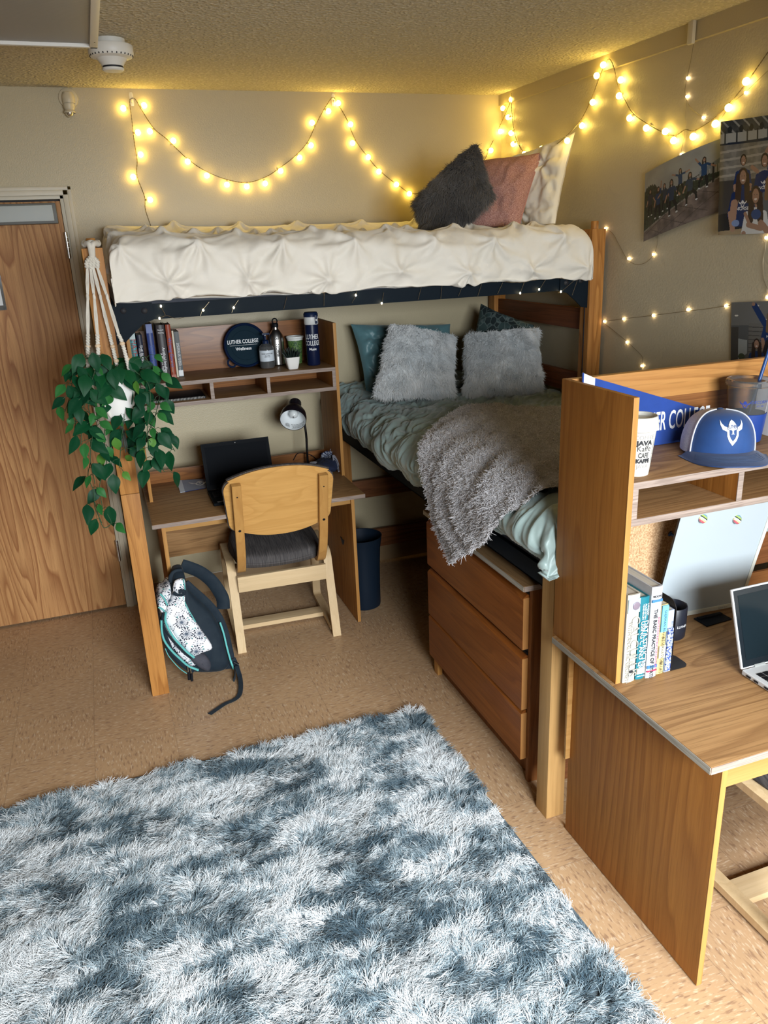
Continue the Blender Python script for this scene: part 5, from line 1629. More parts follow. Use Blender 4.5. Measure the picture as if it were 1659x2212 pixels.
PRINT = vcol_mat('glossy_photo_print', .3)
PRINT.node_tree.nodes['Principled BSDF'].inputs['Specular IOR Level'].default_value = .22
PAPER_BACK = plain('photo_paper_back', (.7, .7, .7), .6)
def photo(label, ras, c, bow, curl=0.0, wallx=2.188):
    """c: TL,TR,BR,BL (y,z) on the right wall; bow lifts the middle off the wall"""
    h, w_ = ras.a.shape[:2]
    v, u = np.mgrid[0:h + 1, 0:w_ + 1]
    u = u / w_; v = v / h
    c = np.array(c, float)
    Q = ((1 - u) * (1 - v))[..., None] * c[0] + (u * (1 - v))[..., None] * c[1] + (u * v)[..., None] * c[2] + ((1 - u) * v)[..., None] * c[3]
    off = .003 + bow(u, v)
    G = np.stack([wallx - off, Q[..., 0], Q[..., 1]], 2)
    ctr = G.reshape(-1, 3).mean(0)
    w = B().grid(G)
    o = w.build('photo_print', PRINT, loc=ctr, smooth=180)
    n = len(o.data.loops)
    a = o.data.attributes.new('print', 'FLOAT_COLOR', 'CORNER')
    col = np.ones((h, w_, 4, 4)); col[..., :3] = np.clip(ras.a, 0, 1)[:, :, None, :]
    col[..., :3] = col[..., :3] * .88
    a.data.foreach_set('color', col.reshape(-1).astype(np.float32))
    return tag(o, label, 'photo')

BL_ = (.010, .028, .115)
# --- leaping group on a wet terrace
asp = 1.6
r = Raster(230, 144, (.33, .34, .33))
r.noise(r.y < .5, .25, 4, 2)
tl = .40 + .06 * fbm(r.x * 9, r.x * 0, 3, 3) + .05 * np.abs(fbm(r.x * 30, r.x * 0, 5, 2)) - .20 * np.exp(-((r.x - .10) / .16) ** 2) + .02 * r.x
m = (r.y > tl); r.a[m] = (.035, .048, .035); r.noise(m, .8, 30, 7)
gl = .86 - .36 * r.x
m = r.y > gl; r.a[m] = np.array((.16, .125, .115)); r.noise(m, .9, 7, 9)
r.a[(np.abs(r.y - gl) < .012)] = (.27, .25, .23)
for i in range(34):
    x = i / 33.; y = .86 - .36 * x; r.line(x, y - .20, x, y, .0035, (.02, .022, .022), asp)
r.line(0, .63, 1, .30, .006, (.05, .05, .05), asp)
r.line(.78, .36, 1.0, .27, .03, (.20, .23, .25), asp); r.line(.9, .3, .9, .55, .012, (.03, .03, .03), asp)
for (a_, b_) in (((.30, .78), (.62, 1.0)), ((.52, .70), (.85, .92)), ((.75, .60), (1.0, .75)), ((.05, .90), (.35, .74)), ((.2, 1.0), (.6, .80)), ((.5, 1.0), (1.0, .68)), ((.12, .87), (.3, 1.0))):
    r.line(*a_, *b_, .004, (.07, .055, .05), asp)
for (x, y, h, la, ra, ll, lr, sh) in ((.10, .66, .38, 20, 40, -8, 10, (.03, .035, .05)), (.235, .74, .44, 20, 170, -25, 5, (.02, .05, .12)), (.33, .68, .38, 60, 30, -10, 25, (.04, .055, .08)), (.43, .79, .50, 30, 40, -8, 32, (.03, .05, .10)), (.545, .55, .36, 110, 95, -20, 20, (.015, .05, .13)), (.66, .74, .44, 30, 70, -20, 45, (.03, .05, .09)), (.81, .59, .42, 140, 60, -30, 12, (.015, .055, .15))):
    r.person(x, y, h, sh, (.014, .016, .02), (.03, .022, .018), asp, la, ra, ll, lr)
    r.ell(x + .01, y + .10, .028, .09, (.06, .05, .05), .4)
photo('curled landscape photo of a group leaping on a wet terrace', r, [(2.869, 2.035), (2.454, 2.120), (2.431, 1.876), (2.852, 1.774)],
      lambda u, v: .030 * np.sin(PI * u) ** 1.0 * (1 - .3 * v) + .012 * (1 - u) ** 3)
# --- gym group
asp = .72
r = Raster(190, 264, (.055, .05, .048))
m = r.y < .16; r.a[m] = (.06, .065, .07); r.noise(m, .5, 18, 4)
for i in range(9): r.line(-.1 + i * .14, .0, .1 + i * .14, .14, .008, (.30, .31, .30), asp)
m = (r.y > .11) & (r.y < .20); r.a[m] = (.38, .39, .38)
for i in range(7): r.line(.08 + i * .15, .10, .08 + i * .15, .2, .008, (.03, .035, .04), asp); r.ell(.14 + i * .15, .08, .03, .03, (.02, .025, .03))
r.line(0, .205, 1, .19, .012, (.015, .025, .05), asp)
m = (r.y > .21) & (r.y < .52); r.a[m] = (.20, .19, .17); r.noise(m, .6, 12, 8)
for i in range(4): r.line(0, .27 + i * .07, 1, .23 + i * .07, .010, (.36, .34, .30), asp)
m = r.y > .82 - .1 * r.x; r.a[m] = (.018, .018, .02); m = r.y > .97 - .06 * r.x; r.a[m] = (.33, .25, .15)
def bust(x, y, s, shirt, hair, skin=(.36, .215, .15), long=True, logo=True, lc=(.72, .74, .78)):
    r.poly([(x - .16 * s, y + .17 * s), (x + .16 * s, y + .17 * s), (x + .14 * s, y + .55 * s), (x - .14 * s, y + .55 * s)], shirt)
    r.ell(x, y + .22 * s, .155 * s, .09 * s, shirt)
    for sg in (-1, 1): r.line(x + sg * .14 * s, y + .2 * s, x + sg * .2 * s, y + .42 * s, .035 * s, shirt, asp); r.line(x + sg * .2 * s, y + .40 * s, x + sg * .16 * s, y + .58 * s, .028 * s, skin, asp)
    r.ell(x, y, .082 * s, .094 * s, hair)
    if long:
        for sg in (-1, 1): r.line(x + sg * .065 * s, y, x + sg * .085 * s, y + .26 * s, .036 * s, hair, asp)
    r.ell(x, y + .012 * s, .058 * s, .076 * s, skin); r.ell(x, y + .045 * s, .026 * s, .011 * s, (.75, .66, .62))
    for sg in (-1, 1): r.ell(x + sg * .022 * s, y - .002 * s, .006 * s, .005 * s, (.05, .035, .03))
    if logo:
        r.crest(x, y + .30 * s, .055 * s, lc, asp); r.txt('NORSE', x, y + .355 * s, .055 * s, lc, asp)
bust(.82, .22, .62, BL_, (.02, .015, .012), long=False)
r.line(.72, .24, .66, .30, .016, (.36, .215, .15), asp)
bust(.33, .35, .55, (.012, .035, .13), (.02, .015, .012), long=False, logo=False)
bust(.64, .37, .66, BL_, (.05, .035, .022), long=False)
r.line(.54, .46, .46, .42, .018, (.36, .215, .15), asp)
bust(.72, .545, .58, (.12, .13, .14), (.22, .13, .06), logo=False)
for x, y, l in ((.78, .70, .2), (.9, .62, .25)): r.line(x, y, x - .02, y + l, .03, (.02, .02, .022), asp); r.line(x - .02, y + l, x, y + l + .1, .022, (.33, .2, .14), asp)
bust(.33, .49, .80, BL_, (.055, .032, .022))
r.line(.22, .72, .20, .86, .032, (.36, .215, .15), asp); r.ell(.24, .90, .05, .03, (.2, .28, .5))
bust(.52, .66, .84, (.66, .68, .70), (.05, .03, .022), logo=False)
r.ell(.53, .83, .07, .045, (.03, .07, .22)); r.txt('24', .52, .85, .05, (.03, .07, .22), asp)
r.line(.42, .92, .60, .955, .024, (.36, .215, .15), asp); r.line(.60, .91, .70, .99, .03, (.36, .215, .15), asp); r.line(.37, .82, .44, .92, .016, (.36, .215, .15), asp)
photo('tall glossy photo of a gym group in blue shirts, at the right frame edge', r, [(2.448, 2.168), (2.155, 2.158), (2.10, 1.795), (2.410, 1.793)],
      lambda u, v: .028 * np.exp(-(u / .22) ** 2) + .014 * np.sin(PI * u))
# --- human pyramid
asp = .75
r = Raster(180, 240, (.10, .105, .11))
m = r.y < .28; r.a[m] = (.17, .17, .165)
for x, y in ((.10, .16), (.46, .05), (.62, .22), (.82, .12)): r.ell(x, y, .035, .012, (.75, .73, .66))
m = (r.x > .32) & (r.x < .62) & (r.y > .26) & (r.y < .75); r.a[m] = (.16, .155, .145)
for i in range(9): r.line(.32, .30 + i * .05, .62, .31 + i * .05, .004, (.06, .06, .06), asp)
m = (r.x > .60) & (r.y > .26) & (r.y < .8); r.a[m] = (.06, .075, .085)
m = (r.x < .14) & (r.y > .3); r.a[m] = (.06, .055, .05)
r.poly([(.14, .44), (.30, .46), (.30, .62), (.14, .70)], (.32, .35, .36)); r.ell(.2, .66, .06, .04, (.05, .07, .04))
m = r.y > .74; r.a[m] = (.12, .105, .095)
DB = (.014, .04, .14)
r.line(.62, .30, .42, .05, .035, DB, asp); r.ell(.40, .03, .03, .022, (.36, .215, .15))
bust(.70, .16, .72, DB, (.17, .11, .06)); r.line(.66, .5, .62, .62, .05, (.02, .022, .03), asp); r.line(.78, .5, .86, .62, .05, (.02, .022, .03), asp)
bust(.46, .50, .66, DB, (.035, .022, .018)); r.line(.38, .70, .36, .84, .035, DB, asp); r.line(.55, .70, .56, .86, .035, DB, asp)
bust(.90, .50, .66, DB, (.06, .035, .022))
bust(.26, .84, .56, DB, (.03, .02, .018), logo=False); bust(.55, .86, .52, DB, (.15, .09, .05), logo=False); bust(.88, .84, .56, DB, (.03, .02, .018), long=False, logo=False)
photo('lower photo of a human pyramid indoors, behind the blue straw', r, [(2.336, 1.559), (2.060, 1.583), (2.02, 1.30), (2.300, 1.27)],
      lambda u, v: .004 + .006 * np.sin(PI * u))
# ================================================================== books
PAGES = NT('page_block')
def _pg(k):
    n = k.noise(k.mapping(k.tc(), (900, 6, 6)), 1.0, 1.0)
    k.base(k.mix(n, (.62, .57, .47), (.42, .38, .31))); k.rough(.8)
_pg(PAGES)
PAGES = PAGES.m
def cover_mat(col, rough=.4):
    return plain('book_cover', col, rough, var=(40, .3, tuple(c * .8 for c in col)))
FACE_M = lambda p: frame_M(p, (1, 0, 0), (0, 0, 1))           # text facing -y
SPINE_M = lambda p: frame_M(p, (0, 0, -1), (1, 0, 0))         # text down a spine facing -y
def book(label, x0, x1, yf, d, z0, h, col, lines=(), patches=(), group=None, paperback=False, rough=.4, lean=0.0):
    """lines: (text, size, dz from top, dx -1..1, colour material, extra bold); patches: (z0frac, z1frac, colour)"""
    t = thing('book', label, 'book', ((x0 + x1) / 2, yf, z0), (0, lean, 0), group)
    cm = cover_mat(col, rough)
    W = x1 - x0; w2 = W / 2
    r = min(.004, w2 * .5)
    ct = .0012 if paperback else .0024
    out = []
    for a in np.linspace(0, 1, 9):       # rounded spine section (x,y)
        out.append((-w2 + W * a, -.0035 * math.sin(PI * a) if not paperback else -.0006 * math.sin(PI * a)))
    outline = out + [(w2, d), (w2 - ct, d), (w2 - ct, .003), (-w2 + ct, .003), (-w2 + ct, d), (-w2, d)]
    B().prism(outline, 'z', 0, h).build('cover', cm, t, world=False, smooth=50)
    B().box(-w2 + ct, w2 - ct, .003, d - .004, .003, h - (.001 if paperback else .004), 0).build('pages', PAGES, t, world=False)
    for i, (a, b, c) in enumerate(patches):
        B().box(-w2 + .0008, w2 - .0008, -.0045, -.0008, h * a, h * b, 0).build('spine_panel', c if not isinstance(c, tuple) else cover_mat(c), t, world=False)
    for body, size, dz, dx, m, bold in lines:
        v = text(body, size, 'LEFT', bold)
        if body.startswith('|'):
            v = text(body[1:], size, 'CENTER', bold)
            B().tmesh(v, FACE_M((dx * w2, -.0049, h - dz))).build('lettering', m, t, world=False, smooth=0)
        else:
            B().tmesh(v, SPINE_M((dx * w2, -.0049, h - dz))).build('lettering', m, t, world=False, smooth=0)
    return t
GOLD = plain('gold_foil', (.55, .45, .28), .4)
GREYI = plain('grey_ink', (.32, .31, .29), .6)
REDI = plain('crimson_ink', (.55, .03, .12), .6)
REDT = plain('red_title_ink', (.42, .05, .05), .6)
BLUEI = plain('blue_ink', (.05, .12, .42), .6)
SH = 1.2562
g = 'textbooks on the far hutch shelf'
book('teal textbook lettered MATHEMATICS, leftmost on the far hutch shelf', .128, .154, 3.81, .13, SH, .232, (.10, .33, .36), [('MATHEMATICS', .030, .045, .15, REDT, .0), ('for Elementary School Teachers', .011, .045, -.55, INK, 0)], [(.80, .97, (.45, .55, .54))], g)
book('dark navy handbook between the teal and the bright blue textbook', .159, .183, 3.80, .13, SH, .205, (.010, .014, .035), [('THE BLAIR HANDBOOK', .017, .045, .1, WHITEINK, 0), ('Fourth Edition', .008, .06, -.6, WHITEINK, 0)], (), g)
book('bright blue data structures textbook on the far hutch shelf', .203, .231, 3.775, .15, SH, .252, (.025, .05, .20), [('Data Structures and', .015, .095, .35, BLUEI, 0), ('Algorithms with Java', .015, .095, -.35, BLUEI, 0)], [(.0, .12, (.03, .06, .24)), (.84, 1.0, (.045, .09, .30))], g)
book('dark brown artificial intelligence textbook, thickest on the far hutch shelf', .246, .283, 3.752, .16, SH, .246, (.028, .022, .024), [('Artificial Intelligence', .017, .10, .12, WHITEINK, 0), ('A Modern Approach', .013, .125, -.5, WHITEINK, 0), ('|Russell', .009, .022, .0, WHITEINK, 0), ('|Norvig', .009, .034, .0, WHITEINK, 0)], (), g)
book('red-orange writing textbook beside the dark brown one', .290, .313, 3.785, .14, SH, .243, (.30, .055, .025), [('Writing Genres', .021, .060, .0, BLUEI, 0), ('An Introduction', .008, .165, -.3, GOLD, 0)], [(.0, .06, (.35, .07, .03))], g)
book('thin cream paperback squeezed beside the red-orange book', .3155, .3235, 3.79, .13, SH, .213, (.62, .55, .42), [], (), g, True)
book('slim black song-text anthology at the right end of the far row', .3245, .347, 3.79, .13, SH, .208, (.012, .02, .02), [('THE RING OF WORDS', .0105, .05, .25, WHITEINK, 0), ('AN ANTHOLOGY OF SONG TEXTS', .0085, .05, -.3, WHITEINK, 0)], [(.02, .15, PAPER)], g, True)

# ------------------------------------------------------------------ other things on the far hutch
def ring(r0, r1, y0, y1, c, n=64):
    pass
ld = thing('container_lid', 'round navy container lid lettered Wellness leaning on the far hutch back', 'lid', (.672, 3.90, SH))
LIDM = plain('navy_lid', (.005, .014, .045), .5, spec=.15)
LIDC = plain('dark_teal_lid_face', (.006, .020, .032), .65, spec=.08)
Ml = Matrix.Translation((.668, 3.902, SH + .107)) @ Matrix.Rotation(-.14, 4, 'X') @ Matrix.Rotation(PI / 2, 4, 'X')
B().lathe([(.0001, .0), (.098, .0), (.104, .003), (.107, .010), (.104, .017), (.100, .019), (.096, .016), (.094, .012)], 72, (0, 0, 0), Ml).build('rim', LIDM, ld)
B().lathe([(.0001, .0118), (.070, .0118), (.0705, .0128), (.0715, .0128), (.072, .0118), (.0945, .0118), (.095, .004), (.0001, .004)][::-1], 72, (0, 0, 0), Ml).build('face', LIDC, ld)
Mt = Ml @ Matrix.Translation((-.076, -.078, .006))
B().tube([tuple(Mt @ Vector((.020 * math.cos(a), .020 * math.sin(a), 0))) for a in np.linspace(0, 2 * PI, 33)[:-1]], .0048, 8, closed=True).build('pull_ring', LIDM, ld)
for body, sz, dy, sx in (('LUTHER COLLEGE', .026, .018, .72), ('Wellness', .021, -.016, 1)):
    v, f = text(body, sz, 'CENTER', .0004, sx=sx)
    B().tmesh((v, f), Ml @ Matrix.Translation((-.012, dy, .0128))).build('lettering', WHITEINK, ld, smooth=0)
B().tmesh(([(-.078, .001, 0), (.058, .001, 0), (.058, .002, 0), (-.078, .002, 0)], [(0, 1, 2, 3)]), Ml @ Matrix.Translation((0, 0, .0128))).build('rule', WHITEINK, ld, smooth=0)

sn = thing('sanitizer_bottle', 'clear pump bottle of hand sanitizer in front of the round navy lid', 'bottle', (.752, 3.815, SH))
c = (.752, 3.815, SH)
B().lathe([(.0001, .001), (.031, .001), (.035, .006), (.0365, .04), (.0365, .088), (.032, .105), (.018, .116), (.013, .12), (.013, .127)], 40, c).build('bottle', plain('clear_bottle', (.70, .72, .72), .08, trans=.9, ior=1.25), sn)
B().lathe([(.0001, .003), (.033, .003), (.0345, .008), (.0348, .034), (.0001, .034)], 32, c).build('gel', plain('amber_gel', (.30, .16, .10), .2), sn)
a_ = np.linspace(math.radians(-165), math.radians(-15), 30)
B().grid(np.array([[(c[0] + .0368 * math.cos(a), c[1] + .0368 * math.sin(a), c[2] + z) for z in (.036, .088)] for a in a_])).build('label', plain('pale_blue_label', (.62, .68, .74), .5), sn)
def wrap(vf, c, r, z, ang, rt=None):
    """wrap flat lettering round a vertical cylinder/cone; ang = azimuth of the text centre (-90deg faces -y)"""
    v, f = vf
    out = []
    for p in v:
        rr = r if rt is None else r + (rt - r) * p[1]
        a = ang + p[0] / r
        out.append((c[0] + rr * math.cos(a), c[1] + rr * math.sin(a), c[2] + z + p[1]))
    return np.array(out), f
for body, s, z in (('HAND SANITIZER', .0075, .072), ('Moisturizing', .005, .063), ('Kills 99.9% of germs', .0035, .057)):
    B().tmesh(wrap(text(body, s, 'CENTER', .0002), c, .0370, z, math.radians(-96))).build('lettering', INK, sn, smooth=0)
B().lathe([(.0155, .116), (.0155, .130), (.012, .134), (.005, .136), (.004, .160), (.0001, .160)], 24, c).build('collar', NAVY, sn)
B().lathe([(.0042, .136), (.0042, .158)], 16, c).build('pump_stem', WHITE, sn)
B().box(c[0] - .016, c[0] + .022, c[1] - .009, c[1] + .009, c[2] + .158, c[2] + .168, .004).build('pump_head', NAVY, sn)
B().lathe([(.0025, .03), (.0025, .13)], 10, c).build('dip_tube', WHITE, sn)

sb = thing('steel_bottle', 'brushed steel bottle with a black loop cap behind the sanitizer', 'bottle', (.82, 3.885, SH)); c = (.82, 3.885, SH)
B().lathe([(.0001, .001), (.033, .001), (.0365, .005), (.037, .12), (.034, .145), (.022, .166), (.015, .174), (.0145, .184)], 40, c).build('body', STEELBRIGHT, sb)
B().lathe([(.016, .184), (.0165, .200), (.012, .204), (.0001, .204)], 24, c).build('cap', BLACK, sb)
B().tube([(c[0] + .012 * math.cos(a), c[1], c[2] + .213 + .013 * math.sin(a)) for a in np.linspace(0, 2 * PI, 25)[:-1]], .0032, 8, closed=True).build('cap_loop', BLACK, sb)
v, f = text('NORSE', .02, 'CENTER', .0005); v = np.stack([v[:, 1] * 1, -v[:, 0], v[:, 2]], 1)
B().tmesh(wrap((v, f), c, .0374, .075, math.radians(-96))).build('lettering', INK, sb, smooth=0)
cv_, cf_ = crest_mesh()
B().tmesh(wrap((cv_ * .011, cf_), c, .0374, .128, math.radians(-96))).build('emblem', INK, sb, smooth=0)

gc = thing('paper_cup', 'green patterned paper cup behind the small succulent', 'cup', (.914, 3.885, SH)); c = (.914, 3.885, SH)
GREENP = NT('green_pattern_paper')
def _g(k):
    n = k.noise(k.tc(), 110, 3.0, .7, 1.5)
    k.base(k.mix(k.ramp(n, [(.47, 0.0), (.53, 1.0)]), (.015, .06, .02), (.12, .22, .05))); k.rough(.5)
_g(GREENP)
B().lathe([(.0001, .004), (.0275, .004), (.029, .001), (.0395, .122)], 40, c).build('sleeve', GREENP.m, gc)
B().lathe([(.0394, .115), (.0405, .1235), (.0435, .126), (.0445, .130), (.043, .134), (.040, .134), (.038, .12), (.0001, .118)], 40, c).build('rim', plain('white_cup_paper', (.72, .73, .70), .5), gc)

sc_ = thing('potted_succulent', 'small spiky succulent in a square white pot on the far hutch shelf', 'plant', (.853, 3.715, SH)); c = (.853, 3.715)
w = B()
rows = []
for z, hw in ((SH, .022), (SH + .004, .0245), (SH + .03, .0305), (SH + .054, .034), (SH + .058, .0345), (SH + .058, .0315), (SH + .05, .030)):
    q = []
    for a in np.linspace(0, 2 * PI, 49)[:-1]:
        e = (abs(math.cos(a)) ** 5 + abs(math.sin(a)) ** 5) ** (-1 / 5)
        q.append((c[0] + hw * e * math.cos(a), c[1] + hw * e * math.sin(a), z))
    rows.append(q)
w.grid(np.array(rows), cv=True, flip=True)
w.f.append(list(range(48))[::-1]); w.mi.append(0)
w.build('pot', plain('white_ceramic', (.82, .81, .78), .25), sc_, smooth=60)
B().lathe([(.0001, SH + .051), (.030, SH + .050)], 20, (c[0], c[1], 0)).build('soil', MATTBLACK, sc_)
w = B(); rg = random.Random(4)
for i in range(42):
    a = i * 2.399; rr = .024 * math.sqrt(i / 42); L = .052 - .014 * (i / 42); sp = .2 + .75 * (i / 42)
    b0 = np.array((c[0] + rr * math.cos(a), c[1] + rr * math.sin(a), SH + .05)); d = np.array((math.cos(a) * sp, math.sin(a) * sp, 1.0)); d /= np.linalg.norm(d)
    w.tube([b0, b0 + d * L * .5, b0 + d * L + (0, 0, .004)], [.0042, .0036, .0004], 6)
w.build('leaves', plain('dark_succulent', (.012, .022, .018), .45), sc_, smooth=60)

nb = thing('sports_bottle', 'tall navy bottle with white flip lid at the right of the far hutch', 'bottle', (.975, 3.775, SH)); c = (.975, 3.775, SH)
B().lathe([(.0001, .001), (.030, .001), (.0325, .006), (.0325, .19), (.031, .198), (.0001, .198)], 40, c).build('body', plain('navy_bottle', (.005, .010, .04), .35, spec=.3), nb)
B().lathe([(.0325, .196), (.0345, .199), (.0345, .236), (.031, .244), (.0001, .246)], 40, c).build('lid', plain('white_lid', (.62, .63, .62), .4), nb)
B().lathe([(.0350, .232), (.0352, .246), (.030, .254), (.0001, .255)], 40, c).build('flip_top', NAVY, nb)
B().box(c[0] + .010, c[0] + .022, c[1] - .038, c[1] - .032, c[2] + .20, c[2] + .240, .002).build('clasp', NAVY, nb)
B().box(c[0] + .013, c[0] + .019, c[1] - .040, c[1] - .037, c[2] + .214, c[2] + .222, .001).build('button', WHITE, nb)
for body, s, z, sx in (('LUTHER', .032, .138, .62), ('COLLEGE', .032, .108, .62), ('Music', .016, .080, 1)):
    B().tmesh(wrap(text(body, s, 'CENTER', .0004, sx=sx), c, .0329, z, math.radians(-104))).build('lettering', WHITEINK, nb, smooth=0)

sp = thing('spiral_notebook', 'black spiral notebook lying in the left cubby of the far hutch', 'notebook', (.27, 3.77, 1.1625))
B().box(.135, .425, 3.69, 3.90, 1.1625, 1.172, .001).build('cover', BLACK, sp)
w = B()
for i in range(44):
    x = .14 + i * .0064
    w.tube([(x, 3.688 + .0055 * math.cos(a), 1.1685 + .0055 * math.sin(a)) for a in np.linspace(0, 2 * PI, 9)[:-1]], .0011, 4, closed=True)
w.build('coil', WHITE, sp, smooth=70)

# ------------------------------------------------------------------ far desk
DZ_ = .7105
KEY = plain('black_keys', (.006, .006, .008), .5)
def laptop(label, x0, x1, yh, yf, lift, ht, body_m, bez_m, scr_m, th=.016, cam=True, white=False):
    t = thing('laptop', label, 'laptop', ((x0 + x1) / 2, yh, DZ_))
    B().box(x0, x1, yf, yh, DZ_ + .002, DZ_ + th, .004, 3).build('base', body_m, t)
    w = B()
    nx, ny = 14, 5
    kx = (x1 - x0 - .03) / nx; ky = .018
    for j in range(ny):
        for i in range(nx):
            w.box(x0 + .015 + i * kx + .001, x0 + .015 + (i + 1) * kx - .001, yh - .030 - (j + 1) * ky + .001, yh - .030 - j * ky - .001, DZ_ + th - .0005, DZ_ + th + .0012, .0004, 1)
    w.build('keyboard', KEY, t)
    B().box((x0 + x1) / 2 - .05, (x0 + x1) / 2 + .05, yf + .012, yf + .07, DZ_ + th - .0005, DZ_ + th + .0004, 0).build('trackpad', body_m, t)
    ang = math.atan2(lift, math.sqrt(ht * ht - lift * lift))
    M = Matrix.Translation((0, yh, DZ_ + th)) @ Matrix.Rotation(-ang, 4, 'X')
    s = B().box(x0, x1, .0, .008, .0, ht, .006, 3, M=M).build('screen', body_m, t)
    bz = .012
    B().box(x0 + .004, x1 - .004, -.0010, .0008, .004, ht - .004, .003, 2, M=M).build('bezel', bez_m, s)
    B().box(x0 + .004 + bz, x1 - .004 - bz, -.0018, -.0004, .022, ht - .018, 0, M=M).build('display', scr_m, s)
    if cam:
        B().lathe([(.0001, .0012), (.0018, .0010), (.002, 0)], 10, M=M @ Matrix.Translation(((x0 + x1) / 2, -.001, ht - .010)) @ Matrix.Rotation(PI / 2, 4, 'X')).build('webcam', plain('lens_glint', (.3, .3, .3), .2), s)
    for xx in (x0 + .04, x1 - .075):
        B().tube([(xx, yh + .002, DZ_ + th), (xx + .035, yh + .002, DZ_ + th)], .006, 10).build('hinge', plain('grey_hinge', (.32, .33, .32), .4) if white else BLACK, t)
    return t
SCR = plain('dark_screen', (.002, .003, .005), .55, spec=.05)
lp1 = laptop('black laptop open on the far desk behind the birch chair', .376, .704, 3.655, 3.44, .062, .222, plain('black_laptop', (.005, .007, .010), .55, spec=.1), plain('black_bezel', (.004, .005, .007), .55, spec=.08), SCR)
B().box(.395, .425, 3.448, 3.466, DZ_ + .0155, DZ_ + .0165, 0).build('sticker', plain('grey_sticker', (.2, .2, .21), .4), lp1)

lm = thing('desk_lamp', 'gooseneck desk lamp with a black shade, white inside, on the far desk', 'lamp', (.94, 3.885, DZ_))
B().lathe([(.0001, .0), (.060, .0), (.062, .004), (.056, .010), (.02, .015), (.009, .017), (.0001, .018)], 48, (.938, 3.885, DZ_)).build('base', plain('dark_chrome', (.12, .12, .13), .25, .9), lm)
ax = Vector((.29, .75, .40)).normalized()
rc = Vector((.853, 3.80, .988))
qx = ax.orthogonal().normalized(); qy = ax.cross(qx)
Ms = Matrix(((qx.x, qy.x, ax.x, rc.x), (qx.y, qy.y, ax.y, rc.y), (qx.z, qy.z, ax.z, rc.z), (0, 0, 0, 1)))
SHB = plain('black_shade', (.010, .008, .012), .3)
B().lathe([(.0665, -.001), (.067, .02), (.062, .048), (.048, .075), (.036, .088), (.034, .088), (.045, .074), (.059, .047), (.0645, .02), (.0645, -.001), (.0665, -.001)], 56, M=Ms).build('shade', SHB, lm, smooth=60)
inn = B().lathe([(.0640, .0), (.0640, .02), (.0585, .047), (.0445, .0735), (.030, .086), (.0001, .088)], 56, M=Ms).build('shade_lining', plain('white_shade_lining', (.80, .83, .84), .4), lm, smooth=60)
B().lathe([(.031, .084), (.032, .10), (.031, .140), (.026, .146), (.0001, .147)], 32, M=Ms).build('socket', SHB, lm)
w = B()
for i in range(9):
    a = i * 2 * PI / 9
    w.box(-.0022, .0022, .0306, .0318, .108, .134, 0, M=Ms @ Matrix.Rotation(a, 4, 'Z'))
w.build('socket_slots', MATTBLACK, lm)
B().lathe([(.0001, .024), (.012, .027), (.0215, .040), (.023, .055), (.018, .072), (.013, .085)], 32, M=Ms).build('lamp_bulb', plain('frosted_bulb', (.75, .78, .78), .15), lm, smooth=180)
B().lathe([(.0001, .0232), (.0035, .0233), (.0036, .0236)], 14, M=Ms).build('bulb_mark', INK, lm)
def lining_text(lines, a0, turn):
    for k, (body, s, up) in enumerate(lines):
        v, f = text(body, s, 'CENTER', .0002)
        out = []
        for p in v:
            # (p.x runs round the bowl, p.y towards the bulb)
            h = .022 + up + p[1]
            r = np.interp(h, [.0, .02, .047, .0735], [.0640, .0640, .0585, .0445]) - .0008
            a = a0 + turn * p[0] / .06
            out.append(tuple(Ms @ Vector((r * math.cos(a), r * math.sin(a), h))))
        B().tmesh((np.array(out), f)).build('lettering', INK, lm, smooth=0)
down = Vector((0, 0, -1)); a_dn = math.atan2(down.dot(qy), down.dot(qx))
lining_text([('CAUTION: TO REDUCE THE', .0062, .012), ('RISK OF FIRE USE MAX 40 W', .0056, .004), ('TYPE A15 BULB OR LED', .0056, -.004), ('KEEP AWAY FROM CURTAINS', .005, -.011)], a_dn - .32, 1)
lining_text([('E11217', .005, .012), ('PORTABLE', .005, .006), ('LUMINAIRE', .005, .0), ('UL LISTED', .005, -.006)], a_dn + .62, 1)
gp = catmull([(.932, 3.885, .722), (.934, 3.886, .80), (.936, 3.888, .88), (.932, 3.895, .95), (.921, 3.905, 1.00), (.905, 3.915, 1.035), (.895, 3.905, 1.045)], 10)
B().tube(gp, .0062, 12).build('gooseneck', plain('black_chrome', (.05, .05, .055), .15, .9), lm, smooth=70)
B().tube(catmull([(.965, 3.93, .716), (1.0, 3.944, .722), (.96, 3.945, .76), (.90, 3.944, .775), (.87, 3.945, .74)], 8), .0022, 6).build('cord', BLACK, lm)

bn = thing('beanie', 'navy knit beanie with grey striped cuff and speckled pompom on the far desk', 'hat', (1.0, 3.74, DZ_))
KNIT = NT('navy_knit')
def _kn(k):
    wv = k.n('TexWave', bands_direction='X'); wv.inputs['Scale'].default_value = 75; k.l(k.tc(), wv.inputs[0])
    k.base((.010, .018, .055)); k.rough(.9); k.bump(wv.outputs['Fac'], .6, .003)
_kn(KNIT)
n = 40
th, ph = np.meshgrid(np.linspace(0, 2 * PI, n), np.linspace(-.5 * PI, .5 * PI, 24), indexing='ij')
lump = 1 + .09 * np.sin(3 * th + 1) * np.cos(ph) + .05 * np.sin(5 * th + ph * 3)
X = .066 * np.cos(th) * np.cos(ph) * lump; Y = .095 * np.sin(th) * np.cos(ph) * lump; Z = .034 * np.sin(ph) * lump
cr, sr = math.cos(-.3), math.sin(-.3)
P = np.stack([.995 + X * cr - Y * sr, 3.745 + X * sr + Y * cr, np.maximum(DZ_ + .034 + Z, DZ_ + .001)], 2)
B().grid(P).build('crown', KNIT.m, bn, smooth=180)
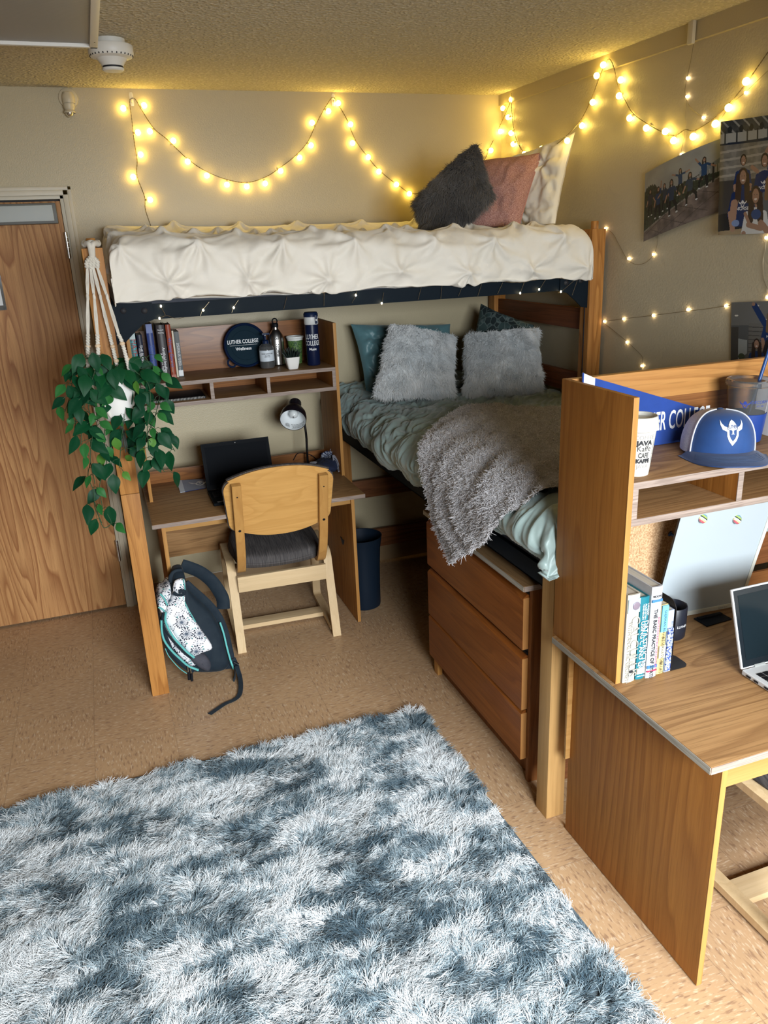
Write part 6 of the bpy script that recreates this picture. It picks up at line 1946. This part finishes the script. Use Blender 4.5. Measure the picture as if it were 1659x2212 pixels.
cpts = catmull([(.930, 3.815, .735), (.945, 3.765, .745), (.972, 3.715, .735), (1.000, 3.690, .728), (1.025, 3.715, .752), (1.036, 3.755, .772), (1.046, 3.715, .760), (1.047, 3.685, .738)], 10)
w = B()
for k, (dz0, dz1, off) in enumerate(((0, .007, 0), (.007, .011, 1), (.011, .025, 0), (.025, .029, 1), (.029, .036, 0))):
    w.mat(off)
    rows = []
    for i, p in enumerate(cpts):
        q = np.array(p)
        o = np.array((-.010, -.012, 0))
        rows.append([q + o * (1 - dz0 * 20) + (0, 0, dz0 - .016), q + o * (1 - dz1 * 20) + (0, 0, dz1 - .016), q + o * (.45 - dz1 * 12) + (.006, .008, dz1 - .016), q + o * (.45 - dz0 * 12) + (.006, .008, dz0 - .016)])
    w.grid(np.array(rows), cv=True)
w.build('cuff', [fabric('grey_knit', (.36, .37, .44), (.30, .31, .38), .9, 300, .5), KNIT.m], bn, smooth=60)
rng = np.random.default_rng(8)
d = rng.normal(0, 1, (1500, 3)); d /= np.linalg.norm(d, axis=1, keepdims=True)
pc = np.array((1.028, 3.815, .764))
pr = pc + d * .012
pp2 = make_fur(pr, d, .024, np.zeros_like(d), rng, 4, .25, jitter=.12, gravity=.1)
cc2 = np.where(rng.random((1500, 1)) < .42, np.array([[.45, .48, .58]]), np.array([[.015, .03, .10]]))
B().sphere(pc, .018, 8, 12).build('pompom_core', KNIT.m, bn, smooth=180)
o = strands('pompom', pp2, cc2, hair_mat('pompom_yarn', .8), bn, .0013, .8); o['kind'] = 'stuff'

fp = thing('felt_pennant', 'small flat navy pennant with a grey end band lying on the far desk', 'pennant', (.33, 3.85, DZ_))
FELT_N = fabric('navy_felt', (.010, .025, .11), (.008, .02, .09), .95, 700, .4, .3)
FELT_G = fabric('grey_felt', (.38, .42, .48), (.34, .37, .43), .95, 700, .4, .3)
B().prism([(.278, 3.735), (.44, 3.762), (.44, 3.90), (.284, 3.944)], 'z', DZ_ + .0003, DZ_ + .003).build('field', FELT_N, fp)
B().prism([(.256, 3.732), (.279, 3.735), (.285, 3.944), (.260, 3.944)], 'z', DZ_ + .0003, DZ_ + .0034).build('end_band', FELT_G, fp)
Mf = frame_M((.365, 3.845, DZ_ + .0034), (.995, -.05, 0), (.05, .995, 0))
B().tmesh((cv_ * .055, cf_), Mf).build('emblem', WHITEINK, fp, smooth=0)
B().tmesh(text('LUTHER', .022, 'CENTER', .0008, sx=.8), Mf @ Matrix.Translation((0, .012, .0005))).build('lettering', FELT_N, fp, smooth=0)

# ------------------------------------------------------------------ near hutch
pn = thing('pennant', 'long royal blue college pennant with a white end leaning inside the near hutch', 'pennant', (1.40, 1.745, SH))
ROYAL = fabric('royal_felt', (.010, .050, .27), (.008, .042, .23), .9, 700, .3, .2)
FELT_W = fabric('white_felt', (.72, .73, .76), (.66, .67, .70), .9, 700, .3, .2)
L_, R_, = (1.172, 1.476), (1.80, 1.262)
Mp = Matrix.Translation((0, 1.738, 0)) @ Matrix.Rotation(0, 4, 'X')
B().prism([(1.200, SH + .001), (1.78, SH + .001), (1.80, 1.262), (1.78, 1.268), (1.200, 1.464)], 'y', 1.737, 1.740).build('field', ROYAL, pn)
B().prism([(1.165, SH + .001), (1.200, SH + .001), (1.200, 1.464), (1.165, 1.480)], 'y', 1.7365, 1.7405).build('end_band', FELT_W, pn)
B().box(1.1615, 1.1655, 1.736, 1.741, SH + .001, 1.481, .0005).build('binding', ROYAL, pn)
B().tmesh(text('LUTHER COLLEGE', .074, 'LEFT', .0008, sx=.44), FACE_M((1.318, 1.7362, 1.322))).build('lettering', plain('white_print', (.82, .83, .85), .6), pn, smooth=0)

cc_ = thing('coffee_cup', 'white lidded coffee cup with black coffee lettering on the near hutch', 'cup', (1.204, 1.545, SH)); c = (1.198, 1.546, SH)
CUPM = plain('matt_white_cup', (.56, .55, .50), .5)
B().lathe([(.0001, .002), (.0295, .002), (.031, .0), (.0335, .02), (.0435, .118)], 48, c).build('cup_body', CUPM, cc_)
B().lathe([(.0445, .112), (.0478, .114), (.0485, .120), (.0475, .126), (.0465, .128), (.0455, .140), (.0445, .146), (.0425, .147), (.0405, .146), (.0385, .138), (.0001, .136)], 48, c).build('lid', CUPM, cc_)
def on_cup(vf, z, ang):
    v, f = vf; out = []
    for p in v:
        zz = z + p[1]; r = np.interp(zz, [0, .02, .118], [.031, .0335, .0435]) + .0004
        a = ang + p[0] / .040
        out.append((c[0] + r * math.cos(a), c[1] + r * math.sin(a), c[2] + zz))
    return np.array(out), f
A0 = math.radians(-101)
for body, s, z, b, m, sx in (('COFFEE', .0150, .099, .0, GREYI, .95), ('JAVA', .0155, .0855, .0009, INK, 1.15), ('Kaffe', .020, .071, .0, INK, .9), ('CAFE', .0175, .054, .0004, INK, .7), ('KAFFE', .0135, .0395, .0010, INK, 1.05), ('JAVA', .0145, .026, .0, GREYI, 1.1)):
    B().tmesh(on_cup(text(body, s, 'CENTER', b, sx=sx), z, A0)).build('lettering', m, cc_, smooth=0)
for body, s, a, m in (('coffee java kaffe', .0085, 42, GREYI), ('kaffe cafe java', .013, 58, INK), ('COFFEE', .014, -48, INK), ('java java', .010, -66, GREYI)):
    v, f = text(body, s, 'CENTER', 0); v = np.stack([v[:, 1], -v[:, 0], v[:, 2]], 1)
    B().tmesh(on_cup((v, f), .062, A0 + math.radians(a))).build('lettering', m, cc_, smooth=0)

cp = thing('trucker_cap', 'blue trucker cap with white mesh back and horned helmet crest on the near hutch', 'hat', (1.513, 1.622, SH), (0, 0, math.atan2(-.42, .907)))
cp.scale = (1.10, 1.06, 1.0)
# local frame: x = wearer's left seen from the front (viewer's right), -y = brim direction
CAPB = fabric('royal_twill', (.012, .062, .22), (.010, .052, .19), .7, 900, .3, .1)
CAPD = fabric('navy_brim', (.008, .040, .145), (.007, .034, .12), .7, 900, .3, .1)
MESHM = NT('white_cap_mesh')
def _ms(k):
    v = k.voronoi(k.mapping(k.tc(), (1, 1, 1)), 420, 'F1')
    k.base(k.mix(k.ramp(v, [(.25, 0.0), (.5, 1.0)]), (.82, .83, .85), (.62, .63, .67))); k.rough(.8); k.bump(v, .5, .002)
_ms(MESHM)
def crown_pt(a, e, grow=0.0):
    """a azimuth from front (-y) towards +x, e 0 base..1 top"""
    rx, ry, hz = .083 + grow, .098 + grow, .104 + grow
    t = e * PI / 2
    fr = max(0, math.cos(a))
    sq = math.cos(t) ** (.62 - .14 * fr ** .5)
    z = hz * math.sin(t) ** .92 * (1 + .05 * fr)
    x = rx * math.sin(a) * sq; y = -ry * math.cos(a) * sq * (1 - .06 * (1 - fr))
    y -= .012 * fr ** 2 * math.sin(2 * t)
    return (x, y, z + .006)
def crown_patch(a0, a1, na, e0=0, e1=1, ne=18, grow=0.0):
    return np.array([[crown_pt(a, e, grow) for e in np.linspace(e0, e1, ne)] for a in np.linspace(a0, a1, na)])
FA = math.radians(62)
B().grid(crown_patch(-FA, FA, 40)).build('crown_panel', CAPB, cp, world=False, smooth=180)
B().grid(crown_patch(FA, 2 * PI - FA, 64)).build('mesh_back', MESHM.m, cp, world=False, smooth=180)
for s in (-1, 1):
    B().tube(np.array([crown_pt(s * FA, e, .0012) for e in np.linspace(0.02, .98, 20)]), .0042, 8, flat=(1, .5)).build('white_seam', plain('white_cap_tape', (.70, .71, .74), .7), cp, world=False)
B().sphere((0, 0, .112), .0085, 8, 14, (1, 1, .6)).build('button', CAPD, cp, world=False, smooth=180)
nb_ = 44
top, bot = [], []
for i in range(nb_ + 1):
    s = -1 + 2 * i / nb_
    a = s * math.radians(66)
    bi = np.array(crown_pt(a, .02))
    reach = .082 * (1 - abs(s) ** 3.0) + .010
    r1, r2 = [], []
    for t in np.linspace(0, 1, 9):
        p = bi + np.array((s * .026 * t, -reach * t, 0))
        z = .016 + .013 * t * 0 - .018 * (abs(s) ** 1.8) * (.4 + .6 * t) + .004 * t - .010 * t * t
        r1.append((p[0], p[1], max(z + .003, .0018))); r2.append((p[0], p[1], max(z, .0004)))
    top.append(r1); bot.append(r2)
G = np.concatenate([np.array(top), np.array(bot)[:, ::-1]], 1)
B().grid(G, cv=True).build('brim', CAPD, cp, world=False, smooth=50)
STI = plain('pale_stitching', (.06, .11, .22), .7)
w = B()
for k in range(6):
    t = .32 + k * .085
    pts = []
    for i in range(5, nb_ - 4):
        q = np.array(top[i]); f_ = t * 8; j = int(f_); u = f_ - j
        pts.append(q[j] * (1 - u) + q[min(j + 1, 8)] * u + (0, 0, .0004))
    w.tube(pts, .00032, 4)
w.build('stitching', STI, cp, world=False)
def on_crown(v, a_c, e_c, sc):
    out = []
    for p in v:
        out.append(crown_pt(a_c + p[0] * sc / .098, e_c + p[1] * sc / .125, .0012))
    return np.array(out)
bmx = bmesh.new()
for P_ in CREST:
    bmx.faces.new([bmx.verts.new((p[0], p[1], 0)) for p in P_])
bmesh.ops.triangulate(bmx, faces=bmx.faces[:]); bmesh.ops.subdivide_edges(bmx, edges=bmx.edges[:], cuts=2)
bmx.verts.index_update()
vv = np.array([v.co[:] for v in bmx.verts]); ff = [[v.index for v in f.verts] for f in bmx.faces]; bmx.free()
B().add(on_crown(vv, .04, .44, .040), ff).build('emblem', WHITEINK, cp, world=False, smooth=0)
v, f = text('LUTHER', .30, 'CENTER', .004, sx=.62); v[:, 1] += .22
out = [crown_pt(.04 + p[0] * .040 / .098, .44 + p[1] * .040 / .125, .0018) for p in v]
B().add(out, f).build('lettering', CAPB, cp, world=False, smooth=0)

tm = thing('tumbler', 'clear straw tumbler with a blue sleeve on the near hutch, behind the cap', 'tumbler', (1.648, 1.668, SH)); c = (1.648, 1.668, SH)
TCL = plain('clear_tumbler', (.88, .90, .91), .06, trans=.93, ior=1.12)
B().lathe([(.0001, .002), (.041, .002), (.043, .006), (.0565, .160), (.0545, .160), (.0415, .008), (.0001, .006)], 48, c).build('cup_wall', TCL, tm, smooth=50)
B().lathe([(.0435, .004), (.0445, .006), (.0520, .082), (.0505, .083), (.0500, .082)], 48, c).build('sleeve', plain('blue_silicone', (.010, .045, .24), .5), tm, smooth=50)
B().lathe([(.0575, .156), (.061, .158), (.0615, .170), (.058, .174), (.050, .173), (.047, .166), (.0001, .166)], 48, c).build('lid', TCL, tm, smooth=50)
B().lathe([(.0001, .1675), (.040, .1675), (.041, .1665)], 40, c).build('lid_panel', plain('dark_lid_panel', (.04, .05, .09), .3), tm)
B().tube([(c[0] - .012, c[1] - .005, SH + .02), (c[0] + .060, c[1] - .005, SH + .285)], .0048, 12).build('straw', plain('blue_straw', (.012, .06, .22), .35), tm, smooth=70)
def on_tum(vf, z, ang):
    v, f = vf; out = []
    for p in v:
        zz = z + p[1]; r = np.interp(zz, [0, .16], [.043, .0565]) + .0006; a = ang + p[0] / .05
        out.append((c[0] + r * math.cos(a), c[1] + r * math.sin(a), c[2] + zz))
    return np.array(out), f
TI = plain('blue_print', (.02, .05, .30), .5)
B().tmesh(on_tum((cv_ * .0135, cf_), .112, math.radians(-140))).build('emblem', TI, tm, smooth=0)
for body, s, z in (('DECORAH', .012, .118), ('EST. 1861', .006, .107)):
    B().tmesh(on_tum(text(body, s, 'CENTER', 0, sx=.9), z, math.radians(-95))).build('lettering', TI, tm, smooth=0)
tag(B().box(1.742, 1.87, 1.650, 1.732, SH, SH + .155, .003).build('storage_box', plain('white_box_card', (.74, .74, .78), .5), loc=(1.80, 1.71, SH)), 'white box at the frame edge beside the tumbler', 'box')

# ------------------------------------------------------------------ near desk
g = 'books on the near desk'
CREAMB = (.50, .475, .39)
b1_ = book('cream calculus textbook against the hutch panel on the near desk', 1.1475, 1.184, 1.4755, .19, DZ_, .252, CREAMB,
     [('CALCULUS', .036, .060, .35, GREYI, 0), ('WITH ANALYTIC GEOMETRY', .0145, .075, -.45, GREYI, 0), ('|ALTERNATE', .005, .170, .1, GREYI, 0), ('|EDITION', .005, .177, .1, GREYI, 0), ('|Ellis', .0075, .192, .2, GREYI, 0), ('|Gulick', .0075, .201, .2, GREYI, 0)],
     [(.80, .95, (.45, .66, .78))], g)
B().sphere((.0055, -.0052, .252 * .875), .0115, 8, 14, (1, .15, 1)).build('globe_picture', plain('globe_picture', (.20, .16, .20), .4), b1_, world=False, smooth=180)
B().lathe([(.0062, 0), (.0062, .0006), (.0001, .0006)], 18, M=Matrix.Translation((.003, -.0048, .032)) @ Matrix.Rotation(PI / 2, 4, 'X') @ Matrix.Scale(.7, 4, (0, 1, 0))).build('spine_mark', INK, b1_, world=False)
TEALB = (.012, .165, .215)
book('teal data structures textbook between the cream and the white textbook', 1.1885, 1.2145, 1.477, .19, DZ_, .238, TEALB,
     [('DATA STRUCTURES', .0175, .066, .38, WHITEINK, .0002), ('USING C AND C++', .0175, .066, -.38, WHITEINK, .0002), ('LANGSAM', .0075, .018, .6, WHITEINK, 0), ('AUGENSTEIN', .0075, .018, .05, WHITEINK, 0), ('TENENBAUM', .0075, .018, -.5, WHITEINK, 0), ('|SECOND', .006, .188, 0, WHITEINK, 0), ('|EDITION', .006, .195, 0, WHITEINK, 0), ('|PRENTICE', .0055, .228, 0, WHITEINK, 0)],
     [(.07, .14, (.62, .55, .42))], g)
book('thick white statistics textbook on the near desk', 1.2165, 1.249, 1.472, .20, DZ_, .262, (.52, .53, .56),
     [('THE BASIC PRACTICE OF STATISTICS', .0142, .062, -.15, INK, .0003), ("ANNOTATED INSTRUCTOR'S EDITION", .0085, .085, .55, REDI, 0), ('|MOORE', .0075, .026, 0, INK, .0002), ('|FREEMAN', .005, .246, 0, GREYI, 0)],
     [(.84, .865, (.06, .20, .42)), (.11, .14, (.06, .20, .42)), (.072, .085, (.5, .04, .1))], g)
book('yellow and sky-blue paperback beside the white statistics textbook', 1.2535, 1.2745, 1.476, .135, DZ_, .203, (.66, .52, .22),
     [('SHERMAN ALEXIE', .0105, .014, .05, INK, 0), ('RESERVATION', .0125, .092, .0, INK, 0), ('BLUES', .0125, .165, .0, INK, 0)], [(.62, .995, (.16, .45, .66)), (.24, .42, (.72, .64, .42))], g, True)
FLOR = NT('blue_floral_cover')
def _fl(k):
    n = k.noise(k.tc(), 190, 2.0, .6)
    k.base(k.mix(k.ramp(n, [(.46, 0.0), (.52, 1.0)]), (.03, .07, .30), (.55, .62, .72))); k.rough(.5)
_fl(FLOR)
book('blue floral paperback next to the black bookend', 1.2785, 1.2965, 1.477, .13, DZ_, .182, (.42, .50, .68), [('MY FAVORITE POEMS', .0085, .03, .3, INK, 0)], [(.02, .72, FLOR.m)], g, True)
be = thing('bookend', 'black metal bookend holding the row of books on the near desk', 'bookend', (1.303, 1.55, DZ_))
def rrect(w_, h_, r, n=6):
    pts = []
    for cx_, cy_, a0 in ((w_ - r, h_ - r, 0), (r, h_ - r, 90)):
        for a in np.linspace(a0, a0 + 90, n): pts.append((cx_ + r * math.cos(math.radians(a)), cy_ + r * math.sin(math.radians(a))))
    return [(0, 0), (w_, 0)] + pts
BEM = plain('dark_bookend_steel', (.018, .015, .016), .38, .3)
B().prism([(1.475 + p[0], DZ_ + p[1]) for p in rrect(.135, .205, .03)], 'x', 1.3005, 1.3025).build('upright_plate', BEM, be)
B().prism([(1.3005 + p[1], 1.475 + p[0]) for p in rrect(.07, .062, .02)], 'z', DZ_, DZ_ + .0018).build('foot_plate', BEM, be)

mg = thing('mug', 'matt black mug behind the bookend on the near desk', 'mug', (1.428, 1.635, DZ_)); c = (1.428, 1.635, DZ_)
B().lathe([(.0001, .001), (.036, .001), (.0395, .006), (.0405, .03), (.0405, .097), (.039, .099), (.0375, .097), (.0375, .01), (.0001, .009)], 40, c).build('mug_body', plain('black_mug', (.010, .012, .020), .4), mg, smooth=50)
B().tube(catmull([(c[0] + .039, c[1] + .010, DZ_ + .080), (c[0] + .062, c[1] + .02, DZ_ + .078), (c[0] + .068, c[1] + .022, DZ_ + .05), (c[0] + .058, c[1] + .02, DZ_ + .026), (c[0] + .038, c[1] + .010, DZ_ + .024)], 8), .005, 10).build('handle', plain('black_mug_handle', (.010, .012, .020), .4), mg, smooth=70)
B().tmesh(wrap(text('LUTHER', .010, 'CENTER', 0), c, .0409, .045, math.radians(-82))).build('lettering', WHITEINK, mg, smooth=0)

CORK = NT('cork')
def _ck(k):
    n = k.noise(k.tc(), 230, 3.0, .7)
    c_ = k.mix(k.ramp(n, [(.36, 0.0), (.62, 1.0)]), (.34, .175, .075), (.66, .44, .25))
    k.base(c_); k.rough(.95); k.bump(n, .3, .002)
_ck(CORK)
cb_ = thing('cork_board', 'cork board along the back of the near desk hutch', 'cork board', (1.42, 1.762, .785))
B().box(1.146, 1.715, 1.7555, 1.7675, .7765, 1.1435, .001).build('cork_sheet', CORK.m, cb_)
pk = thing('push_pin', 'blue push pin in the cork board', 'push pin', (1.497, 1.755, .974))
Mk = Matrix.Translation((1.497, 1.7555, .974)) @ Matrix.Scale(1.35, 4) @ Matrix.Rotation(PI / 2 + .35, 4, 'X') @ Matrix.Rotation(.45, 4, 'Y')
B().lathe([(.0001, 0), (.0062, .0005), (.0062, .003), (.0034, .005), (.0030, .013), (.0052, .016), (.0054, .020), (.0001, .021)], 18, M=Mk).build('pin_head', plain('blue_pin', (.015, .08, .30), .25), pk, smooth=50)

wbd = thing('whiteboard', 'small frameless whiteboard wedged under the near hutch shelf', 'whiteboard', (1.58, 1.70, DZ_))
w0 = np.array([(1.432, 1.722, DZ_ + .001), (1.748, 1.704, DZ_ + .001), (1.748, 1.606, 1.143), (1.432, 1.624, 1.143)])
nn = np.cross(w0[1] - w0[0], w0[3] - w0[0]); nn /= np.linalg.norm(nn)
def wquad(u0, u1, v0, v1, d0, d1):
    P_ = lambda u, v, d: w0[0] + (w0[1] - w0[0]) * u + (w0[3] - w0[0]) * v + nn * d
    vs = [P_(u0, v0, d0), P_(u1, v0, d0), P_(u1, v1, d0), P_(u0, v1, d0), P_(u0, v0, d1), P_(u1, v0, d1), P_(u1, v1, d1), P_(u0, v1, d1)]
    return vs, [(3, 2, 1, 0), (4, 5, 6, 7), (0, 1, 5, 4), (1, 2, 6, 5), (2, 3, 7, 6), (3, 0, 4, 7)]
if nn[1] > 0: nn = -nn
B().add(*wquad(.0, 1, 0, 1, -.004, 0)).build('board_face', plain('white_gloss_board', (.42, .475, .51), .4), wbd, smooth=0)
B().add(*wquad(-.004, 0, 0, 1, -.006, .001)).build('edge_trim', MATTBLACK, wbd, smooth=0)
B().add(*wquad(0, 1, 0, .035, -.005, .0025)).build('edge_trim', plain('ivory_trim', (.68, .69, .62), .35), wbd, smooth=0)
B().add(*wquad(.965, 1, 0, 1, -.005, .0022)).build('edge_trim', plain('ivory_trim_side', (.68, .69, .62), .35), wbd, smooth=0)
pm = w0[0] + (w0[1] - w0[0]) * .78 + (w0[3] - w0[0]) * .017 + nn * .003
B().tmesh(text('Quartet', .010, 'CENTER', 0), Matrix(((1, 0, 0, pm[0]), (-.06, -.22, -1, pm[1]), (0, .97, 0, pm[2]), (0, 0, 0, 1)))).build('lettering', GREYI, wbd, smooth=0)
MAG = NT('striped_magnet')
def _mg(k):
    s_ = k.n('SeparateXYZ'); k.l(k.mapping(k.tc(), (1, 1, 1), rot=(0, 0, -.9)), s_.inputs[0])
    t_ = k.math('FRACT', k.math('MULTIPLY_ADD', s_.outputs[0], 38.0, .5))
    k.base(k.ramp(t_, [(0, (.55, .12, .15)), (.2, (.75, .62, .30)), (.38, (.70, .70, .62)), (.5, (.015, .04, .035)), (.62, (.35, .45, .12)), (.8, (.15, .30, .38))], 'CONSTANT')); k.rough(.2)
    k.b.inputs['Coat Weight'].default_value = .6
_mg(MAG)
for i, (px, pz, l) in enumerate(((1.507, 1.057, 'left round striped magnet near the top of the whiteboard'), (1.627, 1.036, 'right round striped magnet near the top of the whiteboard'))):
    v_ = (pz - DZ_) / (1.143 - DZ_)
    yy = 1.722 - .098 * v_ - .06 * (px - 1.432)
    t = thing('magnet', l, 'magnet', (px, yy, pz), (PI / 2 - .22, 0, 0), 'magnets on the whiteboard')
    B().lathe([(.0135, .0005), (.0142, .002), (.0125, .0055), (.006, .0078), (.0001, .0082)], 28).build('dome', MAG.m, t, world=False, smooth=180)
    B().lathe([(.0001, 0), (.0138, 0), (.0138, .0012)], 28).build('backing', CHROME, t, world=False)

tr = thing('phone_stand', 'small flat black plastic stand in front of the whiteboard', 'stand', (1.60, 1.66, DZ_))
B().prism([(1.556, 1.632), (1.655, 1.639), (1.652, 1.688), (1.556, 1.688)], 'z', DZ_, DZ_ + .004, .001).build('plate', BLACK, tr)
B().box(1.562, 1.648, 1.670, 1.682, DZ_ + .004, DZ_ + .009, .0015).build('ridge', BLACK, tr)
WH = plain('white_laptop_shell', (.62, .63, .64), .4)
lp2 = laptop('white laptop with a dark screen open on the near desk', 1.452, 1.762, 1.385, 1.172, .066, .212, WH, plain('dark_bezel', (.010, .014, .018), .2), plain('slate_screen', (.008, .014, .018), .12, spec=.3), white=True, cam=False)
for y in (1.36, 1.335, 1.30):
    B().box(1.4505, 1.4525, y - .007, y + .007, DZ_ + .006, DZ_ + .011, 0).build('port', MATTBLACK, lp2)
